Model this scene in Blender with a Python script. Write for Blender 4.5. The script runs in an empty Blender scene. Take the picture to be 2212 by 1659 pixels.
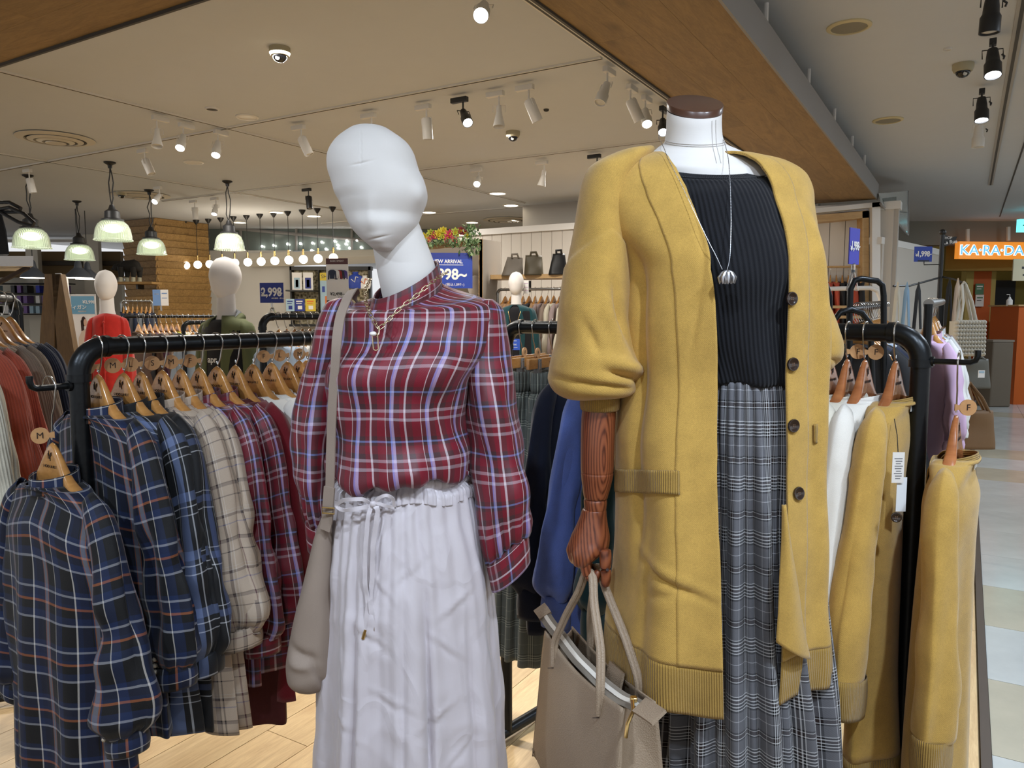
import bpy, bmesh, math, random
import numpy as np
from mathutils import Vector, Matrix, Euler
SC = bpy.context.scene
COL = SC.collection
random.seed(7); RNG = np.random.RandomState(11)
PI = math.pi
# ------------------------------------------------------------------ camera, world, lights, exposure
F = 1640.0; CAMZ = 1.42; PITCH = math.radians(5.28)
cam_d = bpy.data.cameras.new('camera'); cam_d.sensor_width = 36.0; cam_d.lens = F / 2212 * 36.0
cam_d.clip_start = 0.02; cam_d.clip_end = 200
cam = bpy.data.objects.new('camera', cam_d); COL.objects.link(cam)
cam.location = (0, 0, CAMZ); cam.rotation_euler = (PI / 2 - PITCH, 0, 0)
SC.camera = cam
SC.view_settings.view_transform = 'Standard'; SC.view_settings.look = 'None'
SC.view_settings.exposure = 0.0; SC.view_settings.gamma = 1.0; SC.view_settings.use_curve_mapping = False
SC.cycles.max_bounces = 6; SC.cycles.diffuse_bounces = 3; SC.cycles.glossy_bounces = 3
SC.cycles.transmission_bounces = 5; SC.cycles.transparent_max_bounces = 8
SC.cycles.caustics_reflective = False; SC.cycles.caustics_refractive = False
SC.cycles.sample_clamp_indirect = 4.0
U = (0.5126, 0.8586); W_ = (-0.8586, 0.5126)          # the shop's own two directions on the floor

def G(a, b, z):
    return Vector((a * U[0] + b * W_[0], a * U[1] + b * W_[1], z))
ROTU = math.atan2(U[1], U[0])                          # local x along U
ROTW = math.atan2(W_[1], W_[0])

def P(px, py, Y):
    """point that stands Y metres in front of the camera, seen at a photo position"""
    sx = (px - 1106) / F; sy = (829.5 - py) / F
    d = Vector((sx, math.cos(PITCH) + sy * math.sin(PITCH), -math.sin(PITCH) + sy * math.cos(PITCH)))
    return Vector((0, 0, CAMZ)) + d * (Y / d.y)

def PZ(px, py, z):
    sx = (px - 1106) / F; sy = (829.5 - py) / F
    d = Vector((sx, math.cos(PITCH) + sy * math.sin(PITCH), -math.sin(PITCH) + sy * math.cos(PITCH)))
    return Vector((0, 0, CAMZ)) + d * ((z - CAMZ) / d.z)

wd = bpy.data.worlds.new('mall_light'); SC.world = wd; wd.use_nodes = True
wd.node_tree.nodes['Background'].inputs[0].default_value = (0.95, 0.97, 1.0, 1)
wd.node_tree.nodes['Background'].inputs[1].default_value = 0.85

def lamp(name, kind, loc, power, col=(1, 1, 1), size=0.1, target=None, angle=60, blend=0.5):
    d = bpy.data.lights.new(name, kind); d.energy = power; d.color = col
    if kind == 'SPOT':
        d.spot_size = math.radians(angle); d.spot_blend = blend; d.shadow_soft_size = size
    elif kind == 'AREA':
        d.shape = 'DISK'; d.size = size
    else:
        d.shadow_soft_size = size
    o = bpy.data.objects.new(name, d); COL.objects.link(o); o.location = loc
    if target is not None:
        o.rotation_euler = (Vector(target) - Vector(loc)).to_track_quat('-Z', 'Y').to_euler()
    return o
COOL = (0.73, 0.85, 1.0); WARM = (1.0, 0.86, 0.66); NEUT = (1.0, 0.95, 0.88)
# unseen spotlights near the ceiling (the ones behind the photographer light the two mannequins)
lamp('unseen_spot_light', 'SPOT', (-0.30, -0.3, 2.80), 66, COOL, 0.05, (-0.25, 1.45, 1.35), 50, .6)
lamp('unseen_spot_light', 'SPOT', (0.75, -0.1, 2.80), 125, COOL, 0.05, (0.45, 1.5, 1.2), 52, .6)
lamp('unseen_spot_light', 'SPOT', (-1.6, -0.1, 2.80), 95, COOL, 0.05, (-0.85, 1.8, 0.95), 50, .7)
lamp('unseen_spot_light', 'SPOT', (1.7, 0.0, 2.80), 60, COOL, 0.05, (1.0, 1.7, 0.9), 55, .7)
lamp('unseen_spot_light', 'SPOT', G(2.3, 1.0, 2.86), 20, COOL, 0.05, (-0.1, 1.5, 1.5), 70, .7)
lamp('unseen_spot_light', 'SPOT', (-0.9, 2.9, 2.86), 270, NEUT, 0.08, (-0.9, 2.7, 0), 80, .7)  # unseen lamp added to brighten the floor at the left
lamp('unseen_spot_light', 'SPOT', (0.35, 3.0, 2.86), 150, NEUT, 0.08, (0.2, 2.7, 0), 75, .7)
lamp('unseen_spot_light', 'SPOT', (1.9, 2.2, 2.86), 170, COOL, 0.08, (1.75, 2.4, 0), 90, .8)
for a, b, pw in ((3.1, 3.5, 40), (5.3, 3.5, 45), (5.3, 6.7, 50), (7.7, 3.5, 50), (3.1, 7.0, 45), (8.0, 6.7, 60), (10.5, 6.0, 60)):
    lamp('ceiling_fill_lamp', 'AREA', G(a, b, 2.88), pw, NEUT, 0.45, G(a, b, 0))  # wide disks added under the ceiling for general fill light
for a, b, pw in ((4.5, -1.6, 42), (8.5, -1.8, 50), (13.0, -2.4, 50), (0.5, -1.8, 36)):
    lamp('corridor_fill_lamp', 'AREA', G(a, b, 2.88), pw, COOL, 0.5, G(a, b, 0))  # the same added fill disks over the corridor

# ------------------------------------------------------------------ helpers
def L1(c):
    return c / 12.92 if c <= 0.04045 else ((c + 0.055) / 1.055) ** 2.4
def hexc(h, k=1.0):
    h = h.lstrip('#')
    return tuple(min(1, L1(int(h[i:i + 2], 16) / 255) * k) for i in (0, 2, 4)) + (1,)

class MB:
    def __init__(s): s.v = []; s.f = []; s.uv = None
    def add(s, vs, fs):
        n = len(s.v); s.v.extend([tuple(v) for v in vs]); s.f.extend([tuple(i + n for i in f) for f in fs]); return s
    def box(s, c, d, M=None):
        x, y, z = d[0] / 2, d[1] / 2, d[2] / 2
        vs = [Vector((i * x, j * y, k * z)) for i in (-1, 1) for j in (-1, 1) for k in (-1, 1)]
        if M is not None: vs = [M @ v for v in vs]
        vs = [v + Vector(c) for v in vs]
        return s.add(vs, [(0, 1, 3, 2), (4, 6, 7, 5), (0, 4, 5, 1), (2, 3, 7, 6), (0, 2, 6, 4), (1, 5, 7, 3)])
    def tube(s, pts, r, n=8, cap=True, closed=False, flat=1.0, rs=None):
        pts = [Vector(p) for p in pts]; m = len(pts); rings = []
        ref = None
        for i, p in enumerate(pts):
            if closed: t = pts[(i + 1) % m] - pts[i - 1]
            else: t = pts[min(i + 1, m - 1)] - pts[max(i - 1, 0)]
            t.normalize()
            if ref is None:
                ref = t.orthogonal().normalized() if abs(t.z) > .95 else t.cross(Vector((0, 0, 1))).normalized()
            x = (ref - t * ref.dot(t)).normalized(); ref = x; y = t.cross(x)
            rr = rs[i] if rs is not None else r
            rings.append([p + x * math.cos(2 * PI * k / n) * rr * flat + y * math.sin(2 * PI * k / n) * rr for k in range(n)])
        b = len(s.v)
        for rg in rings: s.v.extend([tuple(v) for v in rg])
        for i in range(m if closed else m - 1):
            a0 = b + i * n; a1 = b + ((i + 1) % m) * n
            for k in range(n): s.f.append((a0 + k, a0 + (k + 1) % n, a1 + (k + 1) % n, a1 + k))
        if cap and not closed:
            s.f.append(tuple(b + k for k in reversed(range(n)))); s.f.append(tuple(b + (m - 1) * n + k for k in range(n)))
        return s
    def lathe(s, prof, n=20, M=None):
        """prof: (radius, height) list turned about z"""
        b = len(s.v)
        for r, z in prof:
            for k in range(n):
                v = Vector((max(r, 1e-5) * math.cos(2 * PI * k / n), max(r, 1e-5) * math.sin(2 * PI * k / n), z))
                s.v.append(tuple(M @ v if M is not None else v))
        for i in range(len(prof) - 1):
            for k in range(n):
                s.f.append((b + i * n + k, b + i * n + (k + 1) % n, b + (i + 1) * n + (k + 1) % n, b + (i + 1) * n + k))
        if prof[0][0] > 1e-4: s.f.append(tuple(b + k for k in reversed(range(n))))
        if prof[-1][0] > 1e-4: s.f.append(tuple(b + (len(prof) - 1) * n + k for k in range(n)))
        return s
    def prism(s, out, y0, y1, M=None):
        """outline in local x,z ; extruded along local y"""
        n = len(out); b = len(s.v)
        for y in (y0, y1):
            for x, z in out:
                v = Vector((x, y, z)); s.v.append(tuple(M @ v if M is not None else v))
        s.f.append(tuple(b + k for k in range(n))); s.f.append(tuple(b + n + k for k in reversed(range(n))))
        for k in range(n): s.f.append((b + k, b + n + k, b + n + (k + 1) % n, b + (k + 1) % n))
        return s
    def sphere(s, c, r, n=12, m=8, sc=(1, 1, 1)):
        prof = [(r * math.sin(PI * i / m), -r * math.cos(PI * i / m)) for i in range(m + 1)]
        return s.lathe(prof, n, Matrix.Translation(c) @ Matrix.Diagonal((sc[0], sc[1], sc[2], 1)))

def root_inv(parent):
    if parent is None: return None
    return (Matrix.Translation(parent.location) @ parent.rotation_euler.to_matrix().to_4x4()).inverted()

def finish(name, me, mat, parent, smooth=True, angle=None):
    o = bpy.data.objects.new(name, me); COL.objects.link(o)
    if mat is not None: me.materials.append(mat)
    if parent is not None: o.parent = parent
    if smooth:
        me.polygons.foreach_set('use_smooth', [True] * len(me.polygons))
        if angle: me.set_sharp_from_angle(angle=math.radians(angle))
    return o

def recenter(o):
    """give a top-level mesh an origin at the middle of its base"""
    n = len(o.data.vertices); c = np.empty(n * 3, dtype=np.float32); o.data.vertices.foreach_get('co', c); c = c.reshape(-1, 3)
    off = np.array([(c[:, 0].min() + c[:, 0].max()) / 2, (c[:, 1].min() + c[:, 1].max()) / 2, c[:, 2].min()], dtype=np.float32)
    o.data.vertices.foreach_set('co', (c - off).ravel()); o.location = off.tolist(); o.data.update()
    return o

def obj(name, mb, mat, parent=None, smooth=True, angle=35, world=False, bevel=0):
    """one mesh object; world=True: vertices are given in world space and moved into the parent's space"""
    me = bpy.data.meshes.new(name)
    vs = mb.v
    if world and parent is not None:
        inv = root_inv(parent); vs = [tuple(inv @ Vector(v)) for v in vs]
    me.from_pydata(vs, [], mb.f); me.update()
    o = finish(name, me, mat, parent, smooth, angle)
    if parent is None: recenter(o)
    if bevel:
        m = o.modifiers.new('bevel', 'BEVEL'); m.width = bevel; m.segments = 2; m.limit_method = 'ANGLE'
    return o

def tag(o, label=None, cat=None, group=None, kind=None):
    if label: o['label'] = label
    if cat: o['category'] = cat
    if group: o['group'] = group
    if kind: o['kind'] = kind
    return o

def thing(name, label, cat, loc=(0, 0, 0), rotz=0, group=None):
    o = bpy.data.objects.new(name, None); COL.objects.link(o); o.empty_display_size = .05
    o.location = loc; o.rotation_euler = (0, 0, rotz)
    return tag(o, label, cat, group)

def struct(name, mb, mat, parent=None, **k):
    o = obj(name, mb, mat, parent, **k)
    if parent is None: o['kind'] = 'structure'
    return o

def dup(root, loc, rotz=0, label=None, group=None):
    r = root.copy(); COL.objects.link(r); r.location = loc; r.rotation_euler = (0, 0, rotz)
    if label: r['label'] = label
    if group: r['group'] = group
    for ch in list(root.children):
        c = ch.copy(); COL.objects.link(c); c.parent = r
        for g in list(ch.children):
            d = g.copy(); COL.objects.link(d); d.parent = c
    return r

def grid(name, A, mat, parent=None, UV=None, closed=False, world=False, solid=0.0, sub=0, cap0=False, cap1=False, smooth=True, offset=-1, angle=None):
    """surface through a grid of points A[rows, cols, 3]; closed joins the last column to the first; UV[rows, cols(+1), 2] in metres"""
    A = np.asarray(A, dtype=float); R, C = A.shape[:2]
    V = A.reshape(-1, 3)
    if world and parent is not None:
        inv = np.array(root_inv(parent)); V = V @ inv[:3, :3].T + inv[:3, 3]
    nc = C if closed else C - 1
    r, c = np.meshgrid(np.arange(R - 1), np.arange(nc), indexing='ij'); r = r.ravel(); c = c.ravel(); c1 = (c + 1) % C
    Fq = np.stack([r * C + c, r * C + c1, (r + 1) * C + c1, (r + 1) * C + c], 1)
    faces = Fq.tolist()
    if cap0: faces.append(list(range(C))[::-1])
    if cap1: faces.append([(R - 1) * C + k for k in range(C)])
    me = bpy.data.meshes.new(name); me.from_pydata(V.tolist(), [], faces)
    if UV is not None:
        UV = np.asarray(UV, dtype=float)
        lay = me.uv_layers.new(name='UVMap')
        uq = np.stack([UV[r, c], UV[r, c + 1], UV[r + 1, c + 1], UV[r + 1, c]], 1).reshape(-1, 2)
        buf = np.zeros((len(me.loops), 2)); buf[:len(uq)] = uq
        lay.data.foreach_set('uv', buf.ravel())
    me.update()
    o = finish(name, me, mat, parent, smooth, angle)
    if parent is None: recenter(o)
    if solid:
        m = o.modifiers.new('thickness', 'SOLIDIFY'); m.thickness = solid; m.offset = offset
    if sub:
        m = o.modifiers.new('smooth', 'SUBSURF'); m.levels = sub; m.render_levels = sub
    return o

def interp(keys, t):
    """keys: (t, v0, v1, ...) rows; smooth monotone interpolation of each column at t (array)"""
    K = np.asarray(keys, dtype=float); t = np.atleast_1d(t); out = []
    x = K[:, 0]
    for j in range(1, K.shape[1]):
        y = K[:, j]; d = np.diff(y) / np.diff(x); m = np.zeros(len(x))
        m[1:-1] = np.where(d[1:] * d[:-1] > 0, 2 * d[1:] * d[:-1] / (d[1:] + d[:-1] + 1e-12), 0); m[0] = d[0]; m[-1] = d[-1]
        i = np.clip(np.searchsorted(x, t) - 1, 0, len(x) - 2); h = x[i + 1] - x[i]; s = np.clip((t - x[i]) / h, 0, 1)
        out.append((2 * s**3 - 3 * s**2 + 1) * y[i] + (s**3 - 2 * s**2 + s) * h * m[i] + (-2 * s**3 + 3 * s**2) * y[i + 1] + (s**3 - s**2) * h * m[i + 1])
    return np.stack(out, -1)

class Noise2:
    """smooth random field of two variables"""
    def __init__(s, seed, n=28, f0=1.0, f1=6.0, ax=1.0, ay=1.0):
        r = np.random.RandomState(seed)
        f = np.exp(r.uniform(math.log(f0), math.log(f1), n)); th = r.uniform(0, 2 * PI, n)
        s.kx = f * np.cos(th) * ax; s.ky = f * np.sin(th) * ay; s.ph = r.uniform(0, 2 * PI, n); s.w = 1 / np.sqrt(f); s.w /= np.sqrt((s.w ** 2).sum() / 2)
    def __call__(s, x, y):
        x = np.asarray(x, float); y = np.asarray(y, float)
        return (np.sin(x[..., None] * s.kx + y[..., None] * s.ky + s.ph) * s.w).sum(-1)

def normals(A, closed):
    du = (np.roll(A, -1, 1) - np.roll(A, 1, 1)) if closed else np.gradient(A, axis=1)
    dv = np.gradient(A, axis=0)
    N = np.cross(du, dv); return N / (np.linalg.norm(N, axis=-1, keepdims=True) + 1e-9)

def arc_uv(A, closed, ref_row=None, u_mid=None):
    """metric UV: u along the row of median length, v down the columns"""
    R, C = A.shape[:2]
    B = np.concatenate([A, A[:, :1]], 1) if closed else A
    du = np.linalg.norm(np.diff(B, axis=1), axis=-1); Lr = du.sum(1)
    rr = int(np.argmax(Lr)) if ref_row is None else ref_row
    u = np.concatenate([[0], np.cumsum(du[rr])]); u = u - (u[-1] / 2 if u_mid is None else u_mid)
    dv = np.linalg.norm(np.diff(A, axis=0), axis=-1).mean(1); v = -np.concatenate([[0], np.cumsum(dv)])
    return np.stack([np.broadcast_to(u[None, :], (R, len(u))), np.broadcast_to(v[:, None], (R, len(u)))], -1)

# ------------------------------------------------------------------ materials
class NT:
    def __init__(s, name):
        s.m = bpy.data.materials.new(name); s.m.use_nodes = True; s.t = s.m.node_tree; s.b = s.t.nodes['Principled BSDF']
    def n(s, typ, **k):
        o = s.t.nodes.new(typ)
        for a, v in k.items():
            if a.startswith('i_'):
                key = a[2:]; key = int(key) if key.isdigit() else key
                if isinstance(v, bpy.types.NodeSocket): s.t.links.new(v, o.inputs[key])
                else: o.inputs[key].default_value = v
            else: setattr(o, a, v)
        return o
    def math(s, op, a, b=0.0, c=None):
        o = s.t.nodes.new('ShaderNodeMath'); o.operation = op
        for i, v in enumerate((a, b) if c is None else (a, b, c)):
            if isinstance(v, bpy.types.NodeSocket): s.t.links.new(v, o.inputs[i])
            else: o.inputs[i].default_value = v
        return o.outputs[0]
    def mix(s, fac, a, b, mode='MIX'):
        o = s.t.nodes.new('ShaderNodeMix'); o.data_type = 'RGBA'; o.blend_type = mode
        for i, v in ((0, fac), (6, a), (7, b)):
            if isinstance(v, bpy.types.NodeSocket): s.t.links.new(v, o.inputs[i])
            else: o.inputs[i].default_value = v
        return o.outputs[2]
    def ramp(s, fac, stops, const=False):
        o = s.t.nodes.new('ShaderNodeValToRGB'); s.t.links.new(fac, o.inputs[0]); cr = o.color_ramp
        if const: cr.interpolation = 'CONSTANT'
        while len(cr.elements) > 1: cr.elements.remove(cr.elements[0])
        cr.elements[0].position = stops[0][0]; cr.elements[0].color = stops[0][1]
        for p, c in stops[1:]:
            e = cr.elements.new(p); e.color = c
        return o.outputs[0]
    def noise(s, vec, scale, detail=4, rough=.5, dist=0):
        o = s.n('ShaderNodeTexNoise'); o.inputs['Scale'].default_value = scale; o.inputs['Detail'].default_value = detail
        o.inputs['Roughness'].default_value = rough; o.inputs['Distortion'].default_value = dist
        if vec is not None: s.t.links.new(vec, o.inputs['Vector'])
        return o.outputs['Fac']
    def scaled(s, vec, sc):
        o = s.n('ShaderNodeMapping'); s.t.links.new(vec, o.inputs[0]); o.inputs['Scale'].default_value = sc; return o.outputs[0]
    def coord(s, which='Object'):
        return s.n('ShaderNodeTexCoord').outputs[which]
    def bump(s, h, strength=.3, dist=.002):
        o = s.n('ShaderNodeBump'); o.inputs['Strength'].default_value = strength; o.inputs['Distance'].default_value = dist
        s.t.links.new(h, o.inputs['Height']); s.t.links.new(o.outputs[0], s.b.inputs['Normal']); return o
    def set(s, col=None, rough=.5, metal=0, spec=.5, sheen=0, **k):
        for key, v in (('Base Color', col), ('Roughness', rough), ('Metallic', metal), ('Specular IOR Level', spec), ('Sheen Weight', sheen)) + tuple((kk.replace('_', ' '), vv) for kk, vv in k.items()):
            if v is None: continue
            if isinstance(v, bpy.types.NodeSocket): s.t.links.new(v, s.b.inputs[key])
            else: s.b.inputs[key].default_value = v
        return s.m

MATS = {}
def plain(name, col, rough=.5, metal=0, bump=0, bscale=200, spec=.5, sheen=0, vary=0.0):
    if name in MATS: return MATS[name]
    t = NT(name); c = hexc(col) if isinstance(col, str) else col
    co = t.coord()
    if vary:
        nz = t.noise(co, 6, 5); c = t.mix(nz, tuple(x * (1 - vary) for x in c[:3]) + (1,), tuple(min(1, x * (1 + vary)) for x in c[:3]) + (1,))
    if bump: t.bump(t.noise(co, bscale, 3), bump)
    MATS[name] = t.set(c, rough, metal, spec, sheen); return MATS[name]

def emit(name, col, strength, base=None):
    if name in MATS: return MATS[name]
    t = NT(name); c = hexc(col) if isinstance(col, str) else col
    MATS[name] = t.set(base or c, .4, Emission_Color=c, Emission_Strength=strength); return MATS[name]

def knit(name, col, rough=.9, rib=0, ribamp=.5, fuzz=.35, vary=.12, ribdir=0, sheen=.25, stitch=900):
    """knitted cloth: tiny stitch relief, optional ribs running along v; UV in metres"""
    if name in MATS: return MATS[name]
    t = NT(name); c = hexc(col); uv = t.coord('UV'); ob = t.coord()
    f = t.noise(ob, 420, 3, .7); g = t.noise(ob, 30, 4)
    k = t.math('ADD', t.math('MULTIPLY', f, .6), t.math('MULTIPLY', g, .4))
    cc = t.ramp(k, [(.3, tuple(x * (1 - vary * 1.6) for x in c[:3]) + (1,)), (.7, tuple(min(1, x * (1 + vary * 1.2)) for x in c[:3]) + (1,))])
    sep = t.n('ShaderNodeSeparateXYZ', i_0=uv)
    sx = t.math('SINE', t.math('MULTIPLY', sep.outputs[0], stitch * 2)); sy = t.math('SINE', t.math('MULTIPLY', sep.outputs[1], stitch * 2))
    h = t.math('ADD', t.math('MULTIPLY', t.math('MULTIPLY', sx, sy), .12), t.math('MULTIPLY', f, fuzz))
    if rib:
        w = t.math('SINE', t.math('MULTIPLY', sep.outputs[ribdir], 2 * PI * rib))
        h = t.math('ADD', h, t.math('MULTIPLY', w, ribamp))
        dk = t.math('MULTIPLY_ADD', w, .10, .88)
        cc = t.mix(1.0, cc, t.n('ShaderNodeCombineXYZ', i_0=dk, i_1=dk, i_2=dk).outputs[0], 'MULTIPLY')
    t.bump(h, .8, .0012)
    MATS[name] = t.set(cc, rough, 0, .25, sheen, Sheen_Roughness=.5); return MATS[name]

def plaid(name, pu, warp, pv, weft, base, rough=.7, mixv=.5, sheen=.1, gloss=.3, thread=2600, wob=0.0):
    """woven check: warp/weft are lists of (start, end, colour) over one period (metres)"""
    if name in MATS: return MATS[name]
    t = NT(name); uv = t.coord('UV'); sep = t.n('ShaderNodeSeparateXYZ', i_0=uv)
    def stops(bands):
        out = [(0.0, hexc(base))]; pos = 0
        for s0, s1, c in sorted(bands):
            if s0 <= 0: out = [(0.0, hexc(c))]
            else:
                out.append((s0, hexc(c)))
            out.append((s1, hexc(base)))
        res = []
        for p, c in out:
            if res and abs(res[-1][0] - p) < 1e-4: res[-1] = (p, c)
            else: res.append((p, c))
        return res
    a = t.ramp(t.math('FRACT', t.math('DIVIDE', sep.outputs[0], pu)), stops(warp), True)
    b = t.ramp(t.math('FRACT', t.math('DIVIDE', sep.outputs[1], pv)), stops(weft), True)
    c = t.mix(mixv, a, b)
    tw = t.math('SINE', t.math('MULTIPLY', t.math('ADD', sep.outputs[0], sep.outputs[1]), thread))
    fz = t.noise(t.coord(), 900, 2)
    c = t.mix(t.math('MULTIPLY', fz, .22), c, (0.02, 0.02, 0.02, 1))
    t.bump(t.math('ADD', t.math('MULTIPLY', tw, .3), fz), .25, .0005)
    MATS[name] = t.set(c, rough, 0, gloss, sheen); return MATS[name]

def wood(name, dark, light, scale=(1, 8, 8), rough=.45, ring=0, knots=False, rnd=.15, contrast=(.3, .7), bump=.1, coat=0, coord='Object'):
    if name in MATS: return MATS[name]
    t = NT(name); co = t.coord(coord)
    oi = t.n('ShaderNodeObjectInfo')
    off = t.n('ShaderNodeVectorMath', operation='ADD', i_0=co, i_1=t.n('ShaderNodeCombineXYZ', i_0=t.math('MULTIPLY', oi.outputs['Random'], 13.7), i_1=t.math('MULTIPLY', oi.outputs['Random'], 7.3), i_2=0.0).outputs[0]).outputs[0]
    v = t.scaled(off, scale)
    f = t.noise(v, 3.0, 6, .6, 1.2); g = t.noise(v, 22, 4, .6, .3)
    k = t.math('ADD', t.math('MULTIPLY', f, .65), t.math('MULTIPLY', g, .35))
    if ring:
        wv = t.n('ShaderNodeTexWave', wave_type='RINGS', rings_direction='SPHERICAL'); t.t.links.new(v, wv.inputs[0])
        wv.inputs['Scale'].default_value = ring; wv.inputs['Distortion'].default_value = 3.0; wv.inputs['Detail'].default_value = 2
        k = t.math('ADD', t.math('MULTIPLY', k, .6), t.math('MULTIPLY', wv.outputs['Fac'], .32))
    c = t.ramp(k, [(contrast[0], hexc(dark)), (contrast[1], hexc(light))])
    if knots:
        vo = t.n('ShaderNodeTexVoronoi'); t.t.links.new(t.scaled(off, (scale[0] * 1.2, scale[1] * .45, scale[2] * .45)), vo.inputs['Vector']); vo.inputs['Scale'].default_value = 1.6
        kn = t.ramp(vo.outputs['Distance'], [(.03, (1, 1, 1, 1)), (.16, (0, 0, 0, 1))])
        c = t.mix(t.math('MULTIPLY', kn, .45), c, hexc(dark, .35))
    br = t.math('MULTIPLY_ADD', oi.outputs['Random'], rnd * 2, 1 - rnd)
    c = t.mix(1.0, c, t.n('ShaderNodeCombineXYZ', i_0=br, i_1=br, i_2=br).outputs[0], 'MULTIPLY')
    if bump: t.bump(k, bump, .002)
    MATS[name] = t.set(c, rough, 0, .4, Coat_Weight=coat); return MATS[name]

TXT = {}
def text(name, s, size, loc, rot, mat, parent=None, world=False, align='CENTER', extr=0.0004, sx=1.0, bold=0.0, label=None, shear=0):
    """flat lettering as a mesh; rot is an Euler or 3x3/4x4 matrix; local x to the right, y up, z towards the reader"""
    key = (s, round(size, 4), align, round(sx, 3), bold, extr, shear)
    if key not in TXT:
        cu = bpy.data.curves.new('lettering', 'FONT'); cu.body = s; cu.size = size; cu.align_x = align; cu.align_y = 'CENTER'
        cu.extrude = extr; cu.offset = bold; cu.resolution_u = 3; cu.shear = shear
        tmp = bpy.data.objects.new('tmp', cu); COL.objects.link(tmp)
        dg = bpy.context.evaluated_depsgraph_get(); me = bpy.data.meshes.new_from_object(tmp.evaluated_get(dg))
        bpy.data.objects.remove(tmp); bpy.data.curves.remove(cu)
        me.transform(Matrix.Diagonal((sx, 1, 1, 1)))
        TXT[key] = me
    me = TXT[key].copy() if True else TXT[key]
    M = rot.to_matrix().to_4x4() if isinstance(rot, Euler) else rot.to_4x4()
    M = Matrix.Translation(loc) @ M
    if world and parent is not None: M = root_inv(parent) @ M
    me.transform(M); me.materials.clear(); me.name = name
    o = finish(name, me, mat, parent, False)
    if parent is None: recenter(o)
    if label: o['label'] = label
    return o

def frame_mat(xdir, up=(0, 0, 1)):
    """rotation whose x is xdir, y is up, z = x cross y (towards the reader)"""
    x = Vector(xdir).normalized(); y = Vector(up).normalized(); z = x.cross(y).normalized(); y = z.cross(x)
    return Matrix((x, y, z)).transposed()
# ------------------------------------------------------------------ the room
M_ceil = plain('ceiling_paint', '#c9ccd0', .85, vary=.02)
M_white = plain('white_paint', '#e4e0da', .6)
M_grey = plain('grey_trim_metal', '#8b8885', .5)
M_black = plain('black_metal', '#161616', .4)
M_dark = plain('dark_void', '#1b1a18', .8)
CZ = 2.91
def gbox(a0, a1, b0, b1, z0, z1, mb=None):
    mb = mb or MB()
    vs = [G(a, b, z) for a in (a0, a1) for b in (b0, b1) for z in (z0, z1)]
    return mb.add(vs, [(0, 2, 3, 1), (4, 5, 7, 6), (0, 1, 5, 4), (2, 6, 7, 3), (0, 4, 6, 2), (1, 3, 7, 5)])
struct('ceiling', gbox(-5, 24, -8, 17, CZ, CZ + .1), M_ceil, angle=30)
fl = struct('floor', gbox(-5, 24, -8, 17, -.12, -.014), plain('floor_screed', '#8f7a58', .7), angle=30)
# oak planks of the shop floor
M_plank = wood('oak_plank', '#c09c70', '#f0d4a2', (1.0, 9, 9), .38, rnd=.12, contrast=(.25, .75))
rp = random.Random(3)
pl = {}
nb = 0
for i in range(30):
    b0 = -.10 + i * .19; off = (i * .47) % 1.25
    for j in range(9):
        a0 = .15 + j * 1.25 - off; a1 = a0 + 1.25
        c = G((a0 + a1) / 2, b0 + .095, 0)
        if a1 < .7 or c.y < .3: continue
        if c.y > 7.5 or abs(c.x) > c.y * .78 + .9: continue
        if 'm' not in pl:
            me = bpy.data.meshes.new('floor_plank'); mb = MB().box((0, 0, -.007), (1.2475, .1875, .014)); me.from_pydata(mb.v, [], mb.f); me.materials.append(M_plank); pl['m'] = me
        o = bpy.data.objects.new('floor_plank', pl['m']); COL.objects.link(o); o.parent = fl
        o.location = c - fl.location; o.rotation_euler = (0, 0, ROTU); nb += 1
def tile_mat(name, c):
    t = NT(name); co = t.coord(); n1 = t.noise(co, 3, 6, .6); cc = hexc(c)
    k = t.ramp(n1, [(.35, tuple(x * .86 for x in cc[:3]) + (1,)), (.65, cc)])
    return t.set(k, .16, 0, .5)
M_t1 = tile_mat('pale_floor_tile', '#cfd2ce'); M_t2 = tile_mat('tan_floor_tile', '#c6bfaa')
tm = {}
for k_, mt in (('a', M_t1), ('b', M_t2)):
    me = bpy.data.meshes.new('floor_tile'); mb = MB().box((0, 0, -.007), (.597, .597, .014)); me.from_pydata(mb.v, [], mb.f); me.materials.append(mt); tm[k_] = me
for i in range(6):
    for j in range(26):
        a = 1.3 + j * .6; b = -.135 - .3 - i * .6; c = G(a, b, 0)
        if abs(c.x) > c.y * .8 + .6: continue
        o = bpy.data.objects.new('floor_tile', tm['b' if j in (3, 5, 11, 13, 19) else 'a']); COL.objects.link(o); o.parent = fl
        o.location = c - fl.location; o.rotation_euler = (0, 0, ROTU)
struct('trim_1', gbox(.5, 18, -.135, -.105, -.012, .003), plain('dark_threshold', '#5b5148', .4), angle=30)
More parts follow.
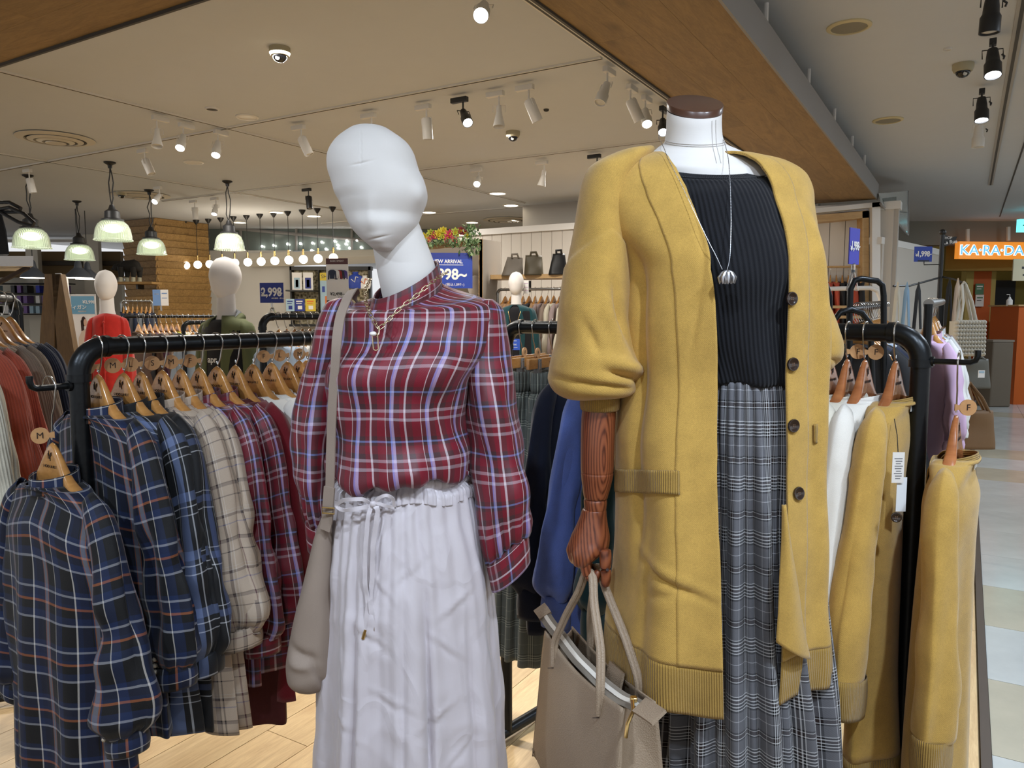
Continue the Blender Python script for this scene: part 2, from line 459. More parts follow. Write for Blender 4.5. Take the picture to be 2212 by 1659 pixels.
# wood clad beams with grey side faces
M_beam = wood('beam_veneer', '#6a5233', '#a88858', (.9, 6, 6), .55, knots=True, rnd=.10, contrast=(.2, .8))
def beam(name, a0, a1, b0, b1, along):
    s = struct(name, gbox(a0, a1, b0, b1, 2.612, 2.756), M_grey, angle=30)
    n = 3
    for i in range(n):
        if along == 'u':
            w = (b1 - b0) / n
            L = 1.83; k = 0; a = a0 + (.6 * i) % 1.83 - 1.83
            while a < a1:
                s0 = max(a, a0); s1 = min(a + L, a1)
                if s1 - s0 > .05:
                    o = obj('veneer_board', MB().box((0, 0, 0), (s1 - s0 - .001, w - .001, .012)), M_beam, None, angle=30)
                    o.parent = s; o.location = G((s0 + s1) / 2, b0 + w * (i + .5), 2.606) - s.location; o.rotation_euler = (0, 0, ROTU)
                a += L
        else:
            w = (a1 - a0) / n
            L = 1.83; b = b0 + (.6 * i) % 1.83 - 1.83
            while b < b1:
                s0 = max(b, b0); s1 = min(b + L, b1)
                if s1 - s0 > .05:
                    o = obj('veneer_board', MB().box((0, 0, 0), (s1 - s0 - .001, w - .001, .012)), M_beam, None, angle=30)
                    o.parent = s; o.location = G(a0 + w * (i + .5), (s0 + s1) / 2, 2.606) - s.location; o.rotation_euler = (0, 0, ROTW)
                b += L
    return s
b1_ = beam('ceiling_beam', 1.97, 8.85, .862, 1.457, 'u')
obj('edge_strip', gbox(1.97, 8.85, .850, .862, 2.596, 2.76), M_grey, b1_, world=True)
obj('edge_strip', gbox(1.97, 8.85, 1.457, 1.469, 2.596, 2.76), plain('dark_edge_trim', '#3c3833', .5), b1_, world=True)
b2_ = beam('ceiling_beam', 1.30, 1.97, .862, 6.2, 'v')
obj('edge_strip', gbox(1.958, 1.97, 1.469, 6.2, 2.592, 2.76), MATS['dark_edge_trim'], b2_, world=True)
# thin suspension rods between the beam and the ceiling
for i, a in enumerate((3.9, 5.05, 6.1, 7.1, 8.0)):
    o = obj('suspension_rod', MB().tube([G(a, .90, 2.756), G(a, .90, CZ)], .011, 8), M_white)
    tag(o, ['nearest', 'second nearest', 'third nearest', 'fourth nearest', 'farthest'][i] + ' white rod hanging the wood-clad beam from the corridor ceiling', 'rod', 'suspension rods above the beam')
# walls at the back of this shop
M_panelw = plain('white_board_wall', '#c9c1b6', .7)
bw = struct('wall_back', gbox(8.92, 9.05, .66, 6.3, 0, 2.56), plain('wall_core', '#b8b0a6', .8), angle=30)
n = 36
for i in range(n):
    b0 = .70 + i * (6.25 - .70) / n; b1 = b0 + (6.25 - .70) / n
    obj('wall_board', gbox(8.90, 8.92, b0 + .003, b1 - .003, .0, 2.50), M_panelw, bw, world=True)
obj('top_cap', gbox(8.86, 9.06, .64, 6.3, 2.50, 2.58), M_white, bw, world=True)
struct('wall_bulkhead', gbox(9.25, 9.4, 1.5, 5.35, 2.58, CZ), plain('bulkhead_paint', '#b1aaa0', .8), angle=30)
# a glass screen and grey jamb where the shop meets the corridor
gt = NT('screen_glass'); M_glass = gt.set((.80, .86, .84, 1), .05, 0, .5, Transmission_Weight=1.0, IOR=1.1, Alpha=.45)
# ------------------------------------------------------------------ lofted bodies and cloth
def ring_loft(keys, rows, cols, phi0=None, phi1=None, power=1.0):
    """keys: (py, cx, halfwidth_px, depth_m, Y, drop, tilt): rings read off the photograph, each at its own real distance.
    phi runs from the front (0) round; returns A[rows, cols, 3], the parameter t and phi grids"""
    K = np.array(keys, float); s = np.concatenate([[0], np.cumsum(np.hypot(np.diff(K[:, 0]), np.diff(K[:, 2])))]); s /= s[-1]
    t = np.linspace(0, 1, rows); V = interp(np.column_stack([s, K]), t)
    closed = phi0 is None
    A = np.zeros((rows, cols, 3)); PH = np.zeros((rows, cols))
    for i in range(rows):
        py, cx, hw, b, Y, drop, tilt = V[i]
        c = P(cx, py, Y); a = hw * Y / F
        if closed: ph = np.linspace(-PI, PI, cols, endpoint=False)
        else:
            p0 = phi0(py) if callable(phi0) else phi0; p1 = phi1(py) if callable(phi1) else phi1
            ph = np.linspace(p0, p1, cols)
        sn, cs = np.sin(ph), np.cos(ph)
        A[i, :, 0] = c.x + a * np.sign(sn) * np.abs(sn) ** power
        A[i, :, 1] = c.y - b * np.sign(cs) * np.abs(cs) ** power
        A[i, :, 2] = c.z - drop * (1 + cs) / 2 + tilt * sn
        PH[i] = ph
    return A, V, PH

def proj(A):
    """photo position of points (for shaping only)"""
    cp, sp = math.cos(PITCH), math.sin(PITCH)
    y = A[..., 1] * cp - (A[..., 2] - CAMZ) * sp; z = A[..., 1] * sp + (A[..., 2] - CAMZ) * cp
    return 1106 + F * A[..., 0] / y, 829.5 - F * z / y

def gauss(x, c, w): return np.exp(-((x - c) / w) ** 2)
def sstep(x, a, b):
    t = np.clip((x - a) / (b - a), 0, 1); return t * t * (3 - 2 * t)

M_linen = None
t_ = NT('linen_skin'); c_ = t_.coord()
f_ = t_.noise(t_.scaled(c_, (1, 1, 6)), 160, 3, .6)
t_.bump(f_, .12, .001)
M_linen = t_.set(t_.mix(t_.noise(c_, 9, 4), hexc('#d4cfca'), hexc('#e6e2de')), .85, 0, .3, .15)
M_seam = plain('seam_thread', '#b3ada8', .9)

# ------------------------------------------------------------------ mannequin with the checked blouse
YA = 1.46
mA = thing('mannequin', 'faceless white linen mannequin with tilted head, dressed in red checked blouse', 'mannequin', (P(880, 1000, YA).x, YA, 0))
head_k = [(272.5, 800, 3, .004, YA, 0, 0), (277, 799, 32, .035, YA, 0, 0), (290, 800, 53, .060, YA, 0, 0), (312, 802, 78, .080, YA, 0, 0), (338, 803, 91, .094, YA, 0, 0), (365, 807, 95, .100, YA, 0, 0), (390, 816, 97, .103, YA, 0, 0),
          (415, 823, 97, .104, YA, 0, 0), (440, 828, 90, .102, YA, 0, 0), (465, 828, 80, .095, YA, 0, 0), (490, 829, 69, .086, YA - .01, 0, 0), (510, 829, 53, .07, YA - .02, 0, 0), (528, 829, 33, .048, YA - .03, 0, 0), (540, 829, 14, .02, YA - .035, 0, 0), (543, 829, 2, .004, YA - .035, 0, 0)]
A, V, PH = ring_loft(head_k, 230, 280)
px, py = proj(A); front = np.cos(PH) > 0
N = normals(A, True)
# nose ridge, brow hollow, lips and chin of the plain face
d = .004 * gauss(px, 800 + (py - 420) * .02, 13) * sstep(py, 395, 468) * (1 - sstep(py, 470, 505))
d += -.0012 * gauss(px, 765, 26) * gauss(py, 430, 26) - .0012 * gauss(px, 848, 28) * gauss(py, 428, 26)
d += .0006 * gauss(py, 505 - (px - 822) * .16, 5) * gauss(px, 818, 20) - .0014 * gauss(py, 512.5 - (px - 822) * .22, 2.2) * gauss(px, 818, 20) + .0006 * gauss(py, 521, 5) * gauss(px, 822, 15)
d += .004 * gauss(py, 534, 8) * gauss(px, 830, 22)
d += .005 * gauss(px, 905, 12) * gauss(py, 420, 26)
d += -.0030 * gauss(py, 352 - (px - 780) * .23, 2.2) * gauss(px, 783, 18)
d += -.0018 * gauss(px, 779 + .8 * np.sin(py * .35), 2.0) * sstep(py, 276, 290) * (1 - sstep(py, 350, 362)) 
d = np.where(front, d, 0)
A = A + N * (-1 if N[115, 140, 1] > 0 else 1) * d[..., None]
hA = grid('head', A, M_linen, mA, closed=True, world=True)
# neck
def tilt_tube(name, keys, mat, parent, n=40, rows=24, world=True, disp=None):
    A, V, PH = ring_loft(keys, rows, n)
    if disp is not None: A = disp(A, V, PH)
    return grid(name, A, mat, parent, closed=True, world=world, cap0=True, cap1=True)
tilt_tube('neck', [(490, 852, 50, .05, YA + .01, .0, .012), (540, 866, 56, .056, YA + .015, 0, .012), (600, 882, 62, .058, YA + .02, 0, .006), (655, 890, 60, .055, YA + .03, 0, 0)], M_linen, mA)
tilt_tube('torso', [(672, 890, 60, .05, YA + .03, 0, 0), (700, 895, 120, .065, YA + .03, 0, 0), (850, 868, 125, .10, YA + .02, 0, 0), (1050, 872, 118, .09, YA + .02, 0, 0), (1300, 880, 140, .10, YA + .02, 0, 0)], M_linen, mA)
MB_ = MB().tube([(0, 0, .03), (0, 0, .75)], .014, 12).lathe([(0, .0), (.17, .0), (.17, .008), (.03, .012), (.016, .05)], 32)
obj('stand', MB_, plain('brushed_steel', '#9a9a98', .35, 1), mA)

# blouse -------------------------------------------------------
M_bl = plaid('burgundy_check', .066,
             [(.0, .045, '#8f9ae0'), (.045, .115, '#bcb2da'), (.115, .28, '#40282c'), (.40, .455, '#ddd2d8'), (.46, .62, '#4a2a2e'), (.86, .88, '#e2d8dc'), (.885, 1.0, '#40282c')],
             .092,
             [(.0, .062, '#c0a6b0'), (.175, .237, '#c0a6b0'), (.24, .34, '#4a2a30'), (.50, .56, '#4a2a30'), (.56, .60, '#7c90cc'), (.60, .68, '#4a2a30')], '#7c1428', rough=.45, gloss=.35, mixv=.44)
M_bl2 = M_bl
bl = thing('checked_blouse', 'burgundy checked high-neck blouse with puffed sleeves worn by the mannequin with a head', 'blouse', (mA.location.x, YA, .9))
body_k = [(612, 876, 78, .076, YA + .012, .052, .018), (622, 882, 104, .083, YA + .01, .044, .012), (636, 892, 140, .092, YA + .008, .03, .008), (655, 900, 166, .098, YA + .008, .016, .004), (690, 900, 172, .108, YA, .0, 0),
          (750, 888, 168, .118, YA, 0, 0), (820, 866, 154, .135, YA - .01, 0, 0), (880, 864, 150, .135, YA - .01, 0, 0), (940, 868, 152, .130, YA, 0, 0), (985, 873, 158, .134, YA, 0, 0), (1010, 876, 161, .136, YA, 0, 0),
          (1019, 877, 158, .132, YA, 0, 0), (1021, 877, 148, .118, YA, 0, 0), (1010, 877, 132, .10, YA, 0, 0)]
A, V, PH = ring_loft(body_k, 110, 150)
py = np.broadcast_to(V[:, :1], PH.shape); nz = Noise2(3, 30, 2, 7, 1, 1)
UVb = arc_uv(A, True, 60)
N = normals(A, True); N *= (-1 if N[60, 75, 1] > 0 else 1)
low = sstep(py, 880, 1010)
f = np.sin(PH * 9 + .6 * np.sin(py * .011) + 1.0) * .006 * low + np.sin(PH * 17 + 2 + np.sin(py * .02)) * .0035 * low ** 2
f += nz(PH * 1.3, py * .012) * .0055 * sstep(py, 650, 760)
f += .008 * gauss(PH, .62, .2) * gauss(py, 800, 60) + .008 * gauss(PH, -.45, .25) * gauss(py, 810, 60)
f -= .005 * gauss(PH, .62 + (py - 850) * .002, .05) * gauss(py, 860, 40)
A = A + N * (f * (1 - sstep(py, 1019, 1023)))[..., None]
hang = .007 * np.sin(PH * 4 + .7) * sstep(py, 980, 1018) + .003 * np.sin(PH * 13) * sstep(py, 990, 1018); A[..., 2] += hang
UVb[..., 1] += 0.0
grid('body', A, M_bl, bl, UVb, closed=True, world=True, solid=.0015)
# collar band, standing away from the neck
col_k = [(654, 877, 82, .079, YA + .012, .052, .028), (612, 877, 78, .076, YA + .012, .050, .026), (584, 878, 70, .073, YA + .012, .046, .026)]
A = []; 
K = np.array([(612, 876, 79, .077, .054, .020), (600, 877, 77, .0755, .053, .024), (585, 877, 73, .074, .051, .027), (575, 877, 70, .072, .050, .029)])
for py_, cx, hw, b, dr, ti in interp(np.column_stack([np.linspace(0, 1, 4), K]), np.linspace(0, 1, 14)):
    c = P(cx, py_, YA + .012); ph = np.linspace(-PI, PI, 90, endpoint=False)
    A.append(np.stack([c.x + hw * YA / F * np.sin(ph), c.y - b * np.cos(ph), c.z - dr * (1 + np.cos(ph)) / 2 + ti * np.sin(ph)], -1))
A = np.array(A); uvc = arc_uv(A, True); uvc = uvc[..., ::-1] * 1.0; uvc[..., 1] += .03
o = grid('collar', A, M_bl, bl, uvc, closed=True, world=True, solid=.003)

def sleeve(name, keys, mat, parent, rows=90, cols=56, amp=.006, seed=1, gather=(0, 0), uoff=0.0, cap=True, rotuv=0, twist=0.0, folds=4, start=-1e9, cuffstart=1e9, solid=.0015, wr=.5):
    A, V, PH = ring_loft(keys, rows, cols)
    py = np.broadcast_to(V[:, :1], PH.shape); nz = Noise2(seed, 26, 1.5, 6)
    UV = arc_uv(A, True, rows // 2); UV[..., 0] += uoff; UV[..., 1] += rotuv
    N = normals(A, True)
    cen = A.mean(1, keepdims=True); s = np.sign(((A - cen) * N).sum()); N = N * s
    t = (py - py.min()) / (py.max() - py.min())
    env = sstep(t, .08, .3) * (1 - sstep(py, cuffstart - 6, cuffstart))
    g = sstep(py, gather[0], gather[1]) * (1 - sstep(py, cuffstart - 4, cuffstart)) if gather[1] else 0
    f = amp * env * (np.sin(folds * PH + 3 * np.sin(t * 3 + seed) + seed) * .7 + nz(PH, t * 9) * wr) + np.sin(PH * 14 + seed + t * 5) * .005 * g
    A = A + N * f[..., None]
    return grid(name, A, mat, parent, UV, closed=True, world=True, solid=solid, cap0=False)
sR = [(648, 1056, 8, .012, YA + .02, 0, 0), (653, 1052, 24, .035, YA + .02, 0, -.004), (668, 1050, 37, .050, YA + .02, 0, -.004), (700, 1050, 42, .06, YA + .015, 0, .0), (760, 1050, 48, .066, YA + .01, 0, .0), (830, 1056, 54, .07, YA, 0, 0), (900, 1066, 56, .072, YA - .01, 0, 0),
      (1000, 1080, 57, .072, YA - .02, 0, 0), (1070, 1087, 55, .070, YA - .03, 0, .01), (1120, 1091, 50, .062, YA - .03, 0, .02), (1160, 1095, 44, .050, YA - .035, 0, .03), (1178, 1096, 40, .042, YA - .035, 0, .034)]
sleeve('sleeve', sR, M_bl, bl, seed=2, amp=.007, gather=(1080, 1160), folds=3, uoff=.02)
cuffR = [(1176, 1096, 41, .043, YA - .035, 0, .034), (1182, 1096, 44, .046, YA - .035, 0, .034), (1210, 1100, 43, .046, YA - .035, 0, .033), (1243, 1104, 41, .045, YA - .035, 0, .03)]
A, V, PH = ring_loft(cuffR, 12, 48); uvq = arc_uv(A, True)[..., ::-1].copy(); uvq[..., 1] += .05
grid('cuff', A, M_bl, bl, uvq, closed=True, world=True, solid=.002)
sL = [(645, 742, 10, .02, YA + .03, 0, 0), (655, 735, 26, .04, YA + .03, 0, 0), (700, 722, 34, .055, YA + .03, 0, 0), (760, 712, 40, .06, YA + .03, 0, 0), (860, 692, 44, .065, YA + .03, 0, 0), (960, 683, 46, .068, YA + .02, 0, 0),
      (1030, 682, 42, .062, YA + .02, 0, 0), (1080, 685, 34, .05, YA + .02, 0, -.005), (1115, 690, 27, .04, YA + .02, 0, -.01), (1130, 692, 25, .036, YA + .02, 0, -.01)]
sleeve('sleeve', sL, M_bl, bl, seed=5, amp=.006, gather=(1040, 1110), folds=3)
A, V, PH = ring_loft([(1128, 692, 26, .037, YA + .02, 0, -.01), (1136, 692, 29, .04, YA + .02, 0, -.01), (1190, 695, 27, .04, YA + .02, 0, -.01)], 10, 40)
uvq = arc_uv(A, True)[..., ::-1].copy(); grid('cuff', A, M_bl, bl, uvq, closed=True, world=True, solid=.002)

# pale satin skirt ----------------------------------------------
t_ = NT('pale_satin'); ob_ = t_.coord(); mp = t_.scaled(ob_, (1, 1, .45))
hh = t_.math('MULTIPLY', t_.noise(t_.scaled(ob_, (1.6, 1.6, .8)), 7, 3, .5, 1.8), 1.0)
rd_ = t_.math('ABSOLUTE', t_.math('SUBTRACT', t_.noise(t_.scaled(ob_, (1.3, 1.3, .9)), 6, 2, .45, .6), .5))
hh = t_.math('ADD', hh, t_.math('MULTIPLY', t_.math('MINIMUM', rd_, .05), -6))
t_.bump(hh, .5, .006)
M_satin = t_.set(hexc('#c8c0c4'), .38, 0, .45, .3, Anisotropic=.3)
sk = thing('long_skirt', 'pale mauve satin skirt with gathered drawstring waist under the red checked blouse', 'skirt', (mA.location.x, YA, .25))
sk_k = [(1043, 877, 143, .108, YA, 0, 0), (1056, 877, 150, .114, YA, 0, 0), (1090, 877, 156, .122, YA, 0, 0), (1160, 880, 167, .135, YA, 0, 0), (1250, 883, 177, .15, YA, 0, 0), (1400, 887, 188, .165, YA, 0, 0), (1550, 890, 199, .18, YA, 0, 0), (1700, 890, 206, .19, YA, 0, 0), (1950, 890, 220, .205, YA, 0, 0)]
A, V, PH = ring_loft(sk_k, 130, 260)
py = np.broadcast_to(V[:, :1], PH.shape); nz = Noise2(21, 40, 2, 9); nz2 = Noise2(22, 30, 1, 3)
UV = arc_uv(A, True); N = normals(A, True); N *= (-1 if N[60, 130, 1] > 0 else 1)
tt = (py - 1043) / 900
ph2 = PH + .08 * np.sin(3 * PH + 1) + .05 * nz2(PH, tt * 2)
big = np.sin(ph2 * 8 + .4) ; big = np.sign(big) * np.abs(big) ** .8
small = np.sin(ph2 * 34 + 1.5 * nz2(PH * 2, tt))
f = .010 * big * sstep(tt, .03, .5) + .003 * small * (1 - .75 * sstep(tt, .02, .45)) * sstep(py, 1046, 1060)
ridge = 1 - np.abs(nz(PH * 2.2, tt * 9)) ; f += .0016 * ridge * sstep(tt, .05, .2) + .0010 * nz(PH * 3.5, tt * 10)
for (pc_, yc_, sl_, am_) in ((-.35, 1300, 90, .0030), (.15, 1180, -120, .0025), (.55, 1330, 140, .0030), (.75, 1250, -90, .0028), (-.1, 1420, 60, .0030), (.40, 1460, -80, .0032), (-.6, 1480, 120, .0026), (.2, 1560, 70, .0030), (.65, 1540, -140, .0028), (-.25, 1200, 160, .0022)):
    f += am_ * (gauss(py, yc_ + sl_ * (PH - pc_), 5) - .8 * gauss(py, yc_ + 13 + sl_ * (PH - pc_), 6)) * gauss(PH, pc_, .22) * sstep(tt, .03, .2)
for cx_, w_, dd in ((-.55, .05, -.020), (.30, .045, -.022), (.02, .04, -.010), (.85, .06, -.014)):
    f += dd * gauss(PH, cx_ + .03 * np.sin(tt * 4), w_) * sstep(tt, .05, .5)
A = A + N * f[..., None]
grid('skirt_panel', A, M_satin, sk, UV, closed=True, world=True, solid=.0015)
wb_k = [(1004, 880, 128, 0.098, YA, 0, 0), (1008, 879, 133, 0.101, YA, 0, 0), (1020, 878, 137, 0.104, YA, 0, 0), (1028, 878, 138, 0.105, YA, 0, 0), (1032, 878, 136, 0.104, YA, 0, 0), (1036, 878, 139, 0.106, YA, 0, 0), (1048, 877, 148, 0.111, YA, 0, 0), (1060, 877, 152, 0.117, YA, 0, 0), (1064, 877, 152, 0.118, YA, 0, 0)]
A, V, PH = ring_loft(wb_k, 40, 420)
py = np.broadcast_to(V[:, :1], PH.shape); N = normals(A, True); N *= (-1 if N[20, 210, 1] > 0 else 1)
f = (.0022 * np.sin(PH * 62 + 3 * np.sin(5 * PH)) + .0016 * np.sin(PH * 97 + 2 * np.sin(3 * PH))) * (1 - .75 * gauss(py, 1032, 5)) + .003 * gauss(py, 1020, 6) + .003 * gauss(py, 1048, 8)
A = A + N * f[..., None]
A[..., 2] += .004 * np.sin(PH * 7) + .003 * np.sin(PH * 3 + 1)
grid('waistband', A, M_satin, sk, arc_uv(A, True), closed=True, world=True, solid=.0015)
YF = YA - .128
def pxpath(pts, n=0):
    """smooth path through (px, py, Y) points"""
    K = np.array([list(P(*p)) for p in pts]); m = len(K)
    if not n: return [Vector(k) for k in K]
    s = np.linspace(0, 1, m); return [Vector(v) for v in interp(np.column_stack([s, K]), np.linspace(0, 1, n))]
def ribbon(name, pts, w, th, mat, parent, n=40, up=(0, 1, 0), world=True, twist=0):
    c = pxpath(pts, n); mb = MB(); upv = Vector(up)
    L = []
    for i, p in enumerate(c):
        t = (c[min(i + 1, n - 1)] - c[max(i - 1, 0)]).normalized(); a = t.cross(upv).normalized(); b = a.cross(t)
        if twist: 
            q = twist * math.sin(i * .5); a, b = a * math.cos(q) + b * math.sin(q), b * math.cos(q) - a * math.sin(q)
        ww = w[0] + (w[1] - w[0]) * i / (n - 1) if isinstance(w, tuple) else w
        L.append([p + a * ww / 2 + b * th / 2, p - a * ww / 2 + b * th / 2, p - a * ww / 2 - b * th / 2, p + a * ww / 2 - b * th / 2])
    for q in L: mb.v.extend([tuple(x) for x in q])
    for i in range(n - 1):
        for k in range(4): mb.f.append((i * 4 + k, i * 4 + (k + 1) % 4, i * 4 + 4 + (k + 1) % 4, i * 4 + 4 + k))
    mb.f.append((3, 2, 1, 0)); e = (n - 1) * 4; mb.f.append((e, e + 1, e + 2, e + 3))
    return obj(name, mb, mat, parent, world=world, angle=60)
for pts, w in (([(806, 1092, YF), (780, 1078, YF - .01), (745, 1080, YF - .006), (728, 1092, YF + .01), (742, 1102, YF), (775, 1098, YF - .01), (806, 1092, YF - .006)], .007),
               ([(806, 1090, YF - .004), (818, 1076, YF - .012), (835, 1070, YF - .012), (850, 1080, YF - .006), (852, 1096, YF), (840, 1094, YF - .004), (812, 1086, YF - .01)], .006)):
    ribbon('drawstring_bow', pts, w, .0015, M_satin, sk, 50, twist=.3)
ribbon('drawstring', [(803, 1088, YF - .006), (795, 1120, YF - .012), (790, 1180, YF - .012), (788, 1250, YF - .014), (794, 1300, YF - .014), (788, 1362, YF - .016)], .008, .002, M_satin, sk, 50, twist=.5)
ribbon('drawstring', [(808, 1088, YF - .006), (816, 1105, YF - .012), (806, 1180, YF - .012), (804, 1250, YF - .012), (800, 1300, YF - .014), (808, 1350, YF - .016)], .009, .002, M_satin, sk, 50, twist=.5)
M_gold = plain('gold_metal', '#d8b87a', .22, 1)
for p0, p1 in (((790, 1360, YF - .016), (784, 1380, YF - .016)), ((808, 1350, YF - .016), (808, 1366, YF - .016))):
    obj('gold_tip', MB().tube([P(*p0), P(*p1)], .0032, 12), M_gold, sk, world=True)
obj('knot', MB().sphere(P(806, 1089, YF - .008), .006, 12, 8, (1, .8, 1)), M_satin, sk, world=True)

# chain necklace -------------------------------------------------
ck = thing('chain_necklace', 'gold paperclip chain necklace with pearl and oval link hanging over red checked blouse', 'necklace', tuple(P(820, 720, YA - .13)))
path = pxpath([(800, 602, YA + .03), (790, 625, YA - .03), (789, 645, YA - .06), (797, 672, YA - .095), (808, 695, YA - .118), (819, 708, YA - .130), (836, 694, YA - .122), (862, 668, YA - .110), (900, 638, YA - .095), (935, 608, YA - .075), (955, 594, YA - .045), (966, 588, YA + .0)], 400)
def link_mesh(L, w, r):
    mb = MB(); pts = []
    for k in range(16):
        a = 2 * PI * k / 16; x = math.cos(a) * w / 2; y = math.sin(a) * w / 2 + (L - w) / 2 * (1 if math.sin(a) >= 0 else -1); pts.append((x, y, 0))
    return mb.tube(pts, r, 6, closed=True)
lm = link_mesh(.0135, .0062, .0009); me = bpy.data.meshes.new('chain_link'); me.from_pydata(lm.v, [], lm.f); me.materials.append(plain('pale_gold', '#d9c9a8', .2, 1)); me.polygons.foreach_set('use_smooth', [True] * len(me.polygons))
cum = [0]
for i in range(1, len(path)): cum.append(cum[-1] + (path[i] - path[i - 1]).length)
s = .005; k = 0; inv = root_inv(ck)
while s < cum[-1]:
    i = min(range(len(cum)), key=lambda q: abs(cum[q] - s)); p = path[i]; t = (path[min(i + 1, 399)] - path[max(i - 1, 0)]).normalized()
    z = Vector((0, -1, .2)); x = t.cross(z).normalized(); z = x.cross(t)
    if k % 2: x, z = (x * .5 + z * .86).normalized(), None
    if z is None: z = x.cross(t)
    o = bpy.data.objects.new('chain_link', me); COL.objects.link(o); o.parent = ck
    Mx = Matrix((x, t, z)).transposed().to_4x4(); o.matrix_local = inv @ Matrix.Translation(p) @ Mx
    s += .0108; k += 1
big = link_mesh(.030, .0095, .0011)
Mx = Matrix.Translation(P(811, 738, YA - .143)) @ Matrix.Rotation(-.05, 4, 'Y') @ Matrix.Rotation(PI / 2, 4, 'X')
obj('oval_link', MB().add([Mx @ Vector(v) for v in big.v], big.f), MATS['pale_gold'], ck, world=True)
obj('connector', MB().tube([P(819, 708, YA - .131), P(818, 722, YA - .137), P(812, 726, YA - .14)], .0018, 8), MATS['pale_gold'], ck, world=True)
obj('pearl', MB().sphere(P(806, 721, YA - .142), .0052, 16, 10, (1.25, .9, .8)), plain('pearl', '#efe9e4', .25, spec=.7), ck, world=True)

# taupe shoulder bag ---------------------------------------------
def leather(name, col, rough=.5, scale=520, amp=.5):
    if name in MATS: return MATS[name]
    t = NT(name); c = hexc(col); co = t.coord(); vo = t.n('ShaderNodeTexVoronoi', i_Scale=float(scale)); t.t.links.new(co, vo.inputs['Vector'])
    t.bump(vo.outputs['Distance'], amp, .0008)
    MATS[name] = t.set(t.mix(t.noise(co, 14, 3), tuple(x * .9 for x in c[:3]) + (1,), c), rough, 0, .4); return MATS[name]
M_tp = leather('taupe_leather', '#95806f', .55); M_tp2 = leather('taupe_suede', '#958578', .75, 900, .2)
sb = thing('shoulder_bag', 'soft taupe shoulder bag with long strap under the left arm of red checked blouse', 'bag', tuple(P(660, 1480, YA + .0)))
ribbon('strap', [(772, 660, YA + .075), (768, 636, YA + .055), (763, 626, YA + .02), (756, 634, YA - .025), (746, 654, YA - .062), (734, 690, YA - .088), (726, 760, YA - .108), (719, 860, YA - .105), (715, 960, YA - .098), (713, 1040, YA - .095), (710, 1098, YA - .09)], .0185, .0025, M_tp2, sb, 70, up=(.2, .65, -.8))
ribbon('strap_end', [(712, 1052, YA - .097), (709, 1090, YA - .094), (707, 1125, YA - .09), (702, 1145, YA - .088)], .021, .0045, M_tp2, sb, 14, up=(.25, 1, -.1))
obj('buckle', MB().tube([P(696, 1096, YA - .1), P(722, 1098, YA - .1), P(722, 1110, YA - .1), P(696, 1108, YA - .1)], .0017, 8, closed=True), M_gold, sb, world=True)
bg_k = [(1118, 704, 10, .012, YA - .07, 0, 0), (1150, 700, 18, .02, YA - .06, 0, 0), (1220, 693, 30, .032, YA - .05, 0, .005), (1300, 684, 42, .042, YA - .045, 0, .01), (1370, 676, 54, .05, YA - .04, 0, .015), (1420, 672, 58, .055, YA - .04, 0, .015), (1450, 674, 56, .052, YA - .04, 0, .012), (1470, 680, 46, .04, YA - .04, 0, .008), (1482, 686, 26, .022, YA - .04, 0, 0), (1485, 688, 4, .005, YA - .04, 0, 0)]
A, V, PH = ring_loft(bg_k, 60, 60); py = np.broadcast_to(V[:, :1], PH.shape); N = normals(A, True); N *= (-1 if N[30, 30, 1] > 0 else 1); nz = Noise2(33, 20, 1.5, 4)
f = .004 * nz(PH, py * .012) * sstep(py, 1250, 1350) - .010 * gauss(py, 1395 + PH * 30, 9) * gauss(PH, -.2, .6) - .008 * gauss(PH, .3 + (py - 1400) * .006, .12) * sstep(py, 1380, 1420) + .008 * gauss(py, 1415 + PH * 20, 9) * gauss(PH, -.2, .5)
A = A + N * f[..., None]
grid('bag_body', A, M_tp2, sb, arc_uv(A, True), closed=True, world=True, cap0=True, cap1=True)
# ------------------------------------------------------------------ dress form in the mustard cardigan
YB = 1.44
mB = thing('dress_form', 'headless white linen dress form with brown neck cap and wooden arm, in mustard cardigan', 'mannequin', (P(1560, 1000, YB).x, YB, 0))
def capring(py, cx, hw, b, dr, Y=YB):
    c = P(cx, py, Y); ph = np.linspace(-PI, PI, 64, endpoint=False)
    return np.stack([c.x + hw * Y / F * np.sin(ph), c.y - b * np.cos(ph), c.z - dr * np.cos(ph)], -1)
A = np.array([capring(222, 1501, .5, .0005, .0), capring(222, 1501, 56, .048, .0272), capring(222.5, 1501, 58, .050, .0283), capring(224, 1501, 58.5, .0505, .0285), capring(237, 1500.5, 57.5, .0495, .028), capring(238, 1500.5, 56, .048, .0272), capring(238, 1500.5, 20, .018, .01)])
t_ = NT('brown_cap'); M_cap = t_.set(hexc('#4d3022'), .32, 0, .5, 0, Coat_Weight=.3)
grid('neck_cap', A, M_cap, mB, closed=True, world=True, angle=40)
K = [(240, 1500, 56.5, .049, .026), (265, 1499, 57, .049, .022), (290, 1499, 58.5, .051, .02), (308, 1501, 63, .055, .02), (322, 1507, 84, .064, .022), (338, 1516, 112, .074, .022), (360, 1528, 140, .084, .018), (395, 1540, 142, .087, .006), (460, 1550, 145, .095, 0), (600, 1560, 140, .11, 0), (760, 1570, 110, .09, 0), (900, 1590, 120, .10, 0), (1200, 1600, 140, .11, 0)]
V = interp(np.column_stack([np.linspace(0, 1, len(K)), K]), np.linspace(0, 1, 90))
A = np.array([capring(v[0], v[1], v[2], v[3], v[4], YB + .012 * sstep(v[0], 240, 330)) for v in V])
grid('torso', A, M_linen, mB, closed=True, world=True)
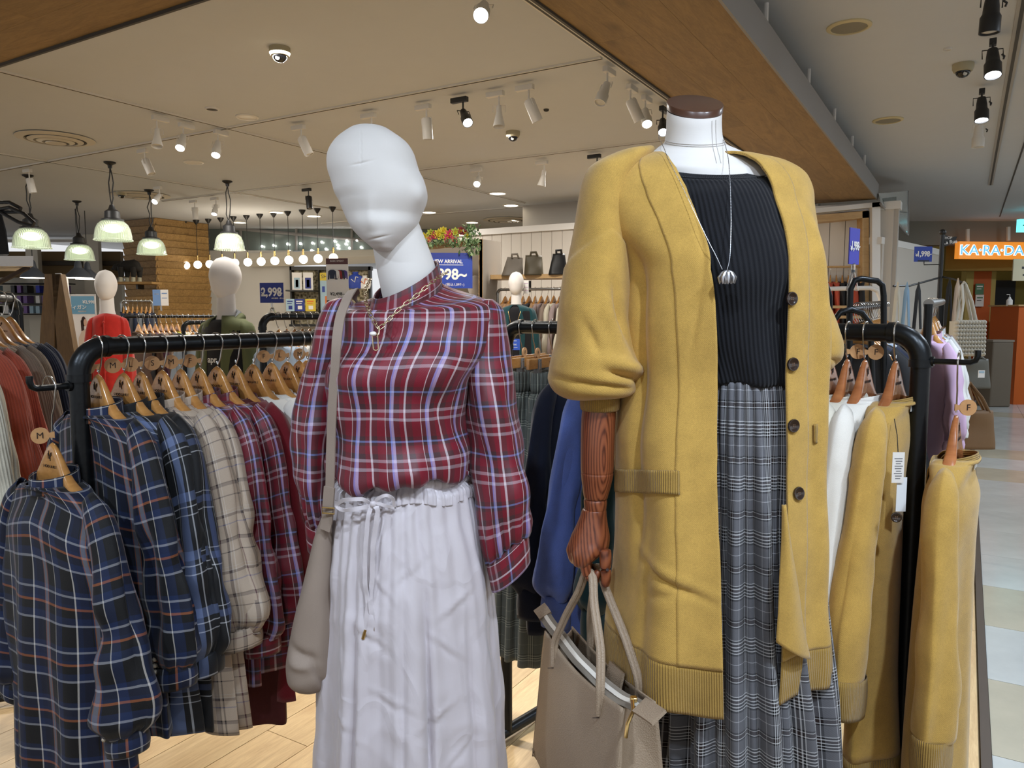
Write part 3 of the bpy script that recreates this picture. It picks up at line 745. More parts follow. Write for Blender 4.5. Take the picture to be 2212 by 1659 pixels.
# stitched seams of the neck
for off in (0, 6):
    pts = []
    for ph in np.linspace(-1.5, 1.5, 24):
        v = V[np.argmin(abs(V[:, 0] - (302 + off)))]; Yc = YB + .012 * sstep(v[0], 240, 330); c = P(v[1], v[0], Yc); a = v[2] * Yc / F
        pts.append((c.x + (a + .0006) * math.sin(ph), c.y - (v[3] + .0006) * math.cos(ph), c.z - v[4] * math.cos(ph)))
    obj('seam', MB().tube(pts, .0006, 5), M_seam, mB, world=True)
for px0 in (1524, 1533):
    pts = []
    for v in V[2:42:2]:
        Yc = YB + .012 * sstep(v[0], 240, 330); c = P(v[1], v[0], Yc); a = v[2] * Yc / F
        ph = math.asin(max(-1, min(1, (px0 - v[1]) / v[2]))); pts.append((c.x + (a + .0006) * math.sin(ph), c.y - (v[3] + .0006) * math.cos(ph), c.z - v[4] * math.cos(ph)))
    obj('seam', MB().tube(pts, .0005, 5), M_seam, mB, world=True)
obj('stand', MB().tube([(0, 0, .03), (0, 0, 1.3)], .014, 12).lathe([(0, .0), (.17, .0), (.17, .008), (.03, .012), (.016, .05)], 32), MATS['brushed_steel'], mB)

# black ribbed top ------------------------------------------------
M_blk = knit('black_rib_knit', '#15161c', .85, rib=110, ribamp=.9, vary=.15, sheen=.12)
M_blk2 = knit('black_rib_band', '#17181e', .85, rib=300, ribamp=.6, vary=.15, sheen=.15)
tp = thing('ribbed_top', 'black ribbed knit top under the open mustard cardigan', 'top', (P(1590, 700, YB).x, YB, .9))
tk = [(327, 1532, 116, .090, YB + .01, .067, 0), (343, 1536, 132, .095, YB + .01, .056, 0), (372, 1543, 142, .103, YB + .01, .036, 0), (425, 1552, 148, .114, YB, .014, 0), (480, 1560, 154, .124, YB, 0, 0), (540, 1572, 160, .135, YB, 0, 0), (600, 1580, 155, .138, YB, 0, 0), (680, 1588, 140, .125, YB, 0, 0), (770, 1598, 128, .112, YB, 0, 0), (812, 1604, 124, .112, YB, 0, 0), (822, 1605, 122, .108, YB, 0, 0), (824, 1605, 112, .098, YB, 0, 0)]
A, V, PH = ring_loft(tk, 90, 140); py = np.broadcast_to(V[:, :1], PH.shape); N = normals(A, True); N *= (-1 if N[45, 70, 1] > 0 else 1); nz = Noise2(41, 24, 1.5, 5)
f = .003 * nz(PH * 1.5, py * .012) * sstep(py, 560, 680) + .004 * np.sin(PH * 9 + py * .01) * sstep(py, 740, 815)
f += .006 * gauss(PH, -.35, .28) * gauss(py, 590, 50) + .006 * gauss(PH, .5, .28) * gauss(py, 585, 50)
A = A + N * f[..., None]
grid('body', A, M_blk, tp, arc_uv(A, True, 40), closed=True, world=True, solid=.002)
A = ring_loft([(316, 1530, 112, .0880, YB + .01, .070, 0), (322, 1531, 116, .0910, YB + .01, .069, 0), (329, 1532, 120, .0935, YB + .01, .066, 0), (335, 1534, 127, .0955, YB + .01, .062, 0)], 10, 120)[0]
grid('neckband', A, M_blk2, tp, arc_uv(A, True), closed=True, world=True, solid=.003)

# checked skirt -----------------------------------------------------
M_glen = plaid('glen_check', .088,
   [(0.020, 0.056, '#0c0c0e'), (0.056, 0.076, '#dedee0'), (0.076, 0.112, '#0c0c0e'), (0.112, 0.132, '#dedee0'), (0.132, 0.168, '#0c0c0e'), (0.168, 0.188, '#dedee0'), (0.188, 0.238, '#2a1c1a'), (0.238, 0.258, '#dedee0'), (0.258, 0.294, '#0c0c0e'), (0.294, 0.310, '#dedee0'), (0.520, 0.550, '#0c0c0e'), (0.550, 0.564, '#dedee0'), (0.564, 0.634, '#2a1c1a'), (0.634, 0.648, '#dedee0'), (0.648, 0.678, '#0c0c0e'), (0.860, 0.872, '#c8c8cc')], .098,
   [(0.020, 0.056, '#0c0c0e'), (0.056, 0.076, '#dedee0'), (0.076, 0.112, '#0c0c0e'), (0.112, 0.132, '#dedee0'), (0.132, 0.168, '#0c0c0e'), (0.168, 0.188, '#dedee0'), (0.188, 0.238, '#2a1c1a'), (0.238, 0.258, '#dedee0'), (0.258, 0.294, '#0c0c0e'), (0.294, 0.310, '#dedee0'), (0.520, 0.550, '#0c0c0e'), (0.550, 0.564, '#dedee0'), (0.564, 0.634, '#2a1c1a'), (0.634, 0.648, '#dedee0'), (0.648, 0.678, '#0c0c0e'), (0.860, 0.872, '#c8c8cc')], '#66666b', rough=.8, gloss=.2, thread=1500)
ks = thing('checked_skirt', 'long grey glen-check pleated skirt below the mustard cardigan', 'skirt', (P(1605, 1200, YB).x, YB, .3))
kk = [(818, 1606, 112, .098, YB, 0, 0), (840, 1606, 116, .102, YB, 0, 0), (900, 1606, 124, .11, YB, 0, 0), (1050, 1606, 132, .115, YB, 0, 0), (1300, 1606, 152, .13, YB, 0, 0), (1500, 1606, 174, .155, YB, 0, 0), (1700, 1606, 184, .165, YB, 0, 0), (1950, 1606, 200, .18, YB, 0, 0)]
A, V, PH = ring_loft(kk, 110, 320); py = np.broadcast_to(V[:, :1], PH.shape); UV = arc_uv(A, True); UV[..., 0] *= 1.6
N = normals(A, True); N *= (-1 if N[45, 160, 1] > 0 else 1); tt = (py - 818) / 900; nz2 = Noise2(51, 24, 1, 3)
ph2 = PH + .05 * nz2(PH, tt * 1.5)
w = np.sin(ph2 * 15 + .8); f = .014 * np.sign(w) * np.abs(w) ** .6 * sstep(tt, .02, .35) + .0035 * np.sin(ph2 * 44 + 2) * (1 - .6 * sstep(tt, .0, .4)) + .003 * nz2(PH * 2, tt * 5)
f += .006 * np.sin(ph2 * 31) * sstep(tt, .1, .4)
A = A + N * f[..., None]
grid('skirt_panel', A, M_glen, ks, UV, closed=True, world=True, solid=.002)

# mustard cardigan --------------------------------------------------
M_mus = knit('mustard_knit', '#be984c', .92, vary=.14, sheen=.25, fuzz=.5)
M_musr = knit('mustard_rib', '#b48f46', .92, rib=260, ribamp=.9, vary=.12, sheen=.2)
M_musd = M_mus
cd = thing('long_cardigan', 'long open mustard knit cardigan with five dark buttons, worn by the headless dress form', 'cardigan', (P(1550, 1000, YB).x, YB, .55))
ck_ = [(318, 1500, 100, .078, YB + .03, .028, 0), (330, 1508, 132, .090, YB + .03, .020, 0), (350, 1512, 180, .104, YB + .025, .012, 0), (385, 1510, 222, .118, YB + .02, .004, 0), (430, 1508, 236, .128, YB + .015, 0, 0), (500, 1525, 226, .146, YB + .01, 0, 0),
       (590, 1548, 206, .158, YB + .01, 0, 0), (680, 1554, 210, .156, YB + .01, 0, 0), (800, 1558, 216, .150, YB + .01, 0, 0), (950, 1552, 222, .150, YB + .01, 0, 0), (1100, 1558, 222, .163, YB + .01, 0, 0), (1250, 1552, 232, .171, YB + .01, 0, 0), (1400, 1546, 242, .178, YB + .01, 0, 0), (1432, 1545, 243, .178, YB + .01, 0, 0)]
# front edges as photo columns
eL = [(318, 1432), (350, 1444), (400, 1464), (470, 1494), (560, 1522), (680, 1538), (800, 1542), (1000, 1541), (1200, 1547), (1432, 1554)]
eR = [(318, 1563), (335, 1592), (360, 1620), (400, 1648), (450, 1668), (520, 1686), (600, 1692), (750, 1688), (900, 1690), (1050, 1694), (1200, 1688), (1432, 1680)]
Kc = np.array(ck_, float)
def edge(tab, sgn):
    T = np.array(tab, float)
    def f(py):
        x = interp(T, py)[0, 0]; cx = np.interp(py, Kc[:, 0], Kc[:, 1]); hw = np.interp(py, Kc[:, 0], Kc[:, 2]); b = np.interp(py, Kc[:, 0], Kc[:, 3])
        # seen at the front of the body, nearer than the ring centre
        k = (YB - b * .8) / YB
        return math.asin(max(-.98, min(.98, (1106 + (x - 1106) * k - cx) / hw)))
    return f
rows, cols = 170, 240
A, V, PH = ring_loft(ck_, rows, cols, lambda p: edge(eR, 1)(p), lambda p: edge(eL, -1)(p) + 2 * PI)
py = np.broadcast_to(V[:, :1], PH.shape); PHn = np.where(PH > PI, PH - 2 * PI, PH)
N = normals(A, False); N *= (-1 if N[60, 2, 1] > 0 else 1)
nz = Noise2(61, 30, 1.2, 5); tt = (py - 318) / 1110
f = .0035 * nz(PHn * 1.4, py * .007) * sstep(py, 420, 600)
# long folds: right front pleats, left front drape, under-arm
f += .016 * gauss(PHn, .98 - .0001 * py, .10) * sstep(py, 420, 600) * (1 - .3 * sstep(py, 900, 1300)) - .010 * gauss(PHn, 1.22, .09) * sstep(py, 450, 600)
f += -.014 * gauss(PHn, -1.02, .09) * sstep(py, 500, 640) * (1 - sstep(py, 1050, 1300)) + .012 * gauss(PHn, -.72, .25) * sstep(py, 460, 560)
f += .012 * gauss(PHn, -.62, .16) * sstep(py, 850, 1100) - .008 * gauss(PHn, -.86, .09) * sstep(py, 950, 1200)
f += -.009 * gauss(py - (PHn + .8) * 90, 1185, 9) * gauss(PHn, -.62, .28) + .006 * gauss(py - (PHn + .8) * 90, 1172, 10) * gauss(PHn, -.62, .28)
f += -.005 * gauss(py + (PHn + .8) * 60, 1235, 8) * gauss(PHn, -.7, .16)
f += -.004 * gauss(PHn + .35 + (py - 600) * .0009, 0, .03) * sstep(py, 330, 420) * (1 - sstep(py, 700, 800)) 
f += .004 * np.sin(PHn * 7 + 1) * sstep(py, 900, 1300)
A = A + N * f[..., None]
# lift of the right front corner and uneven hem
A[..., 2] += -.020 * sstep(py, 1250, 1430) * gauss(PHn, -.25, .4) + .014 * sstep(py, 1200, 1430) * sstep(PHn, .2, .6)
UV = arc_uv(A, False, 100)
hem = int(np.argmin(abs(V[:, 0] - 1345)))
grid('body', A[:hem + 1], M_mus, cd, UV[:hem + 1], world=True, solid=.0035)
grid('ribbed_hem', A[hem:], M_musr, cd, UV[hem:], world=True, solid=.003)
# front bands with a seam, following the two edges
def band(cols_, name):
    B = A[:hem + 1, cols_]; NN = N[:hem + 1, cols_]
    B = B + NN * .0022
    grid(name, B, M_mus, cd, arc_uv(B, False)[..., ::-1], world=True, solid=.003)
band(slice(0, 12), 'front_band'); band(slice(cols - 16, cols), 'front_band')
# buttons along the right-hand front edge
M_btn = plain('dark_horn_button', '#2b1d17', .18, spec=.8)
def button(c, nrm, r, parent, thread=True):
    nrm = Vector(nrm).normalized(); q = nrm.to_track_quat('Z', 'Y').to_matrix().to_4x4(); Mx = Matrix.Translation(c) @ q
    b = obj('button', MB().lathe([(0, -.001), (r * .95, -.001), (r, .001), (r * .95, .0028), (r * .8, .003), (r * .68, .0018), (0, .0016)], 28, Mx), M_btn, parent, world=True, angle=50)
    for a in (0, 1, 2, 3):
        o = obj('thread_hole', MB().sphere(Mx @ Vector((.0022 * math.cos(a * PI / 2 + .8), .0022 * math.sin(a * PI / 2 + .8), .0019)), .0009, 6, 4), plain('button_thread', '#8a6a50', .8), None)
        o.parent = b; o.location = root_inv(parent) @ o.location
    return b
for by, bx in ((646, 1694), (784, 1705), (920, 1707), (1062, 1718)):
    PX, PYY = proj(A); D = (PX - bx) ** 2 + (PYY - by) ** 2 + 1e6 * (np.cos(PHn) < .2); i, j = np.unravel_index(np.argmin(D), D.shape)
    q = A[i, j] + N[i, j] * .008; button(tuple(q), tuple(N[i, j]), .0120, cd)
# pockets with ribbed openings
def patch_on(x0, x1, y0, y1, name, mat, lift, n=(26, 10), slope=0):
    PX, PYY = proj(A); ok = (np.cos(PHn) > -.35) & (A[..., 1] < YB + .02)
    out = np.zeros((n[1], n[0], 3))
    for a, yy in enumerate(np.linspace(y0, y1, n[1])):
        for b, xx in enumerate(np.linspace(x0, x1, n[0])):
            D = (PX - xx) ** 2 + (PYY - yy - slope * (xx - x0)) ** 2 + 1e6 * ~ok; k = np.argpartition(D.ravel(), 4)[:4]; w = 1 / (D.ravel()[k] + .5); w /= w.sum()
            out[a, b] = (A.reshape(-1, 3)[k] * w[:, None]).sum(0) + (N.reshape(-1, 3)[k] * w[:, None]).sum(0) * lift
    for _ in range(3):
        out[1:-1] = (out[:-2] + 2 * out[1:-1] + out[2:]) / 4; out[:, 1:-1] = (out[:, :-2] + 2 * out[:, 1:-1] + out[:, 2:]) / 4
    grid(name, out, mat, cd, arc_uv(out, False), world=True, solid=.003)
patch_on(1338, 1470, 1012, 1062, 'pocket_edge', M_musr, .007, slope=.03)
patch_on(1750, 1776, 916, 956, 'pocket_edge', M_musr, .007, n=(8, 8))
# sleeve on the left of the photo, pushed up and billowing over its cuff
def cuff_sleeve(keys, seed, puff=None, **kw):
    A, V, PH = ring_loft(keys, 110, 72); py = np.broadcast_to(V[:, :1], PH.shape); nz = Noise2(seed, 24, 1.2, 4)
    N = normals(A, True); cen = A.mean(1, keepdims=True); N = N * np.sign(((A - cen) * N).sum())
    f = .005 * nz(PH, py * .009) * sstep(py, 480, 640)
    if puff is not None: f = f + puff(PH, py)
    A = A + N * f[..., None]
    return A, V, PH, N
kl = [(322, 1400, 10, .02, YB + .01, 0, 0), (335, 1368, 34, .05, YB + .005, 0, 0), (370, 1326, 54, .07, YB, 0, 0), (430, 1306, 52, .075, YB, 0, 0), (520, 1296, 56, .08, YB, 0, 0), (600, 1289, 63, .085, YB - .005, 0, 0), (680, 1286, 66, .085, YB - .01, 0, 0), (740, 1290, 76, .09, YB - .01, 0, 0), (785, 1290, 89, .095, YB - .01, 0, 0),
      (815, 1288, 92, .095, YB - .01, 0, 0), (836, 1290, 84, .085, YB - .01, 0, 0), (846, 1292, 66, .066, YB - .01, 0, 0), (848, 1294, 46, .045, YB - .01, 0, 0), (842, 1295, 40, .038, YB - .01, 0, 0)]
def puffL(PH, py):
    g = -.020 * gauss(py - 26 * PH, 792, 9) * sstep(PH, -.2, .6) * (1 - sstep(PH, 1.9, 2.4)) - .014 * gauss(py - 10 * PH, 822, 7) * gauss(PH, -.1, 1.0)
    g += .012 * gauss(py - 24 * PH, 770, 12) * gauss(PH, .7, .6) + .010 * gauss(py - 10 * PH, 808, 8) * gauss(PH, .9, .5)
    g += -.012 * gauss(PH - (py - 650) * .004, .55, .16) * gauss(py, 680, 60) + .008 * gauss(PH - (py - 650) * .004, .15, .22) * gauss(py, 690, 60)
    g += -.008 * gauss(PH, -.2 + (py - 740) * .005, .14) * gauss(py, 730, 36)
    g += .0045 * sstep(py - 40 * np.abs(PH - .2), 505, 512) 
    return g
A2, V2, PH2, N2 = cuff_sleeve(kl, 71, puffL)
grid('sleeve', A2, M_mus, cd, arc_uv(A2, True, 50), closed=True, world=True, solid=.003)
A3, V3, PH3 = ring_loft([(838, 1297, 37, .036, YB - .01, 0, 0), (850, 1296, 39, .038, YB - .01, 0, 0), (870, 1296, 40, .039, YB - .01, 0, 0), (882, 1296, 39, .038, YB - .01, 0, 0), (884, 1296, 37, .036, YB - .01, 0, 0)], 14, 60)
grid('ribbed_cuff', A3, M_musr, cd, arc_uv(A3, True), closed=True, world=True, solid=.003)
kr = [(352, 1650, 14, .02, YB + .03, 0, 0), (370, 1672, 44, .05, YB + .03, 0, 0), (430, 1694, 46, .07, YB + .04, 0, 0), (520, 1706, 46, .075, YB + .06, 0, 0), (640, 1722, 48, .08, YB + .08, 0, 0), (710, 1738, 54, .085, YB + .09, 0, 0), (750, 1742, 60, .085, YB + .09, 0, 0), (775, 1740, 58, .08, YB + .09, 0, 0), (790, 1738, 40, .05, YB + .09, 0, 0), (786, 1738, 34, .035, YB + .09, 0, 0)]
A4, V4, PH4, N4 = cuff_sleeve(kr, 72, lambda PH, py: -.012 * gauss(py - 10 * PH, 768, 6) * gauss(PH, .8, .5))
grid('sleeve', A4, M_mus, cd, arc_uv(A4, True, 50), closed=True, world=True, solid=.003)
# folded-back lower corner of the right front
K0 = [[P(1692, 1090, YB - .165), P(1694, 1090, YB - .165)], [P(1690, 1160, YB - .17), P(1704, 1164, YB - .168)], [P(1684, 1250, YB - .175), P(1720, 1262, YB - .165)], [P(1680, 1330, YB - .18), P(1733, 1354, YB - .155)], [P(1676, 1386, YB - .18), P(1748, 1424, YB - .145)]]
Kf = np.array([[list(p) for p in rr] for rr in K0]); tt_ = np.linspace(0, 1, 30); s5 = np.linspace(0, 1, 5)
Lft = interp(np.column_stack([s5, Kf[:, 0]]), tt_); Rgt = interp(np.column_stack([s5, Kf[:, 1]]), tt_)
w_ = np.linspace(0, 1, 16)[None, :, None]; FA = Lft[:, None] * (1 - w_) + Rgt[:, None] * w_; FA[..., 1] -= (.018 * np.sin(PI * w_) * np.linspace(.2, 1, 30)[:, None, None])[..., 0]
grid('turned_corner', FA, M_mus, cd, arc_uv(FA, False), world=True, solid=.003)

# silver pendant necklace
M_sil = plain('silver_metal', '#c4c4c8', .38, 1)
nk = thing('pendant_necklace', 'long fine silver necklace with petal pendant over the black ribbed top', 'necklace', tuple(P(1570, 600, YB - .14)))
for pts in ([(1428, 288, YB + .03), (1424, 300, YB - .03), (1440, 335, YB - .085), (1475, 405, YB - .125), (1520, 500, YB - .158), (1550, 560, YB - .166), (1560, 582, YB - .168)],
            [(1556, 290, YB + .03), (1566, 312, YB - .04), (1574, 350, YB - .095), (1578, 420, YB - .13), (1579, 500, YB - .155), (1576, 560, YB - .166), (1571, 582, YB - .168)]):
    pth = pxpath(pts, 150); mb = MB()
    for i in range(0, 149):
        d_ = (pth[i + 1] - pth[i]); mb.tube([pth[i] + d_ * .1, pth[i] + d_ * .9], .00075 if i % 2 else .0005, 5)
    obj('fine_chain', mb, M_sil, nk, world=True)
pc = P(1571, 598, YB - .176); rp_ = random.Random(5)
for k in range(16):
    a = 2 * PI * k / 16; rr_ = .005 if k % 2 else .009
    pts = [pc + Vector((0, 0, .011)), pc + Vector((math.cos(a) * rr_ * .9, math.sin(a) * rr_ * .6, .007)), pc + Vector((math.cos(a) * rr_ * 1.5, math.sin(a) * rr_ * .8, -.001)), pc + Vector((math.cos(a) * rr_ * 1.35, math.sin(a) * rr_ * .8, -.009 - .003 * rp_.random()))]
    obj('pendant_petal', MB().tube(pts, .002, 6, rs=[.001, .0022, .0026, .0008], flat=1.4), M_sil, nk, world=True)

# wooden forearm and hand --------------------------------------------
t_ = NT('carved_wood'); co_ = t_.coord(); mp_ = t_.n('ShaderNodeMapping'); t_.t.links.new(co_, mp_.inputs[0]); mp_.inputs['Scale'].default_value = (1, 1, .17)
wv = t_.n('ShaderNodeTexWave', wave_type='RINGS', rings_direction='SPHERICAL'); 
mp_.inputs['Location'].default_value = (.232, .050, -.195)
t_.t.links.new(mp_.outputs[0], wv.inputs[0]); wv.inputs['Scale'].default_value = 62; wv.inputs['Distortion'].default_value = 2.2; wv.inputs['Detail'].default_value = 3; wv.inputs['Detail Scale'].default_value = 1.2
nf_ = t_.noise(t_.scaled(co_, (1, 1, .06)), 260, 4)
k_ = t_.math('ADD', t_.math('MULTIPLY', wv.outputs['Fac'], .55), t_.math('MULTIPLY', nf_, .45))
M_arm = t_.set(t_.ramp(k_, [(.18, hexc('#4f2413')), (.42, hexc('#7d4229')), (.85, hexc('#915232'))]), .38, 0, .5, 0, Coat_Weight=.15)
YH = YB - .012
tilt_tube('forearm', [(862, 1296, 33, .034, YH, 0, 0), (900, 1293, 37, .036, YH, 0, 0), (950, 1291, 36.5, .036, YH, 0, 0), (1018, 1290, 35.5, .034, YH, 0, 0), (1019, 1290, 34, .033, YH, 0, 0), (1020, 1290, 34, .033, YH, 0, 0), (1021, 1290, 35.5, .034, YH, 0, 0), (1050, 1288.5, 31, .030, YH, 0, 0), (1072, 1287, 26.5, .026, YH, 0, 0), (1076, 1287, 25.5, .0245, YH, 0, 0)], M_arm, mB, 40, 90)
tilt_tube('wrist', [(1074, 1287, 20, .020, YH, 0, 0), (1079, 1286, 25, .024, YH, 0, 0), (1083, 1286, 25.5, .0245, YH, 0, 0), (1096, 1286, 24.5, .024, YH, 0, 0), (1104, 1286, 22, .022, YH, 0, 0), (1106, 1286, 10, .010, YH, 0, 0)], M_arm, mB, 32, 30)
# the palm: one shaped block, thumb and fingers jointed to it
A, V, PH = ring_loft([(1097, 1285, 16, .018, YH, 0, 0), (1100, 1284, 25.5, .024, YH, 0, 0), (1114, 1282, 29, .025, YH, 0, 0), (1135, 1279, 35, .028, YH, 0, 0), (1160, 1275, 43, .034, YH, 0, 0), (1182, 1270, 45, .038, YH - .002, 0, 0), (1200, 1264, 36, .036, YH - .004, 0, 0), (1214, 1258, 25, .030, YH - .004, 0, 0), (1222, 1256, 10, .018, YH - .004, 0, 0)], 60, 60)
py = np.broadcast_to(V[:, :1], PH.shape); N = normals(A, True); cen = A.mean(1, keepdims=True); N *= np.sign(((A - cen) * N).sum())
f = -.010 * gauss(py, 1202, 16) * gauss(PH, 1.1, .45) + .0025 * np.cos(PH * 8) * gauss(py, 1195, 22) * (np.abs(PH) < 1.6) - .003 * gauss(PH, .75, .16) * sstep(py, 1140, 1175)
A = A + N * f[..., None]
grid('palm', A, M_arm, mB, closed=True, world=True, cap0=True, cap1=True)
def seg(name, pts, r, mat, parent, flat=1.0, rs=None):
    pth = pxpath(pts, 14); m = 14
    rs_ = interp(rs, np.linspace(0, 1, m))[:, 0] if rs is not None else [r * math.sqrt(max(.05, 1 - (2 * i / (m - 1) - 1) ** 6)) for i in range(m)]
    return obj(name, MB().tube(pth, r, 18, rs=list(rs_), flat=flat), mat, parent, world=True)
def rs_cap(r0, r1): return [(0, r0 * .6), (.08, r0 * .95), (.5, (r0 + r1) / 2), (.9, r1 * .95), (1, r1 * .55)]
# thumb in front, pointing down
seg('thumb', [(1306, 1186, YH - .028), (1308, 1208, YH - .031), (1308, 1230, YH - .033)], .0115, M_arm, mB, rs=rs_cap(.0125, .0105))
seg('thumb_tip', [(1308, 1230, YH - .033), (1309, 1248, YH - .033), (1306, 1267, YH - .030)], .0105, M_arm, mB, rs=rs_cap(.0105, .0085))
obj('joint_pin', MB().tube([P(1312, 1231, YH - .046), P(1312, 1231, YH - .03)], .003, 10), plain('joint_dark', '#2d130b', .6), mB, world=True)
# four fingers curl down and back under the handles
for i, (dx, dY, L) in enumerate(((0, -.024, 1.0), (2, -.008, 1.06), (4, .009, 1.0), (6, .025, .86))):
    Yf = YH + dY
    seg('finger', [(1262 + dx, 1204, Yf), (1264 + dx, 1224, Yf), (1268 + dx, 1204 + 40 * L, Yf)], .0095, M_arm, mB, rs=rs_cap(.0105, .0092))
    seg('finger_tip', [(1268 + dx, 1202 + 40 * L, Yf), (1282 + dx, 1206 + 44 * L, Yf + .001), (1294 + dx, 1190 + 42 * L, Yf + .002)], .0088, M_arm, mB, rs=rs_cap(.0090, .0075))
# ------------------------------------------------------------------ taupe handbag carried by the wooden hand
M_hb = leather('handbag_leather', '#a4907a', .48, 420, .8); M_hbd = leather('handbag_piping', '#5d4f45', .6, 700, .3); M_lin = plain('bag_lining', '#8d8478', .8)
E1 = PZ(1178, 1362, .752); E2 = PZ(1346, 1530, .752); ev = (E2 - E1); BW = ev.length; ex = ev.normalized(); ey = Vector((0, 0, 1)).cross(ex).normalized()
if ey.x < 0: ey = -ey
hb = thing('handbag', 'taupe grained leather tote hanging from the wooden hand of the dress form', 'bag', tuple((E1 + E2) / 2 + ey * .04 - Vector((0, 0, .28))))
def BP(x, y, z):
    """bag space: x along the top edge (0..1), y across (m), z height above the bag's bottom (m)"""
    c = E1 + ex * (x * BW); return c + ey * y + Vector((0, 0, z - .28))
H = .28
def panel(y_top, y_bot, bulge, name, flip):
    A = np.zeros((30, 36, 3))
    for i, v in enumerate(np.linspace(0, 1, 30)):
        for j, u in enumerate(np.linspace(0, 1, 36)):
            sp = .055 * v; x = -sp + u * (1 + 2 * sp)
            sag = .014 * math.sin(PI * u) * (1 - v) ** 3
            y = y_top + (y_bot - y_top) * v ** .8 + bulge * math.sin(PI * u) * math.sin(PI * (v * .85 + .08)) + (.004 * math.sin(9 * u + 3 * v) * v)
            z = H * (1 - v) - sag + .012 * (1 - math.sin(PI * u)) * (v > .97)
            A[i, j] = BP(x, y, z)
    grid(name, A, M_hb, hb, arc_uv(A, False), world=True, solid=.003, offset=0)
panel(.0, -.022, -.014, 'front_panel', 0); panel(.062, .088, .010, 'back_panel', 1)
for u, nm in ((0, 'side_gusset'), (1, 'side_gusset')):
    A = np.zeros((26, 18, 3))
    for i, v in enumerate(np.linspace(0, 1, 26)):
        for j, w in enumerate(np.linspace(0, 1, 18)):
            sp = .055 * v; x = (-sp if u == 0 else 1 + sp); y0 = -.022 * v ** .8; y1 = .062 + .026 * v ** .8
            inn = -.12 * math.sin(PI * w) * (1 - v * .75) ; x2 = x + (inn if u else -inn) * .6
            A[i, j] = BP(x2, y0 + (y1 - y0) * w, H * (1 - v) - .006)
    grid(nm, A, M_hb, hb, arc_uv(A, False), world=True, solid=.003, offset=0)
A = np.array([[BP(-.05 + u * 1.1, -.022 + w * .11, .003) for u in np.linspace(0, 1, 10)] for w in np.linspace(0, 1, 5)])
grid('base_panel', A, M_hb, hb, world=True, solid=.003)
A = np.array([[BP(.03 + u * .94, .012 + w * .04, .12) for u in np.linspace(0, 1, 10)] for w in np.linspace(0, 1, 5)])
grid('lining', A, M_lin, hb, world=True, solid=.002)
# zip tape and its end tabs
zp = [BP(-.10, .012, .300), BP(.0, .012, .292), BP(.15, .014, .284), BP(.4, .018, .268), (BP(.65, .02, .266)), BP(.85, .02, .272), BP(1.0, .018, .286), BP(1.12, .016, .296)]
zz = [Vector(v) for v in interp(np.column_stack([np.linspace(0, 1, len(zp)), np.array([list(p) for p in zp])]), np.linspace(0, 1, 60))]
def strip(name, pts, w, th, mat, side):
    mb = MB(); n = len(pts)
    for i, p in enumerate(pts):
        t = (pts[min(i + 1, n - 1)] - pts[max(i - 1, 0)]).normalized(); a = Vector(side); a = (a - t * a.dot(t)).normalized(); b = t.cross(a)
        for s1, s2 in ((1, 1), (-1, 1), (-1, -1), (1, -1)): mb.v.append(tuple(p + a * s1 * w / 2 + b * s2 * th / 2))
    for i in range(n - 1):
        for k in range(4): mb.f.append((i * 4 + k, i * 4 + (k + 1) % 4, i * 4 + 4 + (k + 1) % 4, i * 4 + 4 + k))
    mb.f.append((3, 2, 1, 0)); e = (n - 1) * 4; mb.f.append((e, e + 1, e + 2, e + 3))
    return obj(name, mb, mat, hb, world=True, angle=50)
sd = ey * .8 + Vector((0, 0, .5))
strip('zip_tape', zz, .026, .0015, M_lin, sd)
M_zip = plain('white_zip', '#e9e4da', .5)
strip('zip_teeth', [p + Vector((0, 0, .0015)) for p in zz], .008, .003, M_zip, sd)
strip('zip_tab', [BP(-.18, .012, .306), BP(-.12, .012, .303), BP(-.08, .012, .299)], .030, .006, M_hb, sd)
strip('zip_tab', [BP(1.08, .016, .296), BP(1.16, .016, .301), BP(1.26, .016, .306)], .032, .006, M_hb, sd)
obj('zip_pull', MB().tube([BP(1.03, .012, .296), BP(1.08, .004, .288), BP(1.10, -.01, .272), BP(1.105, -.014, .25)], .0032, 8), M_gold, hb, world=True)
obj('zip_slider', MB().box(BP(1.02, .016, .297), (.012, .012, .008)), M_gold, hb, world=True, bevel=.002)
# turn-lock flap inside
strip('closure_flap', [BP(.62, .058, .285), BP(.62, .052, .262), BP(.62, .046, .235)], .055, .005, M_hb, ex)
obj('turn_lock', MB().tube([BP(.60, .042, .250), BP(.60, .036, .249)], .0085, 16).tube([BP(.585, .034, .250), BP(.615, .034, .249)], .003, 8), M_gold, hb, world=True)
# handles: each a rolled strap from the top edge over the hand and back
hp = P(1280, 1238, YH - .004)
def handle(xa, xb, y, top, nm='handle', inner=False):
    a0 = BP(xa, y, .235); a1 = BP(xa, y, .275); b1 = BP(xb, y, .275); b0 = BP(xb, y, .235); t = top
    c = [a0, a1, a1 + (t - a1) * .35 + ex * -.010, a1 + (t - a1) * .78 + ex * -.006, t + ex * -.016 + Vector((0, 0, -.006)), t + Vector((0, 0, .004)), t + ex * .016 + Vector((0, 0, -.006)), b1 + (t - b1) * .78 + ex * .010, b1 + (t - b1) * .35 + ex * .018, b1, b0]
    n = len(c); pts = [Vector(v) for v in interp(np.column_stack([np.linspace(0, 1, n), np.array([list(p) for p in c])]), np.linspace(0, 1, 90))]
    off = ey * .0035
    o = obj(nm, MB().tube([p - off for p in pts], .0052, 10).tube([p + off for p in pts], .0052, 10), M_hb, hb, world=True)
    for q, dz in ((a0, 1), (b0, 1)):
        obj('stitch', MB().box(q + Vector((0, 0, -.004)) - ey * (.008 if not inner else -.008), (.012, .002, .0015)), M_hbd, hb, world=True)
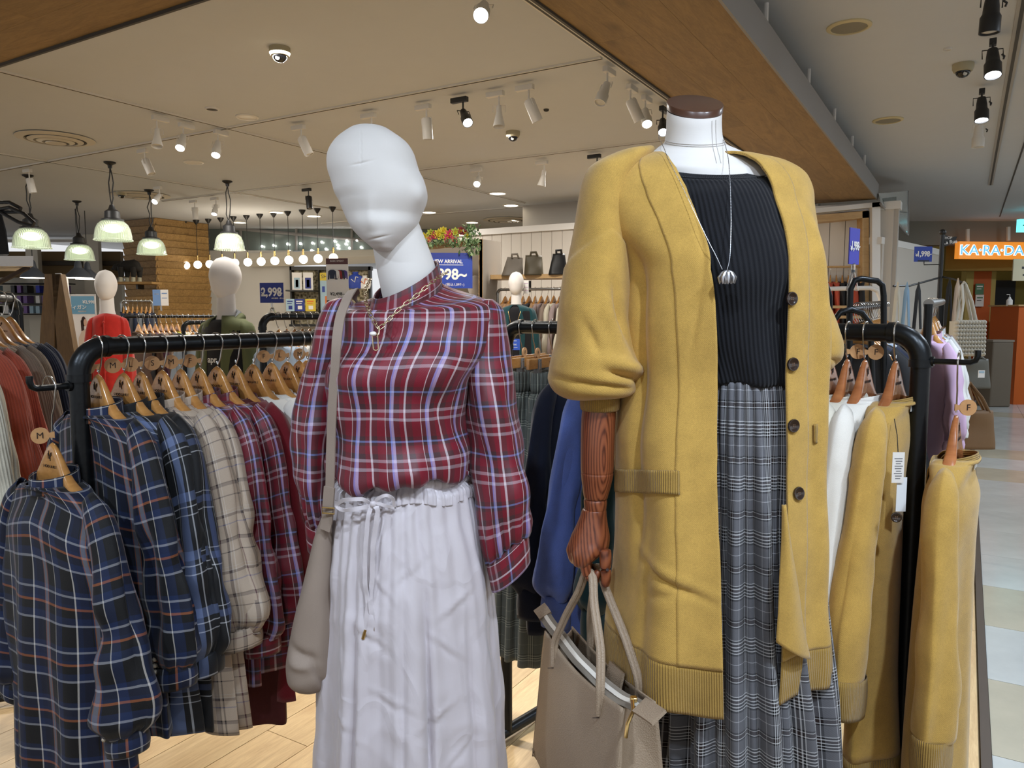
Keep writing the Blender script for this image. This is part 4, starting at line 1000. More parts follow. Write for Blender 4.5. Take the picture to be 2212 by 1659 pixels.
handle(.20, .80, -.009, hp + Vector((-.008, -.014, .004)))
handle(.22, .80, .070, hp + Vector((.010, .016, .004)), inner=True)
# ------------------------------------------------------------------ black pipe racks with hangers and garments
M_pipe = plain('black_iron_pipe', '#26282a', .33, .75, bump=.25, bscale=60, vary=.2)
M_wire = plain('hanger_wire', '#c8c6c2', .22, 1)
M_hang = wood('hanger_wood', '#a06c38', '#c99353', (3, 1, 6), .25, rnd=.10, coat=.5, bump=.02)
M_hang2 = wood('hanger_wood_red', '#8f5230', '#bd7a4a', (3, 1, 6), .22, rnd=.08, coat=.6, bump=.02)
M_disc = wood('disc_wood', '#b07f52', '#cfa06c', (3, 3, 3), .5, rnd=.05, bump=.02)
M_ink = plain('burnt_ink', '#2a1a10', .8)
M_shade = plain('hanger_pad', '#1d1a1a', .8)

def lerp(p, q, t): return p + (q - p) * t
def pipe_rack(name, label, p0, p1, z, r, hook_ends, mat=None, seg='black', legz=0.0, rung=False, group=None):
    """p0, p1: (x, y) of the two posts; one bent top bar, two posts with sockets, feet and side hooks"""
    mat = mat or M_pipe
    a = Vector((p0[0], p0[1], 0)); b = Vector((p1[0], p1[1], 0)); d = (b - a).normalized(); L = (b - a).length
    t = thing(name, label, 'rack', tuple((a + b) / 2), 0, group)
    up = Vector((0, 0, 1)); er = r * 3.1
    def elbow(q, dd):
        c = q + dd * er + up * (z - er); return [c + (-dd) * er * math.cos(k) + up * er * math.sin(k) for k in np.linspace(0, PI / 2, 9)]
    e0 = elbow(a, d); e1 = elbow(b, -d)
    for q, e in ((a, e0), (b, e1)):
        obj('elbow', MB().tube(e, r * 1.13, 20), mat, t, world=True)
        obj('post', MB().tube([q + up * .03, q + up * (z - er)], r, 20), mat, t, world=True)
        obj('socket', MB().tube([q + up * (z - er - .012), q + up * (z - er + .004)], r * 1.22, 20), mat, t, world=True)
        obj('foot', MB().tube([q - d.cross(up) * .24 + up * .03, q + d.cross(up) * .24 + up * .03], r, 14), mat, t, world=True)
        for s in (-1, 1): obj('rubber_foot', MB().tube([q + d.cross(up) * .22 * s, q + d.cross(up) * .22 * s + up * .03], r * .9, 12), M_shade, t, world=True)
    obj('top_bar', MB().tube([e0[-1], e1[-1]], r, 24), mat, t, world=True)
    for e, s in ((e0, 1), (e1, -1)): obj('collar', MB().tube([e[-1] - d * .006 * s, e[-1] + d * .006 * s], r * 1.2, 20), mat, t, world=True)
    if rung: obj('low_rail', MB().tube([a + up * .16, b + up * .16], r * .8, 14), mat, t, world=True)
    return t, a, b, d
RZA = 1.349; RR = .0200
qa = P(180, 1000, 1.62); RA0 = (qa.x, qa.y)
rackA, a0, a1, dA = pipe_rack('clothes_rack', 'black pipe rack at the left carrying checked shirts and white knits', RA0, (RA0[0] + U[0] * 1.22, RA0[1] + U[1] * 1.22), RZA, RR, None)
RZB = 1.379; th = math.radians(42); dBx, dBy = -math.cos(th), math.sin(th)
qb = P(1978, 1000, 1.62); RB0 = (qb.x, qb.y)
rackB, b0, b1, dB = pipe_rack('clothes_rack', 'black pipe rack behind the dress form carrying white and mustard knits', RB0, (RB0[0] + dBx * 1.2, RB0[1] + dBy * 1.2), RZB, RR * .97, None)
nearA = Vector((-W_[0], -W_[1], 0)); rotA = math.atan2(nearA.y, nearA.x)
nearB = Vector((-math.sin(th), -math.cos(th), 0)); rotB = math.atan2(nearB.y, nearB.x)
# side arms with an upturned tip
def side_arm(rack, p0, dirv, L, z, rr):
    p = p0 + Vector((0, 0, z)); q = p + dirv * L
    obj('side_arm', MB().tube([p, p + dirv * (L - .012), q - dirv * .004 + Vector((0, 0, .004)), q + Vector((0, 0, .014)), q + Vector((0, 0, .026))], rr, 10), M_pipe, rack, world=True)
    obj('arm_socket', MB().tube([p + dirv * RR, p + dirv * (RR + .006)], rr * 1.7, 12), M_pipe, rack, world=True)
    return p, q

# ---- hanger ------------------------------------------------------------
def hook_pts(r=.0235, neck=-.082):
    pts = [Vector((-r * math.cos(a), 0, r * math.sin(a))) for a in np.linspace(-.25, PI + .35, 16)]
    return pts + [Vector((r * .55, 0, -.042)), Vector((.004, 0, -.058)), Vector((0, 0, neck + .006)), Vector((0, 0, neck))]
def hanger(label, wm=None, disc=None, side=-1, drop=0.0, logo=True, group=None, half=.165, stem=0.0, lo=False):
    """a wooden hanger hung at its own origin (the bar's middle); local x across the shoulders"""
    t = thing('wooden_hanger', label, 'hanger', group=group); z0 = -.058 - stem
    pts = hook_pts(neck=z0 + .003)
    obj('hook', MB().tube(pts, .0017, 6 if lo else 8), M_wire, t)
    xs = np.linspace(-half, half, 15 if lo else 41); A = []
    for x in xs:
        u = abs(x) / half
        zt = z0 - .002 - .050 * (1 - math.exp(-(abs(x) / .043) ** 2.4)) - .084 * u ** 1.1
        zb = z0 - .092 - .080 * u ** 1.4
        zb = min(zb, zt - .022); d = .0065 + .013 * min(1, u * 1.35) ** 1.3
        c = (zt + zb) / 2; h = (zt - zb) / 2; e = min(1, math.sqrt(max(0.02, 1 - max(0, (u - .93) / .07) ** 2)))
        A.append([(x, d * e * np.sign(math.cos(q)) * abs(math.cos(q)) ** .6, c + h * e * np.sign(math.sin(q)) * abs(math.sin(q)) ** .6) for q in np.linspace(0, 2 * PI, 8 if lo else 16, endpoint=False)])
    grid('hanger_body', np.array(A), wm or M_hang, t, closed=True, cap0=True, cap1=True)
    if disc:
        RZ = Matrix.Rotation(-side * 1.05, 4, 'Z'); cc_ = RZ @ Vector((-.021, side * .003, 0)) + Vector((0, 0, z0 + .014))
        mb = MB(); M = Matrix.Translation(cc_) @ RZ @ Matrix.Rotation(PI / 2, 4, 'X') @ Matrix.Rotation(PI, 4, 'Z')
        mb.lathe([(0, -.0018), (.0170, -.0018), (.0170, .0018), (0, .0018)], 24, M)
        mb.add([M @ Vector(v) for v in ((-.014, .004, -.0016), (-.026, .007, -.0016), (-.026, -.007, -.0016), (-.014, -.004, -.0016), (-.014, .004, .0016), (-.026, .007, .0016), (-.026, -.007, .0016), (-.014, -.004, .0016))], [(0, 1, 2, 3), (7, 6, 5, 4), (0, 4, 5, 1), (1, 5, 6, 2), (2, 6, 7, 3), (3, 7, 4, 0)])
        dd = obj('size_disc', mb, M_disc, t, angle=50)
        tx = text('size_letter', disc, .018, cc_ + RZ @ Vector((0, side * .0026, 0)), RZ.to_3x3() @ frame_mat((-side, 0, 0)), M_ink, dd, extr=.0003)
    if logo:
        text('printed_mark', 'SHOO·LA·RUE', .0085, (0, side * .0078, z0 - .052), frame_mat((-side, 0, 0)), M_ink, t, extr=.0003)
        mb = MB()
        for k in range(6):
            mb.box((-.006 + .0024 * k, side * .0072, z0 - .030 + .006 * math.sin(k * 1.7)), (.0013, .001, .012 - .001 * k))
        obj('printed_emblem', mb, M_ink, t, smooth=False)
    return t

# ---- garment on a hanger --------------------------------------------------
def hung(label, cat, mat, L=.66, kind='shirt', W=.215, D=.03, sl=.56, seed=0, hemmat=None, sleeves=(1, -1), name=None, group=None, buttons=False, vneck=0, puff=.0, lo=False, amp=1.0, uo=None, tag_=True, openf=0):
    """a garment hanging at its own origin (the bar's middle); local x across the shoulders, y along the bar"""
    rs = np.random.RandomState(seed + 100); t = thing(name or 'hanging_' + kind, label, cat, group=group)
    r_, c_ = (20, 28) if lo else (64, 96)
    ns = .056 if kind == 'shirt' else .066
    K = [(0, -.146, ns, .046, 0), (.03, -.150, ns + .018, .048, .003), (.10, -.144, .10, .042, .012), (.17, -.152, .135, .038, .028), (.22, -.166, .158, .034, .042), (.30, -.225, W * .90, D + .004, .040), (.45, -.34, W, D, .014), (.65, -.12 - L * .55, W * 1.02, D * 1.05, 0), (1.0, -.12 - L, W * 1.10, D * 1.3, 0)]
    V = interp(K, np.linspace(0, 1, r_)); ph = np.linspace(-PI, PI, c_, endpoint=False); PHg = np.broadcast_to(ph, (r_, c_)); T = np.linspace(0, 1, r_)[:, None]
    sn, cs = np.sin(ph), np.cos(ph)
    A = np.zeros((r_, c_, 3))
    for i in range(r_):
        _z, w, d, dr = V[i]; xs = w * np.sign(sn) * np.abs(sn) ** .8
        A[i, :, 0] = xs; A[i, :, 1] = -d * np.sign(cs) * np.abs(cs) ** (.8 + .5 * i / r_); A[i, :, 2] = _z - dr * (np.abs(xs) / w) ** 1.3
    if vneck: A[..., 2] -= vneck * np.exp(-(ph / .55) ** 2)[None] * (1 - sstep(T, 0, .16))
    UV = arc_uv(A, True, r_ // 2); UV[..., 0] += rs.uniform(0, .1) if uo is None else uo
    nz = Noise2(seed, 22, 1.5, 6); env = sstep(T, .18, .6)
    fy = amp * env * (.012 * np.sin(A[..., 0] * (38 + rs.uniform(-6, 6)) + rs.uniform(0, 6) + T * 1.5) + .006 * nz(A[..., 0] * 12, T * 3)) * (.45 + .55 * T)
    A[..., 1] += fy; A[..., 0] += amp * env * .008 * np.sin(T * 4 + PHg * 2 + seed); A[..., 2] += amp * .008 * np.sin(A[..., 0] * 22 + seed) * sstep(T, .8, 1)
    if lo:
        grid('body', A, mat, t, UV, closed=True)
    else:
        h = int(r_ * .93)
        if hemmat: grid('body', A[:h + 1], mat, t, UV[:h + 1], closed=True, solid=.0015); grid('ribbed_hem', A[h:], hemmat, t, UV[h:], closed=True, solid=.0025)
        else: grid('body', A, mat, t, UV, closed=True, solid=.0015)
    cm = hemmat or mat
    # neckband
    hgt = .034 if kind == 'shirt' else .012; rows = 4 if lo else 10; B = []
    for k in np.linspace(0, 1, rows):
        w = ns * (1.0 - .06 * k); d = .046 * (1 - .05 * k); q = ph
        B.append(np.stack([w * np.sin(q), -d * np.cos(q), -.147 + hgt * k - (.018 if kind == 'shirt' else .02) * (1 + np.cos(q)) / 2 - vneck * np.exp(-(q / .55) ** 2)], -1))
    B = np.array(B); uvb = arc_uv(B, True)[..., ::-1].copy(); uvb[..., 1] += .03
    grid('collar', B, cm, t, uvb, closed=True, solid=0 if lo else .002)
    # sleeves
    for s in sleeves:
        rr, cc = (14, 14) if lo else (56, 40)
        cw0 = .066 if kind == 'cardigan' else .040; kn = kind == 'cardigan'; puff = puff * (.55 if kn else 1); q0 = rs.uniform(-.01, .01); lean = .012 if s > 0 else .0
        KS = [(0, s * .125, 0, -.170, .010, .014), (.05, s * .152, 0, -.198, .022, .026), (.14, s * .174, 0, -.255, .030, .030), (.3, s * (.190 + lean * .5), q0, -.20 - sl * .36, .037 + puff * .3, .030), (.6, s * (.204 + lean), q0 * 2, -.20 - sl * .62, .046 + puff * .7, .030 + puff * .5),
              (.80, s * (.212 + lean), q0 * 2, -.20 - sl * .82, .052 + puff * 1.3, .030 + puff * .7), (.9, s * (.212 + lean), q0 * 2, -.20 - sl * .90, cw0, .026 + .008 * kn), (.905, s * (.212 + lean), q0 * 2, -.20 - sl * .905, cw0 - .003, .024)]
        VS = interp(KS, np.linspace(0, 1, rr)); ps = np.linspace(-PI, PI, cc, endpoint=False); TS = np.linspace(0, 1, rr)[:, None]
        S = np.zeros((rr, cc, 3))
        S[..., 0] = VS[:, 0:1] + VS[:, 3:4] * np.sin(ps); S[..., 1] = VS[:, 1:2] - VS[:, 4:5] * np.cos(ps) * np.abs(np.cos(ps)) ** .5; S[..., 2] = VS[:, 2:3] + .02 * s * np.sin(ps) * (1 - TS)
        n2 = Noise2(seed * 3 + 7 + s, 20, 1.5, 6); e2 = sstep(TS, .1, .35)
        fo = amp * (.5 if kn else 1) * e2 * (.009 * np.sin(3 * ps + seed + TS * 2.5) + .005 * n2(ps, TS * 7) + .004 * np.sin(5 * ps - seed + TS * 4)) + .005 * np.sin(11 * ps + seed) * sstep(TS, .72, .95) * (kind == 'shirt')
        if kind == 'cardigan': fo = fo + .0028 * gauss(TS, .17 + .015 * np.cos(ps), .010)
        S[..., 0] += fo * np.sin(ps); S[..., 1] -= fo * np.cos(ps)
        uvs = arc_uv(S, True, rr // 2); uvs[..., 0] += rs.uniform(0, .1)
        grid('sleeve', S, mat, t, uvs, closed=True, solid=0 if lo else .0015)
        ch = sl * (.095 if kind == 'shirt' else .15); ex_, ey_, ez_ = VS[-1, 0], VS[-1, 1], VS[-1, 2]
        Cf = []
        for k in np.linspace(0, 1, 3 if lo else 9):
            w = cw0 - .001 * kn + .002 + .004 * math.sin(PI * k) + .003 * k * (1 - 2 * kn); Cf.append(np.stack([ex_ + w * np.sin(ps), ey_ - w * (.5 if kind == 'cardigan' else .75) * np.cos(ps), ez_ + .004 - ch * k + 0 * ps + .012 * np.sin(ps) * s], -1))
        Cf = np.array(Cf); uvq = arc_uv(Cf, True); uvq = uvq.copy() if kn else uvq[..., ::-1].copy(); uvq[..., 1] += .02
        cf = grid('cuff', Cf, cm, t, uvq, closed=True, solid=0 if lo else .002)
        if buttons and s > 0:
            for k in range(3):
                o = obj('pearl_button', MB().sphere((ex_ - .030, ey_ + buttons * .030, ez_ + .018 - .014 * k), .0055, 10, 8), MATS['button_pearl'], t)
    if tag_ and not lo:
        obj('neck_label', MB().box((0, .040, -.158), (.05, .001, .018)), plain('label_cloth', '#d9d7d0', .7), t, smooth=False)
    return t
plain('button_pearl', '#d8cdbb', .2, .35)
M_nvy = plaid('navy_check', .125, [(.0, .16, '#08090d'), (.16, .185, '#e6dfd6'), (.26, .40, '#101c3c'), (.40, .42, '#08090d'), (.44, .455, '#b07050'), (.455, .53, '#8a8b98'), (.53, .55, '#b07050'), (.57, .74, '#08090d'), (.74, .755, '#d8d2ca'), (.90, 1.0, '#08090d')],
              .115, [(.0, .20, '#08090d'), (.20, .24, '#a8aab2'), (.36, .50, '#08090d'), (.50, .54, '#b0673f'), (.60, .72, '#101c3c'), (.72, .76, '#a8aab2'), (.84, 1.0, '#08090d')], '#14274e', rough=.6)
M_blkp = plaid('black_blue_check', .12, [(.0, .2, '#0d0f13'), (.2, .23, '#c9cbd0'), (.30, .52, '#6f7fa8'), (.52, .54, '#11131a'), (.60, .63, '#c9cbd0'), (.66, .9, '#0d0f13')],
               .12, [(.0, .2, '#0d0f13'), (.2, .22, '#b9bbc0'), (.34, .36, '#c9cbd0'), (.40, .42, '#0d0f13'), (.44, .60, '#5d6c92'), (.7, .95, '#0d0f13')], '#10131a', rough=.6)
M_blkp2 = plaid('black_grey_check', .11, [(.0, .3, '#0b0c10'), (.3, .32, '#d0d2d6'), (.38, .5, '#53618c'), (.55, .56, '#c0c2c8'), (.62, 1.0, '#0b0c10')], .12, [(.0, .24, '#0b0c10'), (.24, .26, '#c6c8cc'), (.30, .32, '#0b0c10'), (.36, .48, '#4a577c'), (.54, .555, '#c0c2c8'), (.62, 1.0, '#0b0c10')], '#0d0f15', rough=.6)
M_bgp = plaid('beige_check', .11, [(.0, .18, '#4e4140'), (.05, .075, '#d9cdbf'), (.11, .13, '#d9cdbf'), (.36, .385, '#5d1f36'), (.55, .70, '#6a5e5a'), (.60, .62, '#1c1818'), (.65, .67, '#1c1818'), (.86, .88, '#5d2338')],
              .12, [(.0, .18, '#574a48'), (.05, .07, '#c9bfb2'), (.11, .125, '#c9bfb2'), (.36, .38, '#2c2832'), (.55, .70, '#6a5e5a'), (.60, .62, '#1c1818'), (.86, .88, '#6b7094')], '#c3b09c', rough=.65)
M_redk = knit('crimson_knit', '#6e1420', .9); M_blak = knit('black_knit', '#15151a', .9); M_wht = knit('white_knit', '#e6e2da', .9, vary=.04); M_wine = plain('wine_cloth', '#4a1014', .8, bump=.2)
M_cream = knit('cream_knit', '#dcd6c6', .9, vary=.05)
ROT = {'A': rotA, 'B': rotB}
def on_bar(rack, pxh, dy=0.0):
    """place along a bar where the photo shows the hook"""
    p, d, z = (a0, dA, RZA) if rack == 'A' else (b0, dB, RZB)
    k = (pxh - 1106) / F / math.cos(PITCH) ; k = (pxh - 1106) / F
    # x = k*y*(cos-ish) ; solve for the distance along the bar
    t = (k * 1.0045 * p.y - p.x) / (d.x - k * 1.0045 * d.y); q = p + d * t
    return Vector((q.x, q.y, z))
def place(o, loc, rz): o.location = loc; o.rotation_euler = (0, 0, rz); return o
jr = random.Random(8)
listA = [
 (213, M_nvy, 'shirt', .72, 'L', 'navy checked shirt, first on the left rack beside its post', .52, .016),
 (268, M_blkp, 'shirt', .75, 'M', 'black and blue checked shirt, second on the left rack', .52, .012),
 (306, M_blkp2, 'shirt', .75, 'L', 'black and blue checked shirt, third on the left rack', .52, .012),
 (352, M_bgp, 'shirt', .78, 'S', 'beige checked shirt, fourth garment on the left rack', .50, .014),
 (392, M_bgp, 'shirt', .78, 'M', 'beige checked shirt nearest the burgundy ones on the left rack', .50, .014),
 (432, M_bl, 'shirt', .70, 'F', 'burgundy checked shirt hanging next to the beige checked ones', .54, .014),
 (470, M_bl, 'shirt', .70, None, 'burgundy checked shirt hanging next to the plain crimson knit', .54, .012),
 (510, M_redk, 'sweater', .80, None, 'plain crimson knit on the left rack, long wine hem below it', .56, 0),
 (548, M_wht, 'sweater', .62, None, 'white knit on the left rack, the nearer of the two', .52, 0),
 (588, M_wht, 'sweater', .62, 'F', 'white knit on the left rack just behind the first white one', .52, 0),
 (622, M_blak, 'sweater', .62, 'L', 'black knit on the left rack beyond the white ones', .52, 0),
 (648, M_blak, 'sweater', .62, None, 'second black knit on the left rack, mostly behind the blouse sleeve', .52, 0),
 (664, M_wht, 'sweater', .62, 'M', 'white knit on the left rack next to the blouse sleeve', .50, 0),
 (682, M_blak, 'sweater', .62, None, 'last dark knit before the blouse sleeve on the left rack', .50, 0),
]
tt0 = [(a0 + dA * 0.08)]
for i, (hx, m, kd, L, ds, lab, sl, pf) in enumerate(listA):
    loc = on_bar('A', hx); jit = .0 + jr.uniform(-.06, .06)
    h = hanger('wooden hanger of the ' + lab.split(',')[0] + ('' if ',' not in lab else ',' + lab.split(',')[1][:28].rsplit(' ', 1)[0]), M_hang, ds, -1); place(h, loc, rotA + jit)
    g = hung(lab, 'shirt' if kd == 'shirt' else 'sweater', m, L, kd, seed=i + 3, sl=sl, puff=pf, buttons=(-1 if kd == 'shirt' else False), D=.026, W=.19, name='checked_shirt' if kd == 'shirt' else 'knit_sweater'); place(g, loc, rotA + jit)
# long wine-red hems below the row
for i, (hx, lab) in enumerate(((492, 'wine-red long garment whose hem shows below the checked shirts'), (620, 'wine-red long garment whose hem shows beside the taupe shoulder bag'))):
    loc = on_bar('A', hx); g = hung(lab, 'dress', M_wine, .86, 'sweater', W=.17, seed=60 + i, sl=.5, name='long_dress', sleeves=()); place(g, loc, rotA)
# the shirt on the side arm
pA, qA = side_arm(rackA, Vector((RA0[0], RA0[1], 0)), Vector((-U[0], -U[1], 0)), .10, 1.268, .0068)
loc = pA + Vector((-U[0], -U[1], 0)) * .062
h = hanger('wooden hanger on the left side arm holding the nearest navy shirt', M_hang, 'M', -1, stem=.055); place(h, loc, rotA + .0)
g = hung('navy checked shirt on the side arm at the far left, nearest to the camera', 'shirt', M_nvy, .80, 'shirt', seed=31, sl=.47, puff=.022, buttons=-1, D=.05, W=.185, name='checked_shirt', uo=.02); place(g, loc - Vector((0, 0, .055)), rotA + .0)

# ---- right-hand rack
M_mkr = M_musr
listB = [
 (1932, M_mus, 'cardigan', .86, None, 'mustard cardigan with hang tag, on the right rack against its post', .55),
 (1866, M_wht, 'cardigan', .64, 'F', 'white knit cardigan, the nearer to the post of two on the right rack', .52),
 (1828, M_cream, 'cardigan', .64, 'F', 'white knit cardigan closest to the dress form on the right rack', .52),
 (1790, M_cream, 'cardigan', .64, None, 'cream knit mostly hidden behind the dress form', .62),
]
for i, (hx, m, kd, L, ds, lab, sl) in enumerate(listB):
    loc = on_bar('B', hx); jit = (.03, .03, .05, 0)[i]
    h = hanger('reddish wooden hanger of the ' + ' '.join(lab.split()[:9]).rstrip(','), M_hang2, ds, 1); place(h, loc, rotB + jit)
    g = hung(lab, 'cardigan', m, L, kd, seed=i + 80, sl=sl, hemmat=M_musr if m is M_mus else m, D=.036, W=.165, vneck=.12, name='knit_cardigan', puff=.020 if m is M_mus else .006, amp=.7); place(g, loc, rotB + jit)
    if i == 0:
        card = thing('hang_tag', 'white paper hang tag on a black cord at the neck of the mustard cardigan', 'tag', tuple(P(1942, 1000, 1.5)))
        obj('cord', MB().tube([P(1932, 905, 1.53), P(1938, 940, 1.5), P(1940, 978, 1.495)], .0009, 6), M_black, card, world=True)
        obj('paper_tag', MB().box((0, 0, 0), (.024, .0006, .062), None), M_white, card, smooth=False).location = root_inv(card) @ P(1940, 1010, 1.492)
        tx = MB()
        for k in range(9): tx.box((-.0 + .001 * (k % 2), -.0006, .018 - .005 * k), (.016 - .003 * (k % 3), .0003, .0016))
        o = obj('printed_lines', tx, plain('print_grey', '#6b6b70', .8), card, smooth=False); o.location = root_inv(card) @ P(1940, 1010, 1.492)
        obj('paper_tag', MB().box((0, 0, 0), (.020, .0006, .070), None), plain('tag_paper_two', '#dfe3e6', .7), card, smooth=False).location = root_inv(card) @ P(1947, 1068, 1.497)
        # a front button
        button(tuple(P(1936, 1117, 1.455)), (-.3, -1, 0), .0105, g)
# dark garments and checked trousers further along this rack
for i, (hx, m, L, lab) in enumerate(((1252, knit('navy_knit', '#141a2c', .9), .74, 'navy knit hanging beside the wooden arm'), (1316, knit('blue_knit', '#5f76c0', .9), .80, 'blue knit hanging just behind the wooden arm'), (1385, knit('deep_green_knit', '#12343a', .9), .86, 'deep green knit hanging behind the wooden hand'))):
    loc = on_bar('B', hx); h = hanger('wooden hanger of the ' + lab, M_hang, None, 1); place(h, loc, rotB)
    g = hung(lab, 'sweater', m, L, 'sweater', seed=i + 90, sl=.58, D=.04, W=.21, name='knit_sweater', puff=.015); place(g, loc, rotB)
def trousers(lab, mat, seed, L=.86, W=.155):
    t = thing('checked_trousers', lab, 'trousers', group='checked trousers on clip hangers')
    r_, c_ = 60, 120; T = np.linspace(0, 1, r_)[:, None]; ph = np.linspace(-PI, PI, c_, endpoint=False)
    w = np.where(T < .07, W * .8, W * (.86 + .35 * T)); d = .03 + .03 * T
    A = np.zeros((r_, c_, 3)); A[..., 0] = w * np.sin(ph); A[..., 1] = -d * np.cos(ph); A[..., 2] = -.13 - L * T
    nz = Noise2(seed, 20, 1, 3); f = .006 * np.sin(ph * 9 + nz(ph, T)) * sstep(T, .06, .2) + .003 * np.sin(ph * 31 + seed) * (1 - sstep(T, .1, .35)) - .004 * gauss(T, .065, .012)
    A[..., 0] += f * np.sin(ph); A[..., 1] -= f * 2.2 * np.cos(ph); UV = arc_uv(A, True, 30); UV[..., 0] *= 1.3
    grid('legs', A[4:], mat, t, UV[4:], closed=True, solid=.0015); grid('waistband', A[:5], mat, t, UV[:5], closed=True, solid=.003)
    return t
M_glen2 = plaid('green_grey_check', .07, [(.05, .065, '#d9dcc8'), (.09, .105, '#1d221f'), (.13, .145, '#d9dcc8'), (.17, .19, '#1d221f'), (.21, .225, '#d9dcc8'), (.26, .28, '#1d221f'), (.6, .61, '#a9ad9c')], .085, [(.05, .065, '#d9dcc8'), (.09, .105, '#1d221f'), (.13, .145, '#d9dcc8'), (.17, .19, '#1d221f'), (.21, .225, '#d9dcc8'), (.26, .28, '#1d221f'), (.6, .61, '#a9ad9c')], '#666b66', rough=.85)
M_clipg = plain('clip_grey', '#6d6a66', .45)
for i, hx in enumerate((1128, 1156, 1192)):
    loc = on_bar('B', hx) ; loc = loc + Vector((0, 0, -.0))
    g = trousers(['grey checked trousers hanging closest to the blouse sleeve', 'grey checked trousers, the middle pair on the pipe rack', 'grey checked trousers hanging next to the navy knit'][i], M_glen2, 4 + i); place(g, loc, rotB + .25)
    h = thing('clip_hanger', ['clip hanger of the trousers closest to the blouse sleeve', 'clip hanger of the middle checked trousers', 'clip hanger of the trousers next to the navy knit'][i], 'hanger', group='clip hangers'); 
    obj('hook', MB().tube(hook_pts(neck=-.088), .0017, 8), M_wire, h)
    obj('hanger_bar', MB().box((0, 0, -.103), (.33, .010, .030)), M_hang, h, bevel=.002)
    text('printed_mark', 'SHOO·LA·RUE', .009, (0, .0056, -.103), frame_mat((-1, 0, 0)), M_ink, h)
    for s in (-1, 1): obj('clip', MB().box((s * .10, .0, -.120), (.016, .020, .062)), M_clipg, h, bevel=.002); obj('clip_spring', MB().tube([(s * .10, .012, -.098), (s * .10 + .02, .016, -.098), (s * .10 + .02, .016, -.118), (s * .10, .012, -.118)], .0013, 6), M_wire, h)
    place(h, loc, rotB + .25)
    mb = MB(); M = Matrix.Translation((.012, .014, -.078)) @ Matrix.Rotation(PI / 2, 4, 'X'); mb.lathe([(0, -.002), (.0155, -.002), (.0155, .002), (0, .002)], 20, M)
    dd = obj('size_disc', mb, M_disc, h, angle=50); text('size_letter', 'F', .016, (.012, .0165, -.078), frame_mat((-1, 0, 0)), M_ink, dd)
# mustard cardigan on the right side arm
pB, qB = side_arm(rackB, Vector((RB0[0], RB0[1], 0)), Vector((-dBx, -dBy, 0)).normalized(), .105, 1.320, .0062)
loc = pB + Vector((-dBx, -dBy, 0)) * .072
h = hanger('reddish wooden hanger on the right side arm', M_hang2, 'F', 1, stem=.05); place(h, loc, rotB + .10)
g = hung('mustard cardigan hanging from the side arm, rightmost garment of the right rack', 'cardigan', M_mus, .90, 'cardigan', seed=97, sl=.50, hemmat=M_musr, D=.045, W=.17, vneck=.10, name='knit_cardigan', puff=.02, amp=.7); place(g, loc - Vector((0, 0, .05)), rotB + .10)
# ------------------------------------------------------------------ things on the ceiling
M_fix = plain('white_fixture', '#dedad2', .45); M_fixb = plain('black_fixture', '#1b1b1c', .45); M_slot = plain('track_slot', '#4a463f', .7)
M_lampw = emit('lamp_glow', (.92, .96, 1, 1), 26); M_lampd = plain('lamp_off', '#c9c6bd', .3); M_warmglow = emit('warm_glow', (1, .90, .72, 1), 9)
def seat(a, b): return G(a, b, CZ)
def track(label, p, q, segs=None, w=.035, hh=.012, col=None):
    d = (q - p); L = d.length; d.normalize(); t = thing('ceiling_track', label, 'track', tuple(p))
    side = d.cross(Vector((0, 0, 1)))
    M = Matrix((d, side, Vector((0, 0, 1)))).transposed().to_4x4()
    obj('rail', MB().box((p + q) / 2 - Vector((0, 0, hh / 2)), (L, w, hh), M), col or M_fix, t, world=True, smooth=False)
    obj('rail_slot', MB().box((p + q) / 2 - Vector((0, 0, hh + .0005)), (L, w * .35, .002), M), M_slot, t, world=True, smooth=False)
    return t
track('long ceiling track running into the shop left of the round air outlet lights', seat(.5, 5.17), seat(9.0, 5.17))
track('ceiling track crossing in front of the air outlet, carrying white spotlights', seat(4.2, 9.8), seat(4.2, 1.9))
track('ceiling track farthest left, running into the shop behind the glass pendants', seat(2.5, 7.8), seat(9.5, 7.8))
track('second crossing ceiling track, level with the far spotlights', seat(6.4, 9.2), seat(6.4, 1.5))
track('white ceiling track right beside the wood-clad beam', seat(1.5, 1.86), seat(8.8, 1.86))
track('third crossing ceiling track in front of the globe pendants', seat(9.3, 9.2), seat(9.3, 3.0))
track('corridor ceiling track carrying the black spotlights', seat(.6, -.16), seat(10.5, -.16), w=.05, col=plain('track_grey', '#a8a49c', .5))
track('thin metal strip on the corridor ceiling right of its track', seat(.6, -.36), seat(14, -.36), w=.014, hh=.006, col=M_slot)

